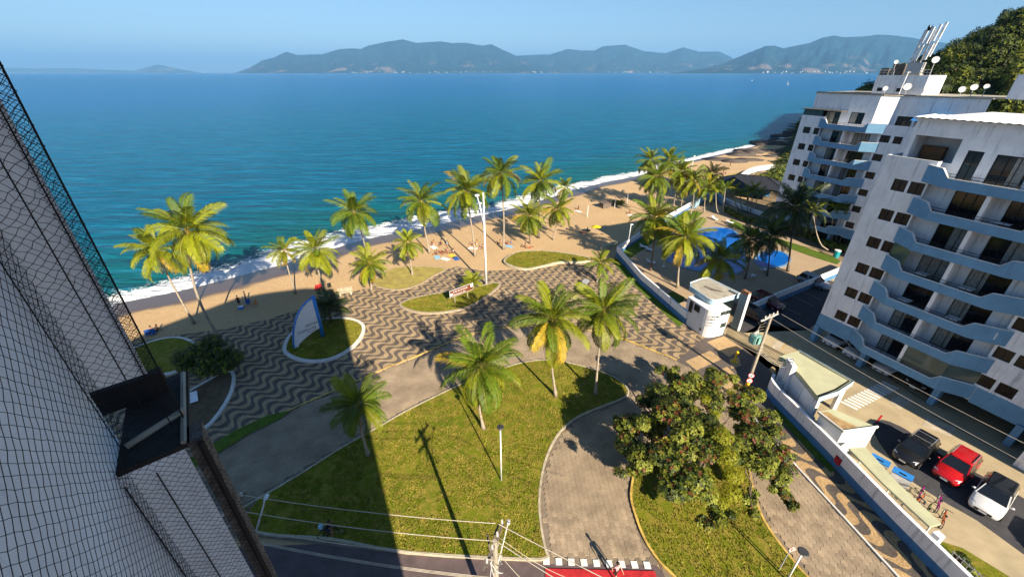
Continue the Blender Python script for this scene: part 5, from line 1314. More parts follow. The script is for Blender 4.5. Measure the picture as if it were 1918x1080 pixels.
# gate pillar
gp_ = thing('gate_pillar', 'tall grey and white gate pillar with a crumbling top beside the guardhouse', 'pillar', (26.55, 40.4, 0), radians(-65))
q = MB(); q.box((0, 0, 2.4), (0.9, 0.42, 4.8)); q.build('pillar_shaft', mat('slate_blue_paint', (0.17, 0.23, 0.27), 0.8, 0.15, 1), gp_)
q = MB(); q.box((0.465, 0, 2.5), (0.03, 0.44, 5.0)); q.build('white_edge', WHITEC, gp_)
q = MB(); q.box((0, 0, 5.0), (0.9, 0.40, 0.4)); q.ball((-0.2, 0, 5.2), 0.2, 6, sq=(1.2, .9, .5)); q.build('broken_top', mat('exposed_brick', (0.27, 0.14, 0.08), 0.9, 0.5, 6, bump=.5), gp_)
# sliding gate of vertical bars
g0, g1 = Vector((24.75, 39.0, 0)), Vector((28.1, 33.4, 0)); gd = (g1 - g0); gl = gd.length; ga = atan2(gd.y, gd.x)
gt = thing('sliding_gate', 'black sliding gate of thin vertical bars across the driveway', 'gate', (g0.x, g0.y, 0.1), ga)
q = MB(); q.box((gl / 2, 0, 1.35), (gl, 0.05, 0.05)); q.box((gl / 2, 0, 1.18), (gl, 0.05, 0.04)); q.box((gl / 2, 0, 0.12), (gl, 0.06, 0.07)); q.box((gl / 2, 0, 0.28), (gl, 0.05, 0.04)); q.build('gate_rail', FRAME, gt)
bm_ = MB(); bm_.box((0, 0, 0.72), (0.028, 0.028, 1.26)); bme = bm_.mesh('bar', FRAME)
for k in range(52): link('bar', bme, gt, (0.06 + k * (gl - 0.12) / 51, 0, 0))
# bollard
bo = thing('bollard', 'bright yellow intercom post standing in the driveway', 'post', (23.4, 34.1, 0.09), radians(-30))
q = MB(); q.box((0, 0, 0.05), (0.62, 0.34, 0.1)); q.build('plinth', YPAINT, bo)
q = MB(); q.tube([(0, 0, 0.1), (0, 0, 1.3)], [0.10, 0.10], 9); q.ball((0, 0, 1.33), 0.13, 9, sq=(1, 1, .7)); q.box((0.1, -0.04, 1.22), (0.16, 0.18, 0.22)); q.build('post_body', YPAINT, bo)

# zebra crossing and bay markings on the court
zs = [G(*p) for p in ((1573, 753), (1599, 768), (1656, 713), (1680, 731))]
z_a, z_b = Vector((30.41, 28.29, 0)), Vector((36.93, 31.23, 0)); zd = (z_b - z_a); ln = zd.length; za = atan2(zd.y, zd.x)
zm = MB(); zm.box((0, -0.62, 0), (0.30, 1.28, 0.006)); zme = zm.mesh('zebra_stripe', WPAINT)
for k in range(14): link('zebra_stripe', zme, court, (z_a + zd * ((k + 0.4) / 14) + Vector((0, 0, 0.037))), za + radians(12))
def line(px, w, m, parent=court, name='bay_line', z=0.043):
    a, b_ = G(px[0], px[1]), G(px[2], px[3]); d = b_ - a; q = MB(); q.box((0, 0, 0), (d.length, w, 0.006)); q.build(name, m, parent, loc=((a.x + b_.x) / 2, (a.y + b_.y) / 2, z), rz=atan2(d.y, d.x))
for px in ((1456, 541, 1523, 573), (1476, 534, 1540, 563), (1496, 528, 1550, 552), (1425, 556, 1500, 590), (1405, 566, 1445, 589), (1440, 550, 1480, 571)): line(px, 0.09, GLINE)
for px in ((1463, 656, 1470, 644), (1470, 644, 1502, 634)): line(px, 0.12, YLINE)
for px in ((1560, 665, 1575, 655), (1670, 716, 1690, 701), (1822, 792, 1850, 768)): line(px, 0.1, YLINE)
line((1641, 792, 1652, 778), 0.12, RED)
q = MB(); 
patchm = mat('pale_concrete_patch', (0.44, 0.38, 0.29), 0.9, 0.2, 1.5, detail=9)
for px in ([(1665, 752), (1690, 735), (1712, 748), (1685, 768)], [(1725, 797), (1737, 783), (1790, 800), (1780, 818)], [(1445, 652), (1452, 638), (1472, 643), (1462, 656)]):
    q.prism(GP(px), 0.034, 0.039)
q.build('repair_patch', patchm, court)
q = MB()
for x0, y0, x1, y1 in ((1742, 775, 1918, 868), (1640, 690, 1740, 757)):
    a, b_ = G(x0, y0), G(x1, y1); d = b_ - a; q.box(((a.x + b_.x) / 2, (a.y + b_.y) / 2, 0.036), (d.length, 0.10, 0.01), atan2(d.y, d.x))
q.build('drain_channel', DARKIN, court)

# ================================================================== POLES, LAMPS, SIGNS
def crossarm(q, z, l, a, y=0.0):
    ca_, sa_ = cos(a), sin(a); q.box((y * -sa_, y * ca_, z), (l, 0.10, 0.12), a)
up_ = thing('utility_pole', 'concrete utility pole with green transformer and white crossarms by the gate', 'utility pole', (22.79, 30.32, 0))
q = MB(); q.tube([(0, 0, 0), (0, 0, 8.3)], [0.17, 0.10], 8); q.build('pole_shaft', CONCP, up_)
q = MB(); crossarm(q, 8.1, 1.9, radians(28)); crossarm(q, 7.75, 1.9, radians(28), 0.25); q.build('crossarm', INSUL, up_)
q = MB(); q.box((-0.62, 0.2, 5.6), (0.75, 0.55, 0.85), radians(28)); 
for k in range(4): q.box((-0.62 + 0.42 * cos(radians(28) + k * pi / 2), 0.2 + 0.42 * sin(radians(28) + k * pi / 2), 5.55), (0.06, 0.4, 0.7), radians(28) + k * pi / 2)
q.build('transformer', TEAL, up_)
q = MB()
for k in range(3): q.tube([(-0.85 + 0.2 * k, 0.1 + 0.1 * k, 6.0), (-0.9 + 0.2 * k, 0.1 + 0.1 * k, 6.4)], 0.05, 6)
for k in range(4): q.tube([(-0.8 + 0.5 * k, -0.4 + 0.27 * k, 8.15), (-0.8 + 0.5 * k, -0.4 + 0.27 * k, 8.4)], 0.05, 6)
q.build('bushing', INSUL, up_, True)
q = MB()
for k in range(5): q.tube([(-0.1, 0.1, 7.4 - 0.35 * k), (-0.5 - 0.1 * k, 0.3, 7.0 - 0.3 * k), (-0.6, 0.2, 6.3)], 0.018, 4)
for z in (4.2, 4.6, 4.9): q.tube([(0.2 * cos(t), 0.2 * sin(t), z) for t in [i * 0.7 for i in range(10)]], 0.03, 4)
q.build('cable_loops', WIRE, up_)
for z in (1.62, 0.98):
    f = Vector((-0.35, -0.94, 0.15)).normalized()
    q = MB(); q.disc(Vector((-0.05, -0.17, z)), f, 0.27, 0.02, 20); s_ = q.build('no_parking_sign', MATS['red_road_paint'], up_)
    q = MB(); q.disc(Vector((-0.05, -0.17, z)) + f * 0.013, f, 0.21, 0.008, 20); q.build('sign_face', WPLAST, s_)
    t = text('E', 0.26, FRAME, s_, Vector((-0.05, -0.17, z)) + f * 0.02 + Vector((-0.075, 0.0, -0.10)), (pi / 2, 0, radians(-20)))
    q = MB(); p = Vector((-0.05, -0.17, z)) + f * 0.026; d = Vector((0.13, -0.05, 0.14)); q.tube([p - d, p + d], 0.022, 4); q.build('sign_bar', MATS['red_road_paint'], s_)
q = MB(); q.tube([(0, 0, 0.05), (0, 0, 0.7)], [0.185, 0.18], 8); q.build('painted_foot', YPAINT, up_)

def sag(a, b_, drop, r=0.017, n=12):
    a, b_ = Vector(a), Vector(b_); return [a.lerp(b_, i / n) - Vector((0, 0, drop * 4 * (i / n) * (1 - i / n))) for i in range(n + 1)]
def wires(label, pairs, r=0.02, drop=0.35, group=None):
    q = MB()
    for a, b_ in pairs: q.tube(sag(a, b_, drop), r, 4)
    return tag(q.build('overhead_cable', WIRE), label, 'cable', group)
# street pole below the camera with its tangle, and the one in the shade
sp_ = thing('utility_pole', 'utility pole at the bottom of the picture carrying a tangle of cables', 'utility pole', (-0.75, 10.45, 0))
q = MB(); q.tube([(0, 0, 0), (0, 0, 9.0)], [0.19, 0.11], 8); q.build('pole_shaft', CONCP, sp_)
q = MB(); crossarm(q, 8.8, 2.0, radians(70)); crossarm(q, 8.0, 1.6, radians(65), 0.2); q.build('crossarm', CONCD, sp_)
q = MB()
for k in range(4): q.tube([(-0.3 + 0.2 * k, -0.8 + 0.55 * k, 8.86), (-0.3 + 0.2 * k, -0.8 + 0.55 * k, 9.12)], 0.05, 6)
for k in range(7): q.tube(sag((0.3 * cos(k), 0.3 * sin(k), 8.6 - 0.2 * k), (0.35 * cos(k + 2), 0.9 * sin(k + 2), 7.6 - 0.15 * k), 0.3), 0.02, 4)
q.build('insulator_fittings', INSUL, sp_)
q = MB(); q.tube([(0.1, 0, 7.2), (0.35, 0.5, 8.0), (0.55, 1.15, 8.35)], 0.03, 6); q.ball((0.58, 1.25, 8.36), 0.10, 8, sq=(1, 1.6, .7)); q.build('lamp_arm', INSUL, sp_)
q = MB(); q.tube([(0.0, 0, 7.6), (-0.05, 0.55, 8.5), (0.15, 0.95, 8.7)], 0.045, 6); q.tube([(-0.15, 0, 7.5), (-0.35, 0.35, 8.9)], 0.05, 6); q.build('fuse_holder', CONCD, sp_)
lp_ = thing('utility_pole', 'dark utility pole in shade beside the pale wall of the near building', 'utility pole', (-13.6, 12.2, 0))
q = MB(); q.tube([(0, 0, 0), (0, 0, 8.6)], [0.19, 0.12], 8); q.build('pole_shaft', CONCD, lp_); q = MB(); crossarm(q, 8.4, 2.0, radians(75)); crossarm(q, 7.9, 2.0, radians(75), -0.4); q.build('crossarm', CONCD, lp_)
for k in range(4): q = MB(); q.tube([(-0.22 + 0.14 * k, -0.8 + 0.52 * k, 8.45), (-0.22 + 0.14 * k, -0.8 + 0.52 * k, 8.7)], 0.05, 6); q.build('insulator', INSUL, lp_)
for i, (zz, yy, dr) in enumerate(((9.05, 0.75, 0.25), (9.0, 0.0, 0.3), (8.95, -0.75, 0.3))):
    wires('%s cable strung over the lawn between the two lower poles' % ('upper', 'middle', 'lower')[i], [((-13.6, 12.2 + yy, 8.6), (-0.75, 10.45 + yy, zz))], 0.02, dr)
wires('bundle of three low telephone cables along the street', [((-13.5, 12.0, 6.4 + 0.1 * k), (-0.8, 10.3, 6.2 + 0.1 * k)) for k in range(3)], 0.014, 0.35)
wires('pair of pale cables running from the tangled pole over the red crossing', [((-0.6, 11.2, 9.0), (11.5, 5.0, 9.6)), ((-0.6, 10.4, 9.0), (9.8, 4.2, 9.5))], 0.022, 0.25)
wires('thin service cables dropping from the tangled pole', [((-0.5, 10.9, 8.4), (2.8, 11.5, 4.0)), ((-0.6, 10.5, 8.0), (1.6, 9.0, 7.0))], 0.014, 0.25)
wires('pair of cables passing over the parked cars', [((23.6, 30.3, 8.35), (31.0, 12.0, 8.6)), ((22.2, 30.0, 8.35), (29.2, 11.0, 8.6))], 0.018, 0.3)
wires('bundle of black service cables drooping from the gate pole to the entrance canopy', [((22.9, 30.2, 4.6), (25.4, 29.6, 3.6)), ((22.9, 30.2, 4.4), (25.4, 29.3, 3.55)), ((22.9, 30.2, 4.2), (25.4, 29.0, 3.5))], 0.02, 0.5)
q = MB()
for k in range(8): a = k * 0.8; q.tube([(25.45 + 0.25 * cos(a + t), 29.5 + 0.3 * sin(a + t), 3.75 + 0.2 * sin(a * 2 + t * 2)) for t in [i * 0.6 for i in range(10)]], 0.02, 4)
tag(q.build('cable_coil', FRAME), 'black tangle of coiled cable on top of the meter wall', 'cable')
g = G(474, 1014); tp = AtY(491, 936, g.y); t = thing('street_lamp', 'thin pale street lamp in the shade at the lawn corner by the net edge', 'street lamp', (g.x, g.y, 0.0)); q = MB(); q.tube([(0, 0, 0), (tp.x - g.x - 0.05, 0, tp.z - 0.5), (tp.x - g.x + 0.1, 0.1, tp.z)], [0.07, 0.05, 0.04], 7); q.build('lamp_post', WPLAST, t, True); q = MB(); q.ball((tp.x - g.x + 0.15, 0.2, tp.z), 0.17, 8, sq=(0.8, 1.5, .6)); q.build('lamp_head', WPLAST, t, True)
hb = thing('hydrant_box', 'small red box fixed to the blue part of the perimeter wall', 'hydrant box', (24.86, 21.15, 0.95), radians(-5)); q = MB(); q.box((0, 0, 0), (0.22, 0.5, 0.6)); q.build('box_body', MATS['red_road_paint'], hb); q = MB(); q.box((-0.125, 0, 0), (0.02, 0.4, 0.48)); q.build('box_door', MATS['red_road_paint'], hb)
# tall street lamp
tl = thing('street_lamp', 'very tall white street lamp with one long arm and bracket lights', 'street lamp', (-3.68, 51.6, 0.28))
q = MB(); q.tube([(0, 0, 0), (0, 0, 13.2)], [0.18, 0.09], 10); q.build('lamp_post', WPLAST, tl, True)
q = MB(); q.tube([(-0.05, 0.2, 7.8), (-0.55, 1.5, 10.6), (-1.0, 2.4, 12.0)], 0.09, 7); q.build('lamp_arm', WPLAST, tl, True)
for x, y, z in ((-1.05, 2.45, 12.15), (-0.75, 1.9, 11.2), (-0.85, 1.6, 10.2)): q = MB(); q.box((x, y, z), (0.55, 0.35, 0.22), 0.5); q.build('lamp_head', WPLAST, tl)
# garden lamps
def lamp(loc, h, label, r=0.26):
    t = thing('garden_lamp', label, 'lamp', loc); q = MB(); q.tube([(0, 0, 0), (0, 0, h - 0.2)], [0.055, 0.045], 7); q.build('lamp_post', WPLAST, t, True)
    q = MB(); q.tube([(0, 0, h - 0.28), (0, 0, h - 0.05), (0, 0, h)], [0.10, r, r * 0.85], 14); q.build('lamp_head', LAMPB, t)
gl_ = G(939, 899, 0.11); lamp((gl_.x, gl_.y, 0.11), 5.55, 'slim white garden lamp with a dark disc head on the large lawn')
lamp((16.5, 13.3, 0.11), 3.0, 'dark headed lamp beside the pink sign at the picture bottom', 0.30)
sg = thing('road_sign', 'pale pink diamond road sign on a thin post at the lawn corner', 'sign', (16.4, 13.9, 0.11)); q = MB(); q.tube([(0, 0, 0), (0, 0, 2.3)], 0.035, 6); q.build('sign_post', STEEL, sg)
q = MB(); d = Vector((-.38, -.55, .74)); q.add([(-.24, -0.06, 2.2), (0.02, -0.06, 1.94), (.28, -0.06, 2.2), (.02, -.06, 2.48), (-.24, -0.04, 2.2), (0.02, -0.04, 1.94), (.28, -0.04, 2.2), (.02, -.04, 2.48)], [(0, 1, 2, 3), (7, 6, 5, 4), (0, 4, 5, 1), (1, 5, 6, 2), (2, 6, 7, 3), (3, 7, 4, 0)]); q.build('sign_plate', mat('faded_pink_sign', (0.62, 0.42, 0.40), 0.6), sg)
q = MB(); q.box((0.02, -0.064, 2.2), (0.05, 0.006, 0.22)); q.box((0.02, -0.064, 2.27), (0.18, 0.006, 0.05)); q.build('sign_symbol', MATS['red_road_paint'], sg)
for (px, h, lb) in (((1175, 463), 4.2, 'white light post inside the corner of the pool wall'), ((1290, 340), 7.0, 'thin white pole on the sand behind the pool palms')):
    g = G(*px); t = thing('light_post', lb, 'lamp post', (g.x, g.y, -0.02)); q = MB(); q.tube([(0, 0, 0), (0.1, 0, h)], [0.07, 0.05], 6); q.build('lamp_post', WPLAST, t, True); q = MB(); q.box((0.2, 0, h), (0.45, 0.2, 0.12)); q.build('lamp_head', WPLAST, t)
# brown tourist sign
bs = thing('tourist_sign', 'brown tourist sign with white lettering on the leaf shaped lawn', 'sign', (-7.45, 46.14, 0.27), atan2(1.32, 1.54))
q = MB()
for x in (0.0, 2.03): q.box((x, 0.04, 0.62), (0.07, 0.05, 1.24))
q.build('sign_post', CONCP, bs)
q = MB(); q.box((1.10, 0, 1.55), (3.7, 0.05, 0.98)); q.build('sign_border', WPLAST, bs); q = MB(); q.box((1.10, -0.03, 1.55), (3.62, 0.012, 0.90)); q.build('sign_panel', SIGNB, bs)
text('Praia da Enseada', 0.34, WPLAST, bs, (-0.25, -0.04, 1.62), (pi / 2, 0, 0), sx=1.0); text('Mirante do Sul', 0.34, WPLAST, bs, (-0.25, -0.04, 1.2), (pi / 2, 0, 0), sx=0.95)
q = MB(); q.box((-0.5, -0.04, 1.45), (0.34, 0.01, 0.34)); q.box((2.7, -0.04, 1.72), (0.36, 0.01, 0.36)); q.build('sign_pictogram', WPLAST, bs)
# sail monument
d = Vector((2.35, 2.35, 0)).normalized()
sm = thing('sail_monument', 'white sail shaped monument with a blue mast edge and black lettering', 'monument', (-23.92, 36.35, 0.28), atan2(2.35, 2.35))
prof = []
Lw = 3.35; Ht = 5.0
for i in range(11): t = i / 10; prof.append((0.0 + (Lw - 0.35) * t ** 1.0 * (0.25 + 0.75 * t) if False else (Lw - 0.42) * (1 - (1 - t) ** 1.0) * (0.72 * t + 0.28), Ht * (1 - (1 - t) ** 1.5)))
low = [(Lw - 0.3 - (Lw - 0.75) * (i / 6), 1.25 - 1.0 * (i / 6) ** 1.6) for i in range(7)]
outl = [(0.0, -0.15)] + prof[1:] + [(Lw - 0.3, Ht)] + low + [(0.45, -0.12)]
def plate(q, poly, y0, y1): 
    n = len(poly); vs = [(x, y0, z) for x, z in poly] + [(x, y1, z) for x, z in poly]
    q.add(vs, [tuple(range(n)), tuple(range(2 * n - 1, n - 1, -1))] + [(i, i + n, (i + 1) % n + n, (i + 1) % n) for i in range(n)])
q = MB(); plate(q, outl, -0.12, 0.12); q.build('sail', WHITEC, sm)
q = MB(); edge_ = [(x - 0.10, z) for x, z in [(0.0, -0.2)] + prof[1:]] + [(x, z) for x, z in (prof[1:][::-1] + [(0.02, -0.2)])]; plate(q, edge_, -0.16, 0.16); q.build('sail_edge', BLUEP, sm)
q = MB(); q.tube([(Lw - 0.2, 0.0, -0.05), (Lw - 0.2, 0.0, Ht + 0.25)], 0.22, 9); q.build('mast', BLUEP, sm, True)
for tx, x, z, s_ in (('DEEM UMA', 1.62, 1.98, 0.42), ('CHANCE A PAZ', 0.72, 1.48, 0.42), ('JOHN LENNON', 1.72, 1.24, 0.2)): text(tx, s_, FRAME, sm, (x, -0.124, z), (pi / 2, 0, 0), sx=0.64)
pnl = thing('info_panel', 'tilted pale blue panel lying on the bare earth bed', 'panel', (G(363, 747, .3).x, G(363, 747, .3).y, 0.27), radians(35))
q = MB(); q.box((0, 0, 0.35), (0.75, 1.25, 0.05), M=Matrix.Rotation(radians(14), 4, 'X')); q.build('panel_face', WPLAST, pnl); q = MB(); q.box((0, 0, 0.15), (0.5, 0.6, 0.3)); q.build('panel_base', KERB, pnl)
# concrete bench where sand meets the mosaic
be = thing('park_bench', 'short concrete bench where the sand meets the mosaic', 'bench', (G(648, 552, .1).x, G(648, 552, .1).y, 0.1), radians(20))
q = MB(); q.box((0, 0, 0.45), (1.9, 0.5, 0.1)); q.build('seat', KERB, be); q = MB(); q.box((0, 0.26, 0.75), (1.9, 0.1, 0.6)); q.build('backrest', STONE, be)
for x in (-0.7, 0.7): q = MB(); q.box((x, 0, 0.2), (0.2, 0.45, 0.4)); q.build('leg', KERB, be)
# volleyball posts, tilted grey ramp by the young palm
for u, v, lb in ((1100, 406, 'thin white net post on the sand nearer the thin palm'), (1151, 388, 'thin white net post on the sand by the wooden heap'), (1174, 382, 'farthest thin white net post on the sand')):
    g = G(u, v); t = thing('net_post', lb, 'post', (g.x, g.y, ZS)); q = MB(); q.tube([(0, 0, 0), (0, 0, 2.5)], 0.06, 6); q.build('post_body', WPLAST, t); q = MB(); q.box((0, 0, 0.04), (0.4, 0.4, 0.08)); q.build('post_foot', KERB, t)
hp_ = thing('wooden_stall', 'dark heap of beach stall boards on the sand', 'stall', (G(1133, 388).x, G(1133, 388).y, ZS), 0.3)
q = MB(); q.box((0, 0, 0.6), (2.2, 1.4, 1.2), 0.2); q.build('stall_body', CONCD, hp_); q = MB(); q.box((0, 0, 1.25), (2.8, 1.9, 0.1), 0.2); q.build('stall_top', TRUNKD, hp_)
q = MB(); leaf_clumps(q, [((3.5, 1.5, 0.5), 1.2), ((5.2, 1.5, 0.4), 1.0)], 50, [0.2, 0.5, 0.3], 0.3, random.Random(2), 0.4); q.build('dry_brush', [LEAF_D, LEAF_M, LEAF_L], hp_)
rk = thing('grey_ramp', 'tilted grey slab beside the two lawn palms', 'ramp', (G(1092, 540).x, G(1092, 540).y, 0.1), radians(55)); q = MB(); q.box((0, 0, 0.55), (2.6, 0.8, 0.1), M=Matrix.Rotation(radians(-12), 4, 'Y')); q.build('slab', STEEL, rk); q = MB(); q.box((-0.9, 0, 0.3), (0.3, 0.6, 0.6)); q.build('support', KERB, rk)
bw = thing('low_wall', 'short pale green wall on the sand beside the pool corner', 'wall', (G(1140, 464).x, G(1140, 464).y, ZS), radians(40)); q = MB(); q.box((0, 0, 0.35), (4.2, 0.3, 0.7)); q.build('wall_body', GREENROOF, bw); q = MB(); q.box((0, 0, 0.73), (4.3, 0.4, 0.06)); q.build('coping', KERB, bw)

# ================================================================== POOL GARDEN
POOLM, N, L = nodes_of('pool_water'); b = N['Principled BSDF']; geo = N.new('ShaderNodeNewGeometry')
L.new(mixc(N, L, maprange(N, L, noise_(N, L, geo.outputs['Position'], 0.25, 3), .35, .65), (0.001, 0.085, 0.42), (0.002, 0.14, 0.55)), b.inputs['Base Color']); b.inputs['Roughness'].default_value = 0.08
bp = N.new('ShaderNodeBump'); bp.inputs['Strength'].default_value = 0.25; bp.inputs['Distance'].default_value = 0.05; L.new(noise_(N, L, geo.outputs['Position'], 1.8, 3), bp.inputs['Height']); L.new(bp.outputs[0], b.inputs['Normal'])
def pool(px, nm, label, rimz=0.16):
    lp = smooth_loop(GP(px, 0.1), 5)
    if sum(lp[i][0] * lp[(i + 1) % len(lp)][1] - lp[(i + 1) % len(lp)][0] * lp[i][1] for i in range(len(lp))) < 0: lp = lp[::-1]
    r = thing(nm, label, 'swimming pool', (0, 0, 0)); q = MB(); q.prism(offset_path(lp, 0.2), 0.051, 0.13, bottom=False); q.build('pool_surface', POOLM, r)
    q = MB(); strip_wall(q, offset_path(lp, -0.18), 0.4, 0.052, rimz); q.build('pool_rim', mat('pool_rim_tile', (0.16, 0.27, 0.42), 0.5, 0.1, 5), r)
pool([(1243, 482), (1252, 466), (1275, 452), (1290, 440), (1310, 430), (1345, 426), (1375, 432), (1390, 455), (1394, 485), (1388, 508), (1355, 514), (1310, 508), (1270, 497)], 'swimming_pool', 'large kidney shaped swimming pool with vivid blue water')
pool([(1415, 486), (1425, 474), (1450, 469), (1472, 475), (1480, 486), (1470, 497), (1445, 501), (1422, 497)], 'swimming_pool', 'small round paddling pool in the shade of dark palms')
sheet('lawn', GP([(1262, 598), (1232, 566), (1238, 556), (1260, 545), (1282, 556), (1281, 562), (1268, 572)], 0.08), 0.085, GRASSK, 'bright grass wedge inside the pool wall')
sheet('lawn', GP([(1160, 470), (1222, 430), (1288, 394), (1318, 398), (1305, 408), (1270, 425), (1235, 446), (1200, 470), (1178, 485)], 0.08), 0.085, GRASSK, 'lawn strip along the beach side of the pool')
sheet('lawn', GP([(1370, 410), (1400, 424), (1450, 444), (1500, 460), (1560, 480), (1575, 489), (1568, 495), (1520, 480), (1460, 458), (1395, 434), (1362, 418)], 0.08), 0.085, GRASSK, 'bright lawn strip below the hedge')
sheet('lawn', GP([(1345, 344), (1362, 328), (1392, 322), (1393, 330), (1372, 345), (1352, 356)], 0.02), 0.03, DRYG, 'sunlit beach lawn beside the pavilion')
hg = thing('hedge', 'long clipped hedge between pool garden and apartments', 'hedge', (0, 0, 0)); q = MB(); rh = random.Random(6); cs = []
for i in range(46):
    t = i / 45; u = 1362 + (1590 - 1362) * t; v = 392 + (462 - 392) * t + 6 * sin(t * 9); g = G(u, v, 0.6); cs.append((g, rh.uniform(0.8, 1.15)))
leaf_clumps(q, cs, 62, [0.3, 0.45, 0.25], 0.24, rh, 0.6); q.build('foliage', [LEAF_D, LEAF_M, LEAF_L], hg)
tw_ = GP([(1345, 372), (1380, 388), (1420, 402), (1432, 407)]); band_wall('terrace_wall', 'white rounded terrace wall below the slim palms', tw_[::-1], 0.9, 0.1, 0.5)
sw = GP([(1300, 392), (1318, 378), (1340, 376), (1352, 385)]); band_wall('shower_wall', 'pale wall with the shower niche at the back of the pool', sw, 1.9, 0.2, 0.3, up=MATS['guardhouse_fascia'])
cw = smooth_loop(GP([(1392, 337), (1405, 327), (1422, 321), (1445, 318), (1475, 319)]), 4, False); band_wall('ramp_wall', 'white curved wall by the far beach', cw, 1.3, 0.2, 1.2)
# pavilion with dark hip roof
pc_ = G(1407, 345, 3.0); pv_ = thing('pavilion', 'open pavilion with a dark blue black hip roof behind the slim palms', 'pavilion', (58.5, 99.5, 0), radians(-30))
hx_, hy_ = 7.6, 4.6
q = MB(); q.add([(-hx_, -hy_, 2.8), (hx_, -hy_, 2.8), (hx_, hy_, 2.8), (-hx_, hy_, 2.8), (-2.8, 0, 5.0), (2.8, 0, 5.0)], [(0, 1, 5, 4), (1, 2, 5), (2, 3, 4, 5), (3, 0, 4), (3, 2, 1, 0)]); q.build('roof', PAVDK, pv_)
q = MB(); q.tube([(-hx_, -hy_, 2.8), (-2.8, 0, 5.03), (2.8, 0, 5.03), (hx_, -hy_, 2.8)], 0.10, 5); q.tube([(hx_, hy_, 2.8), (2.8, 0, 5.03)], 0.10, 5); q.tube([(-hx_, hy_, 2.8), (-2.8, 0, 5.03)], 0.10, 5); q.build('roof_ridge', FRAME, pv_)
for x in (-6.8, 0, 6.8):
    for y in (-4, 4): q = MB(); q.box((x, y, 1.4), (0.3, 0.3, 2.8)); q.build('column', DARKIN, pv_)
q = MB(); q.box((0, 2, 0.9), (9, 0.3, 1.8)); q.build('back_wall', BLUED, pv_)
def lounger(px, rz, label):
    g = G(px[0], px[1], 0.06); t = thing('sun_lounger', label, 'sun lounger', (g.x, g.y, 0.055), rz, 'white sun loungers by the pool')
    q = MB(); q.box((0, -0.35, 0.3), (0.62, 1.2, 0.07)); q.build('seat', WPLAST, t); q = MB(); q.box((0, 0.25, 0.42), (0.62, 0.75, 0.06), M=Matrix.Translation((0, 0.1, -0.0)) @ Matrix.Rotation(radians(30), 4, 'X')); q.build('backrest', WPLAST, t)
    for x in (-0.25, 0.25):
        for y in (-0.8, 0.3): q = MB(); q.box((x, y, 0.14), (0.06, 0.06, 0.28)); q.build('leg', WPLAST, t)
for px, rz, lb in (((1336, 411), 0.4, 'lounger at the far deck edge, farther from the wall planter'), ((1364, 418), 1.0, 'lounger at the far deck edge beside the lawn strip'), ((1427, 508), 1.9, 'shaded lounger between the paddling pool and the parking wall'), ((1405, 520), 2.1, 'shaded lounger nearest the guardhouse palm'),
    ((1202, 464), 1.2, 'lounger under the palm shadow by the beach side lawn'), ((1212, 469), 1.1, 'second lounger beside the one under the palm shadow'), ((1215, 493), 1.3, 'lounger behind the long pool wall at the dark trunk'), ((1424, 436), 0.9, 'first of two white loungers below the hedge'), ((1436, 441), 0.9, 'second of two white loungers below the hedge')): lounger(px, rz, lb)
bn = thing('litter_bin', 'turquoise bin with a white lid at the end of the lawn strip', 'bin', (G(1565, 481, .06).x, G(1565, 481, .06).y, 0.055)); q = MB(); q.tube([(0, 0, 0), (0, 0, 1.1)], [0.4, 0.45], 10); q.build('bin_body', mat('turquoise_plastic', (0.02, 0.30, 0.36), 0.4), bn); q = MB(); q.tube([(0, 0, 1.102), (0, 0, 1.2)], 0.47, 10); q.build('lid', WPLAST, bn)
pm_ = thing('closed_parasol', 'closed beige parasol standing on the pool paving', 'parasol', (G(1243, 499, .06).x, G(1243, 499, .06).y, .055)); q = MB(); q.tube([(0, 0, 0), (0, 0, 2.4)], 0.03, 5); q.build('pole', WPLAST, pm_); q = MB(); q.tube([(0, 0, 0.9), (0, 0, 1.6), (0, 0, 2.4)], [0.18, 0.14, 0.04], 8); q.build('canopy', KERB, pm_); q = MB(); q.tube([(0, 0, 0), (0, 0, 0.1)], 0.28, 10); q.build('base', WPLAST, pm_)
ump = thing('beach_umbrella', 'yellow beach umbrella tilted on the sand', 'umbrella', (G(1114, 440).x, G(1114, 440).y, ZS)); q = MB(); q.tube([(0, 0, 0), (0.1, 0, 1.9)], 0.03, 5); q.build('pole', WPLAST, ump)
vs = [(0.1, 0, 2.05)] + [(0.1 + 0.95 * cos(i * pi / 5), 0.95 * sin(i * pi / 5), 1.65) for i in range(10)]; q = MB(); q.add(vs, [(0, i + 1, (i + 1) % 10 + 1) for i in range(10)]); q.build('canopy', YPAINT, ump)

# shrubs behind the railing, railing, grass by the cars
sheet('lawn', [(27.25, 15.4), (27.9, 15.7), (29.0, 15.2), (33.4, 9.0), (35, 4), (30.0, 4), (28.6, 9.6)], 0.04, GRASSM, 'sunny grass strip beside the parked cars')
fl = thing('flower_bed', 'dark leafy bed with red flowers behind the railing', 'flower bed', (0, 0, 0)); q = MB(); rs = random.Random(8); cs = []
for i in range(30):
    t = i / 29; x = 27.0 + 2.2 * t; y = 14.9 - 6.8 * t; cs.append((Vector((x + rs.uniform(-.55, .45), y, 0.6)), rs.uniform(0.4, 0.65)))
leaf_clumps(q, cs, 75, [0.72, 0.17, 0.04, 0.07], 0.16, rs, 0.8); q.build('foliage', [LEAF_D, LEAF_M, LEAF_L, LEAF_R], fl)
r0, r1 = Vector((26.55, 14.2, 0)), Vector((28.3, 8.2, 0)); rd = r1 - r0
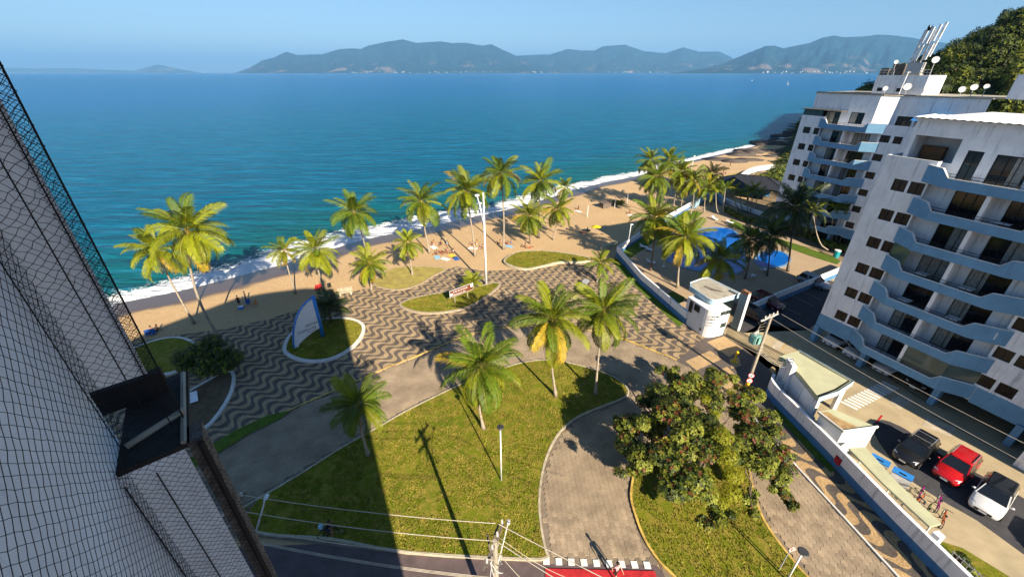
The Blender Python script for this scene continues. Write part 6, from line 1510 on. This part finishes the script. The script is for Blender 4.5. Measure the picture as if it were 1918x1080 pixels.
rl = thing('railing', 'thin dark railing between the blue wall and the flower bed', 'railing', (r0.x, r0.y, 0.03), atan2(rd.y, rd.x)); q = MB(); q.box((rd.length / 2, 0, 1.5), (rd.length, 0.04, 0.05)); q.box((rd.length / 2, 0, 0.25), (rd.length, 0.04, 0.05)); q.build('rail', STEEL, rl)
bm_ = MB(); bm_.box((0, 0, 0.8), (0.03, 0.03, 1.6)); bme = bm_.mesh('bar', STEEL)
for k in range(26): link('bar', bme, rl, (0.1 + k * (rd.length - 0.2) / 25, 0, 0))

# ================================================================== VEHICLES
_cp = {}
def paint(nm, col, rough=0.22):
    if nm not in _cp: _cp[nm] = mat('car_paint_' + nm, col, rough, 0.05, 2, spec=0.5, coat=0.6)
    return _cp[nm]
CG = mat('car_glass', (0.010, 0.013, 0.018), 0.06, 0.1, 1, spec=0.6)
HEADL = mat('headlight', (0.55, 0.56, 0.58), 0.15, spec=0.6); TAIL = mat('tail_light', (0.30, 0.01, 0.01), 0.2)
def loft(q, secs, mi=0):
    n = len(secs[0]); vs = [p for s in secs for p in s]
    q.add(vs, [(i * n + j, i * n + (j + 1) % n, (i + 1) * n + (j + 1) % n, (i + 1) * n + j) for i in range(len(secs) - 1) for j in range(n)] + [tuple(range(n))[::-1], tuple(range((len(secs) - 1) * n, len(secs) * n))], mi)
def car(loc, rz, label, p, roof=None, L_=4.1, W_=1.72, H_=1.52, rails=False, bars=False, suv=True, group='parked cars', plate=True):
    """a car facing +y"""
    t = thing('parked_car', label, 'car', loc, rz, group); hl, w = L_ / 2, W_ / 2
    q = MB(); secs = []
    for y, k, zl, zt in ((-hl, 0.80, 0.42, 0.78), (-hl + 0.10, 0.93, 0.30, 0.95), (-hl + 0.4, 1.0, 0.24, 0.98), (-0.6, 1.0, 0.22, 0.95), (0.55, 1.0, 0.22, 0.94), (hl - 1.05, 0.99, 0.22, 0.93), (hl - 0.5, 0.96, 0.24, 0.86), (hl - 0.14, 0.88, 0.28, 0.74), (hl, 0.74, 0.36, 0.60)):
        ww = w * k; half = [(0, zl), (ww * 0.86, zl), (ww * 0.99, zl + 0.14), (ww, zl + (zt - zl) * 0.6), (ww * 0.95, zt - 0.07), (ww * 0.80, zt), (0, zt + 0.03)]
        ring = [(x, y, z) for x, z in half] + [(-x, y, z) for x, z in half[-2:0:-1]]
        secs.append(ring)
    loft(q, secs); q.build('body', p, t, True)
    # cabin: roof and pillars in body colour, glass set just proud
    yb0, yb1, yt0, yt1 = (-hl + 0.12, 0.98, -hl + 0.42, 0.22) if suv else (-hl + 0.45, 1.0, -hl + 0.95, 0.2)
    bw, tw__ = w * 0.93, w * 0.74; zb, zt = 0.92, H_
    q = MB(); A_ = [(-bw, yb0, zb), (bw, yb0, zb), (bw, yb1, zb), (-bw, yb1, zb)]; B_ = [(-tw__, yt0, zt - 0.04), (tw__, yt0, zt - 0.04), (tw__, yt1, zt - 0.05), (-tw__, yt1, zt - 0.05)]
    q.add(A_ + B_, [(i, (i + 1) % 4, (i + 1) % 4 + 4, i + 4) for i in range(4)]); q.build('pillars', p, t)
    rm = roof or p
    q = MB(); rr_ = []
    for z, f in ((zt - 0.05, 1.03), (zt - 0.005, 0.98), (zt + 0.015, 0.86)):
        cx_, cy_ = 0, (yt0 + yt1) / 2; hw, hh = tw__ * f, (yt1 - yt0) / 2 * f + 0.03; ring = []
        for qx, qy, a0 in ((1, 1, 0), (-1, 1, 90), (-1, -1, 180), (1, -1, 270)):
            for k in range(4): a = radians(a0 + 30 * k); ring.append((qx * (hw - 0.14) + 0.14 * cos(a), cy_ + qy * (hh - 0.14) + 0.14 * sin(a), z))
        rr_.append(ring)
    loft(q, rr_); q.build('roof', rm, t, True)
    def pane(a, b_, c, d, out, nm, ins=0.08):
        P_ = [Vector(v) for v in (a, b_, c, d)]; ce = sum(P_, Vector()) / 4; P_ = [v.lerp(ce, ins) + Vector(out) * 0.012 for v in P_]
        q = MB(); q.quad(*P_); q.build(nm, CG, t)
    pane(A_[3], A_[2], B_[2], B_[3], (0, 0.7, 0.7), 'windscreen', 0.09); pane(A_[1], A_[0], B_[0], B_[1], (0, -0.9, 0.4), 'rear_window', 0.14)
    ym = -0.35
    def mid(A1, A2, f): return Vector(A1).lerp(Vector(A2), f)
    for s, i0, i1 in ((1, 1, 2), (-1, 0, 3)):
        pane(A_[i0], mid(A_[i0], A_[i1], .48), mid(B_[i0], B_[i1], .48), B_[i0], (s, 0, 0.25), 'side_window', 0.12); pane(mid(A_[i0], A_[i1], .52), A_[i1], B_[i1], mid(B_[i0], B_[i1], .52), (s, 0, 0.25), 'side_window', 0.12)
        q = MB(); q.ball((s * (w + 0.09), 0.72, 1.0), 0.11, 8, sq=(1.0, 0.6, 0.75)); q.build('wing_mirror', p, t, True)
        for y in (hl - 0.78, -hl + 0.75):
            q = MB(); q.tube([(s * (w - 0.20), y, 0.31), (s * (w + 0.01), y, 0.31)], 0.315, 16); wh = q.build('tyre', TIRE, t); q = MB(); q.tube([(s * (w - 0.02), y, 0.31), (s * (w + 0.018), y, 0.31)], 0.20, 12); q.build('rim', RIM, wh)
        q = MB(); q.add([(s * w * 0.52, hl - 0.09, 0.70), (s * w * 0.86, hl - 0.26, 0.74), (s * w * 0.90, hl - 0.36, 0.86), (s * w * 0.60, hl - 0.20, 0.80)], [(0, 1, 2, 3)]); q.build('headlight', HEADL, t)
        q = MB(); q.box((s * w * 0.80, -hl + 0.04, 0.84), (0.26, 0.1, 0.16)); q.build('tail_light', TAIL, t)
        if rails: q = MB(); q.tube([(s * tw__ * 0.92, yt0 + 0.15, zt + 0.05), (s * tw__ * 0.92, yt1 - 0.2, zt + 0.05)], 0.03, 6); q.build('roof_rail', CHROME, t)
    if bars:
        for y in (yt1 - 0.45, yt0 + 0.55): q = MB(); q.box((0, y, zt + 0.09), (tw__ * 1.9, 0.07, 0.04)); q.build('roof_bar', CHROME, t)
    q = MB(); q.box((0, hl - 0.01, 0.50), (w * 1.0, 0.06, 0.16)); q.build('grille', FRAME, t)
    if plate:
        q = MB(); q.box((0, hl + 0.022, 0.46), (0.42, 0.01, 0.13)); q.build('number_plate', WPLAST, t); q = MB(); q.box((0, -hl - 0.006, 0.62), (0.42, 0.012, 0.13)); q.build('number_plate', WPLAST, t)
    return t
def facing(a, b_): return atan2(b_[1] - a[1], b_[0] - a[0]) - pi / 2
hd = facing((33.9, 23.2), (30.4, 21.3))
gc = [G(1716, 838, 0.8), G(1793, 870, 0.8), G(1862, 926, 0.8)]
car((gc[0].x, gc[0].y, 0.04), hd, 'black sport utility car with two pale roof bars, first in the sunny row', paint('black', (0.010, 0.010, 0.011)), rails=True, bars=True)
car((gc[1].x, gc[1].y, 0.04), hd, 'red car with dark tail end and pale roof rails between black and white cars', paint('red', (0.42, 0.006, 0.008)), rails=True)
car((gc[2].x, gc[2].y, 0.04), hd + 0.05, 'white car with a large black glass roof at the picture edge', paint('white', (0.70, 0.70, 0.70)), roof=CG)
car((34.9, 13.6, 0.04), hd + 0.05, 'dark plum car cut by the picture edge behind the white one', paint('plum', (0.03, 0.012, 0.022)))
a, b_ = G(1490, 575), G(1400, 540)
hd2 = facing((0, 0), (0.80, 0.6))
def bay(px, rz, label, p, **k): g = G(px[0], px[1], 0.4); return car((g.x, g.y, 0.042), rz, label, p, **k)
bd = facing((31.9, 39.3), (28.9, 45.0))
bay((1437, 566), bd + 3.14, 'dark red hatchback in the shaded parking bays', paint('maroon', (0.10, 0.006, 0.012)), suv=True)
bay((1412, 592), bd + 3.14, 'dark car with reddish tail nearest the gate pillar in the shaded bays', paint('dark', (0.02, 0.012, 0.014)))
bay((1524, 530), bd + 3.14, 'silver blue estate car at the corner of the building in the shade', paint('silver', (0.30, 0.34, 0.40)))
fd = near_blk.rotation_euler.z
def garage(s, y, label, p, flip=0.0):
    g = wloc(near_blk, s, y, 0.04); return car((g.x, g.y, 0.035), fd + flip, label, p)
garage(1.7, 2.35, 'white car parked in the garage bay next to the corner column', paint('white', (0.7, 0.7, 0.7)), pi)
garage(3.9, 2.2, 'white hatchback parked in the garage just before the second column', paint('pearl', (0.66, 0.67, 0.70)), pi)
garage(6.7, 2.3, 'white car with a black grille deep in the garage after the second column', paint('white', (0.7, 0.7, 0.7)), pi)
garage(9.4, 2.5, 'black car hardly visible in the garage before the third column', paint('black', (0.01, 0.01, 0.011)), pi)

# recycling bins, bicycles
def bin_(loc, rz, label):
    t = thing('recycling_bin', label, 'bin', loc, rz, 'blue bins behind the shelter'); q = MB(); q.box((0, 0, 0.45), (1.1, 0.62, 0.9)); q.build('bin_body', WPLAST, t); q = MB(); q.box((0, 0, 0.94), (1.16, 0.68, 0.07)); q.build('lid', BLUEP, t)
    q = MB(); q.box((0, -0.1, 0.985), (0.4, 0.16, 0.012)); q.build('lid_slot', FRAME, t)
bin_((28.05, 21.15, 0.04), radians(-52), 'blue lidded bin in front of the black car'); bin_((28.75, 19.95, 0.04), radians(-52), 'blue lidded bin in front of the red car')
def bicycle(loc, rz, label, m, group='parked bicycles', tilt=0.12):
    t = thing('bicycle', label, 'bicycle', loc, rz, group)
    for y in (-0.52, 0.52):
        q = MB(); q.tube([(0, y + 0.33 * cos(i * pi / 8), 0.34 + 0.33 * sin(i * pi / 8)) for i in range(17)], 0.022, 5, cap=False); wl = q.build('wheel', TIRE, t)
        q = MB()
        for i in range(8): q.tube([(0, y, 0.34), (0, y + 0.31 * cos(i * pi / 4), 0.34 + 0.31 * sin(i * pi / 4))], 0.006, 3)
        q.build('spokes', STEEL, wl)
    q = MB()
    for p in ([(0, -0.52, 0.34), (0, -0.1, 0.30), (0, 0.36, 0.80), (0, -0.18, 0.80), (0, -0.1, 0.30)], [(0, -0.52, 0.34), (0, -0.18, 0.80)], [(0, 0.52, 0.34), (0, 0.36, 0.95)]):
        for i in range(len(p) - 1): q.tube([p[i], p[i + 1]], 0.03, 6)
    q.build('frame', m, t); q = MB(); q.tube([(-0.28, 0.28, 1.0), (0, 0.36, 0.97), (0.28, 0.28, 1.0)], 0.02, 5); q.build('handlebar', FRAME, t); q = MB(); q.ball((0, -0.2, 0.86), 0.12, 8, sq=(.7, 1.2, .4)); q.build('saddle', FRAME, t)
    return t
MAG = paint('magenta', (0.36, 0.01, 0.20)); ORG = paint('orange', (0.45, 0.10, 0.02)); GRN = paint('green', (0.10, 0.2, 0.03))
for i, (x, y, r_, m, lb) in enumerate(((29.2, 18.75, -0.9, MAG, 'magenta bicycle nearest the red car'), (29.8, 18.0, -0.8, MAG, 'magenta bicycle between the red and the white car'), (28.6, 18.2, -1.1, ORG, 'orange bicycle beside the shelter roof'), (28.5, 17.4, -0.9, GRN, 'green bicycle beside the shelter roof'), (29.1, 16.9, -0.8, ORG, 'orange bicycle at the grass end of the bicycle row'))): bicycle((x, y, 0.04), r_, lb, m)

# ================================================================== PEOPLE
def skin_mesh(verts, edges, name, assign):
    me = bpy.data.meshes.new('tmp'); me.from_pydata([v[:3] for v in verts], edges, []); o = bpy.data.objects.new('tmp', me); COL.objects.link(o)
    sk = o.modifiers.new('s', 'SKIN'); sk.use_smooth_shade = True
    for i, v in enumerate(verts): me.skin_vertices[0].data[i].radius = (v[3], v[3] * (v[4] if len(v) > 4 else 1)); me.skin_vertices[0].data[i].use_root = (i == 0)
    su = o.modifiers.new('u', 'SUBSURF'); su.levels = su.render_levels = 1
    dg = bpy.context.evaluated_depsgraph_get(); ev = o.evaluated_get(dg); m2 = bpy.data.meshes.new_from_object(ev)
    bpy.data.objects.remove(o); m2.name = name
    for s in (SKIN, WPLAST, FRAME): m2.materials.append(s) if len(m2.materials) < 3 else None
    while len(m2.materials) < 3: m2.materials.append(SKIN)
    for p in m2.polygons: p.material_index = assign(p.center); p.use_smooth = True
    return m2
def human(pose):
    V = []; E_ = []
    def add(x, y, z, r, k=1.0, par=None):
        V.append((x, y, z, r, k)); i = len(V) - 1
        if par is not None: E_.append((par, i))
        return i
    if pose in ('walk', 'stand'):
        st = 0.22 if pose == 'walk' else 0.04
        pe = add(0, 0, 0.86, 0.13, 0.8); wa = add(0, 0.0, 1.0, 0.115, 0.8, pe); ch = add(0, 0.0, 1.20, 0.145, 0.75, wa); ne = add(0, 0.01, 1.38, 0.05, 1, ch); h0 = add(0, 0.03, 1.47, 0.085, 1, ne); add(0, 0.03, 1.57, 0.08, 1, h0)
        for s in (-1, 1):
            hp = add(s * 0.09, 0, 0.80, 0.095, 1, pe); kn = add(s * 0.10, s * st * 0.7, 0.44, 0.058, 1, hp); an = add(s * 0.10, s * st, 0.08, 0.038, 1, kn); add(s * 0.11, s * st + 0.14, 0.03, 0.032, 1, an)
            sh = add(s * 0.17, 0, 1.32, 0.052, 1, ch); el = add(s * 0.23, -s * st * 0.6 - 0.02, 1.08, 0.038, 1, sh); wr = add(s * 0.25, -s * st + 0.1, 0.86, 0.026, 1, el); add(s * 0.25, -s * st + 0.14, 0.77, 0.028, 1, wr)
        top = lambda c: 1 if 0.98 < c.z < 1.36 and abs(c.x) < 0.22 else (2 if 0.60 < c.z <= 0.98 and abs(c.x) < 0.2 else 0); head = (0, 0.02, 1.56)
    elif pose == 'sit':
        pe = add(0, 0, 0.13, 0.13, 0.9); wa = add(0, -0.03, 0.27, 0.115, 0.8, pe); ch = add(0, -0.07, 0.47, 0.14, 0.75, wa); ne = add(0, -0.05, 0.64, 0.05, 1, ch); h0 = add(0, -0.02, 0.73, 0.085, 1, ne); add(0, -0.01, 0.83, 0.08, 1, h0)
        for s in (-1, 1):
            hp = add(s * 0.1, 0.06, 0.12, 0.09, 1, pe); kn = add(s * 0.13, 0.42, 0.36, 0.058, 1, hp); an = add(s * 0.13, 0.66, 0.07, 0.038, 1, kn); add(s * 0.14, 0.78, 0.035, 0.032, 1, an)
            sh = add(s * 0.17, -0.07, 0.58, 0.05, 1, ch); el = add(s * 0.25, -0.2, 0.34, 0.038, 1, sh); wr = add(s * 0.25, -0.32, 0.1, 0.026, 1, el); add(s * 0.26, -0.38, 0.03, 0.028, 1, wr)
        top = lambda c: 1 if 0.36 < c.z < 0.54 and abs(c.x) < 0.17 and c.y < 0.1 else (2 if c.z < 0.26 and -0.2 < c.y < 0.2 and abs(c.x) < 0.2 else 0); head = (0, -0.03, 0.82)
    elif pose == 'lie':
        pe = add(0, 0, 0.12, 0.12, 0.8); wa = add(0, 0.16, 0.12, 0.11, 0.8, pe); ch = add(0, 0.36, 0.13, 0.14, 0.75, wa); ne = add(0, 0.54, 0.13, 0.05, 1, ch); h0 = add(0, 0.63, 0.13, 0.085, 1, ne); add(0, 0.73, 0.12, 0.08, 1, h0)
        for s in (-1, 1):
            hp = add(s * 0.1, -0.07, 0.1, 0.09, 1, pe); kn = add(s * 0.13, -0.44, 0.13 + 0.12 * (s > 0), 0.058, 1, hp); an = add(s * 0.14, -0.80, 0.06, 0.038, 1, kn); add(s * 0.15, -0.92, 0.08, 0.03, 1, an)
            sh = add(s * 0.17, 0.46, 0.11, 0.05, 1, ch); el = add(s * 0.30, 0.28, 0.07, 0.036, 1, sh); wr = add(s * 0.27, 0.05, 0.05, 0.026, 1, el); add(s * 0.26, -0.04, 0.05, 0.027, 1, wr)
        top = lambda c: 1 if 0.28 < c.y < 0.44 and abs(c.x) < 0.17 else (2 if -0.16 < c.y < 0.1 and abs(c.x) < 0.2 else 0); head = (0, 0.72, 0.12)
    else:   # riding a bicycle
        pe = add(0, -0.2, 0.95, 0.13, 0.85); wa = add(0, -0.12, 1.08, 0.115, 0.8, pe); ch = add(0, 0.02, 1.27, 0.14, 0.75, wa); ne = add(0, 0.1, 1.42, 0.05, 1, ch); h0 = add(0, 0.15, 1.5, 0.085, 1, ne); add(0, 0.16, 1.6, 0.08, 1, h0)
        for s in (-1, 1):
            hp = add(s * 0.1, -0.14, 0.9, 0.09, 1, pe); kn = add(s * 0.12, 0.2, 0.72 - 0.12 * s, 0.058, 1, hp); an = add(s * 0.11, -0.02, 0.34 - 0.14 * s, 0.038, 1, kn); add(s * 0.11, 0.1, 0.30 - 0.14 * s, 0.032, 1, an)
            sh = add(s * 0.17, 0.04, 1.36, 0.05, 1, ch); el = add(s * 0.23, 0.14, 1.15, 0.036, 1, sh); wr = add(s * 0.25, 0.28, 1.05, 0.026, 1, el); add(s * 0.25, 0.32, 1.03, 0.028, 1, wr)
        top = lambda c: 1 if 1.02 < c.z < 1.40 and abs(c.x) < 0.22 else (2 if 0.75 < c.z <= 1.02 and c.y < 0.1 else 0); head = (0, 0.14, 1.59)
    return skin_mesh(V, E_, 'person', top), head
POSE = {p: human(p) for p in ('walk', 'stand', 'sit', 'lie', 'ride')}
CLO = {}
def cloth(nm, c):
    if nm not in CLO: CLO[nm] = mat('cloth_' + nm, c, 0.9, 0.1, 5)
    return CLO[nm]
CC = {'white': (.7, .68, .68), 'black': (.012, .012, .013), 'red': (.45, .02, .02), 'blue': (.03, .10, .35), 'pink': (.6, .32, .34), 'yellow': (.7, .5, .05), 'navy': (.02, .03, .08), 'orange': (.6, .16, .03), 'teal': (.05, .3, .3), 'grey': (.3, .3, .3), 'sky': (.25, .45, .62)}
hairm = MB(); hairm.ball((0, -0.015, 0.02), 0.108, 8, sq=(1, 1.05, 0.95)); HM = hairm.mesh('hair', HAIR, True)
def person(loc, rz, pose, topc, botc, label, group=None, skin=SKIN, sc=1.0):
    me, head = POSE[pose]; o = link('person', me, None, loc, rz); o.scale = (sc, sc, sc)
    for i, m in enumerate((skin, cloth(topc, CC[topc]), cloth(botc, CC[botc]))): o.material_slots[i].link = 'OBJECT'; o.material_slots[i].material = m
    link('hair', HM, o, (head[0], head[1] - 0.03 if pose != 'lie' else head[1] + 0.03, head[2]))
    return tag(o, label, 'person', group)
pf = G(1153, 1086, 0.05); person((pf.x, 13.45, 0.05), radians(205), 'walk', 'pink', 'black', 'person in a pale pink top walking over the red crossing', sc=0.98)
cyl = G(622, 1004, 0.02); bicycle((cyl.x, cyl.y, 0.01), radians(-75), 'dark bicycle ridden along the shaded street edge', FRAME, None)
person((cyl.x, cyl.y, 0.01), radians(-75), 'ride', 'black', 'navy', 'cyclist in dark clothes riding in the shade of the street', skin=SKIN2)
bg_ = thing('bag', 'pale blue bag carried behind the cyclist in the shade', 'bag', (cyl.x - 0.62, cyl.y + 0.16, 0.62), radians(-75)); q = MB(); q.ball((0, 0, 0.2), 0.24, 8, sq=(0.8, .8, 1)); q.build('bag_body', mat('pale_blue_cloth', (.35, .60, .72), .8), bg_, True); q = MB(); q.box((0, 0.05, -.03), (.3, .3, .04)); q.build('carrier', FRAME, bg_)
def sz(px): g = G(px[0], px[1], ZS); return (g.x, g.y, ZS)
GB = 'beach goers on the sand'
for px, rz, pose, tc, bc, lb in (
  ((812, 458), 2.6, 'sit', 'orange', 'white', 'seated person farthest back at the group by the slanting trunk'), ((826, 459), 2.9, 'sit', 'black', 'black', 'person in black seated in the middle of the back row'), ((838, 459), 3.0, 'sit', 'sky', 'sky', 'person in pale blue seated at the end of the back row'),
  ((818, 477), 1.8, 'sit', 'red', 'black', 'person in red seated at the front of the biggest beach group'), ((826, 474), 0.6, 'lie', 'red', 'red', 'person lying on a towel in the biggest beach group'), ((833, 473), 0.9, 'lie', 'black', 'black', 'person in black lying in the biggest beach group'), ((838, 472), 2.4, 'sit', 'pink', 'red', 'person in pink seated in the biggest beach group'), ((849, 474), 2.2, 'sit', 'white', 'black', 'person in white seated beside the yellow towel'),
  ((885, 459), 1.2, 'sit', 'black', 'black', 'person in black seated just behind the wide palm foot'), ((893, 458), 2.2, 'sit', 'yellow', 'white', 'person in pale yellow seated beside the wide palm foot'), ((903, 466), 2.0, 'sit', 'navy', 'navy', 'person in navy seated half behind the tall lamp'),
  ((936, 457), 1.4, 'sit', 'black', 'black', 'person in black seated next to the highest palm'), ((948, 456), 0.4, 'lie', 'pink', 'red', 'person lying down just beyond the highest palm'), ((957, 457), 2.4, 'sit', 'blue', 'blue', 'person in blue seated beyond the highest palm'),
  ((983, 463), 1.5, 'sit', 'red', 'black', 'person in red seated alone above the kidney lawn'), ((992, 464), 1.9, 'lie', 'orange', 'red', 'person lying alone above the kidney lawn'),
  ((1092, 436), 1.0, 'lie', 'red', 'red', 'person in red lying beside the yellow umbrella'), ((1100, 434), 2.4, 'sit', 'blue', 'navy', 'person in blue seated beside the yellow umbrella'),
  ((1083, 392), 2.0, 'sit', 'black', 'black', 'person in black seated alone near the first net post'), ((1179, 400), 2.2, 'sit', 'red', 'black', 'person on a pale towel between net posts and pool wall'),
  ((450, 574), 1.2, 'stand', 'black', 'black', 'person in black standing in the shade beside the orange chair'), ((463, 566), 2.0, 'stand', 'navy', 'navy', 'second person standing in the shade with one arm out'), ((285, 622), 1.4, 'sit', 'navy', 'navy', 'person seated in dark shade beside the net edge'), ((296, 620), 2.6, 'sit', 'black', 'black', 'person in black seated last in the dark shade by the net'),
  ((1354, 325), 1.6, 'sit', 'black', 'navy', 'person seated on the far beach beside the lawn'), ((1358, 327), 2.0, 'sit', 'black', 'black', 'second person seated on the far beach beside the lawn'), ((1367, 312), 1.4, 'stand', 'red', 'black', 'person in red standing on the far shaded beach'),
  ((1178, 462), 2.0, 'stand', 'navy', 'navy', 'person in navy standing inside the pool wall corner')):
    person(sz(px) if px[0] != 1178 else (G(1178, 462, .05).x, G(1178, 462, .05).y, .055), rz, pose, tc, bc, lb, GB, SKIN if len(lb) % 2 else SKIN2)
def towel(px, rz, col, label, sx=0.9, sy=1.6):
    x, y, z = sz(px); t = MB(); t.box((0, 0, 0), (sx, sy, 0.03)); o = t.build('beach_towel', cloth(col, CC[col]), None, loc=(x, y, z + 0.02), rz=rz); tag(o, label, 'towel', 'towels on the sand')
for px, rz, c, lb in (((819, 482), 0.4, 'sky', 'pale blue towel in front of the biggest beach group'), ((834, 485), 1.0, 'white', 'white towel at the front of the biggest beach group'), ((847, 479), 0.7, 'yellow', 'yellow towel beside the biggest beach group'), ((854, 484), 0.5, 'blue', 'dark blue towel beside the yellow one'), ((812, 463), 0.6, 'white', 'white towel in the back row'), ((886, 465), 1.3, 'white', 'long white towel at the wide palm foot'), ((953, 461), 0.9, 'sky', 'lavender towel beyond the highest palm'), ((1083, 396), 0.8, 'white', 'pale towel near the first net post'), ((1182, 403), 0.9, 'white', 'pale towel between net posts and pool wall'), ((596, 538), 0.4, 'red', 'red cloth under the palm behind the sail')): towel(px, rz, c, lb)
def chair(px, rz, col, label):
    x, y, z = sz(px); t = thing('beach_chair', label, 'beach chair', (x, y, z), rz, 'folding chairs on the sand'); q = MB(); q.box((0, 0, 0.25), (0.5, 0.5, 0.04)); q.build('seat', cloth(col, CC[col]), t); q = MB(); q.box((0, -0.3, 0.5), (0.5, 0.05, 0.55), M=Matrix.Rotation(radians(-15), 4, 'X')); q.build('backrest', cloth(col, CC[col]), t)
    for s in (-0.24, 0.24):
        q = MB(); q.tube([(s, -0.25, 0.02), (s, 0.25, 0.25)], 0.02, 4); q.tube([(s, 0.25, 0.02), (s, -0.3, 0.45)], 0.02, 4); q.build('leg', STEEL, t)
chair((479, 572), 2.0, 'orange', 'orange folding chair in the shade of the tower'); chair((465, 570), 1.0, 'blue', 'blue folding chair between the two standing people'); chair((600, 541), 0.5, 'red', 'red folding chair under the palm behind the sail'); chair((617, 539), 0.8, 'black', 'dark folding chair beside the red one')
chair((278, 628), 1.0, 'blue', 'blue folding chair in dark shade by the net edge'); chair((288, 627), 1.4, 'blue', 'second blue folding chair in dark shade by the net edge')
cbx = thing('cool_box', 'white and blue cool box on the shaded sand', 'cool box', sz((452, 578)), 0.4); q = MB(); q.box((0, 0, 0.17), (0.55, 0.38, 0.34)); q.build('box_body', BLUEP, cbx); q = MB(); q.box((0, 0, 0.37), (0.58, 0.4, 0.06)); q.build('lid', WPLAST, cbx)

# bird, boats, ship
bd_ = AtY(1740, 57, 60); t = thing('bird', 'black soaring bird above the roof antennas', 'bird', bd_, 0.4)
q = MB(); q.tube([(0, -0.25, 0), (0, 0, 0.03), (0, 0.3, 0)], [0.03, 0.09, 0.04], 6); q.build('bird_body', FRAME, t, True); q = MB()
for s in (-1, 1): q.add([(0, -0.12, 0), (0, 0.14, 0.02), (s * 0.25, 0.16, 0.28), (s * 0.2, -0.1, 0.25), (s * 0.42, -0.05, 0.62)], [(0, 1, 2, 3), (3, 2, 4)])
q.build('wing', FRAME, t)
def boat(px, D, s, label, sail=True):
    h = ray(px, 136); x = h.x / h.y * D; t = thing('boat', label, 'boat', (x, D, SEA_Z), 0.6); t.scale = (s, s, s)
    q = MB(); loft(q, [[(-.4, -2, .9), (.4, -2, .9), (.3, -2, 0), (-.3, -2, 0)], [(-.9, 0, .8), (.9, 0, .8), (.5, 0, -.1), (-.5, 0, -.1)], [(-.1, 2.4, 1.1), (.1, 2.4, 1.1), (.05, 2.2, 0), (-.05, 2.2, 0)]]); q.build('hull', WPLAST, t)
    if sail: q = MB(); q.add([(0, .5, 1), (0, -1.6, 1.2), (0, .3, 6.5), (.04, .5, 1), (.04, -1.6, 1.2), (.04, .3, 6.5)], [(0, 1, 2), (5, 4, 3), (0, 3, 4, 1), (1, 4, 5, 2), (2, 5, 3, 0)]); q.build('sail', WPLAST, t)
    else: q = MB(); q.box((0, -0.8, 1.3), (1.0, 1.2, 0.9)); q.build('cabin', WPLAST, t)
boat(1481, 1150, 1.5, 'small white sailing boat far out towards the tall mountain'); boat(1412, 1700, 1.5, 'tiny white motor boat far out beside the sailing boat', False)
for u, D, s, lb in ((381, 20000, 26, 'white ship on the horizon right of the faint islet'.replace(' right of', ' beside')), (300, 21000, 17, 'small pale ship on the horizon below the faint islet')): boat(u, D, s, lb, False)

# ================================================================== HAZE
HZ, N, L = nodes_of('haze'); N.remove(N['Principled BSDF'])
pv3 = N.new('ShaderNodeVolumePrincipled'); pv3.inputs['Color'].default_value = (0.24, 0.55, 1.0, 1); pv3.inputs['Density'].default_value = 3.2e-5; pv3.inputs['Anisotropy'].default_value = 0.0
L.new(pv3.outputs[0], N['Material Output'].inputs['Volume'])
q = MB(); q.box((0, 9000, 0), (200000, 22000, 1)); o = q.build('haze', HZ)
zlo, zhi = -9.0, 2600.0
for v in o.data.vertices: v.co.z = zlo if v.co.z < 0 else zhi
for v in o.data.vertices: v.co.y = -3000 if v.co.y < 0 else 90000
tag(o, 'thin blue air haze over the bay', None, None, 'stuff')
print('objects', len(bpy.data.objects), 'tris', sum(len(o.data.polygons) for o in bpy.data.objects if o.type == 'MESH'), 'unique', sum(len(m.polygons) for m in bpy.data.meshes))
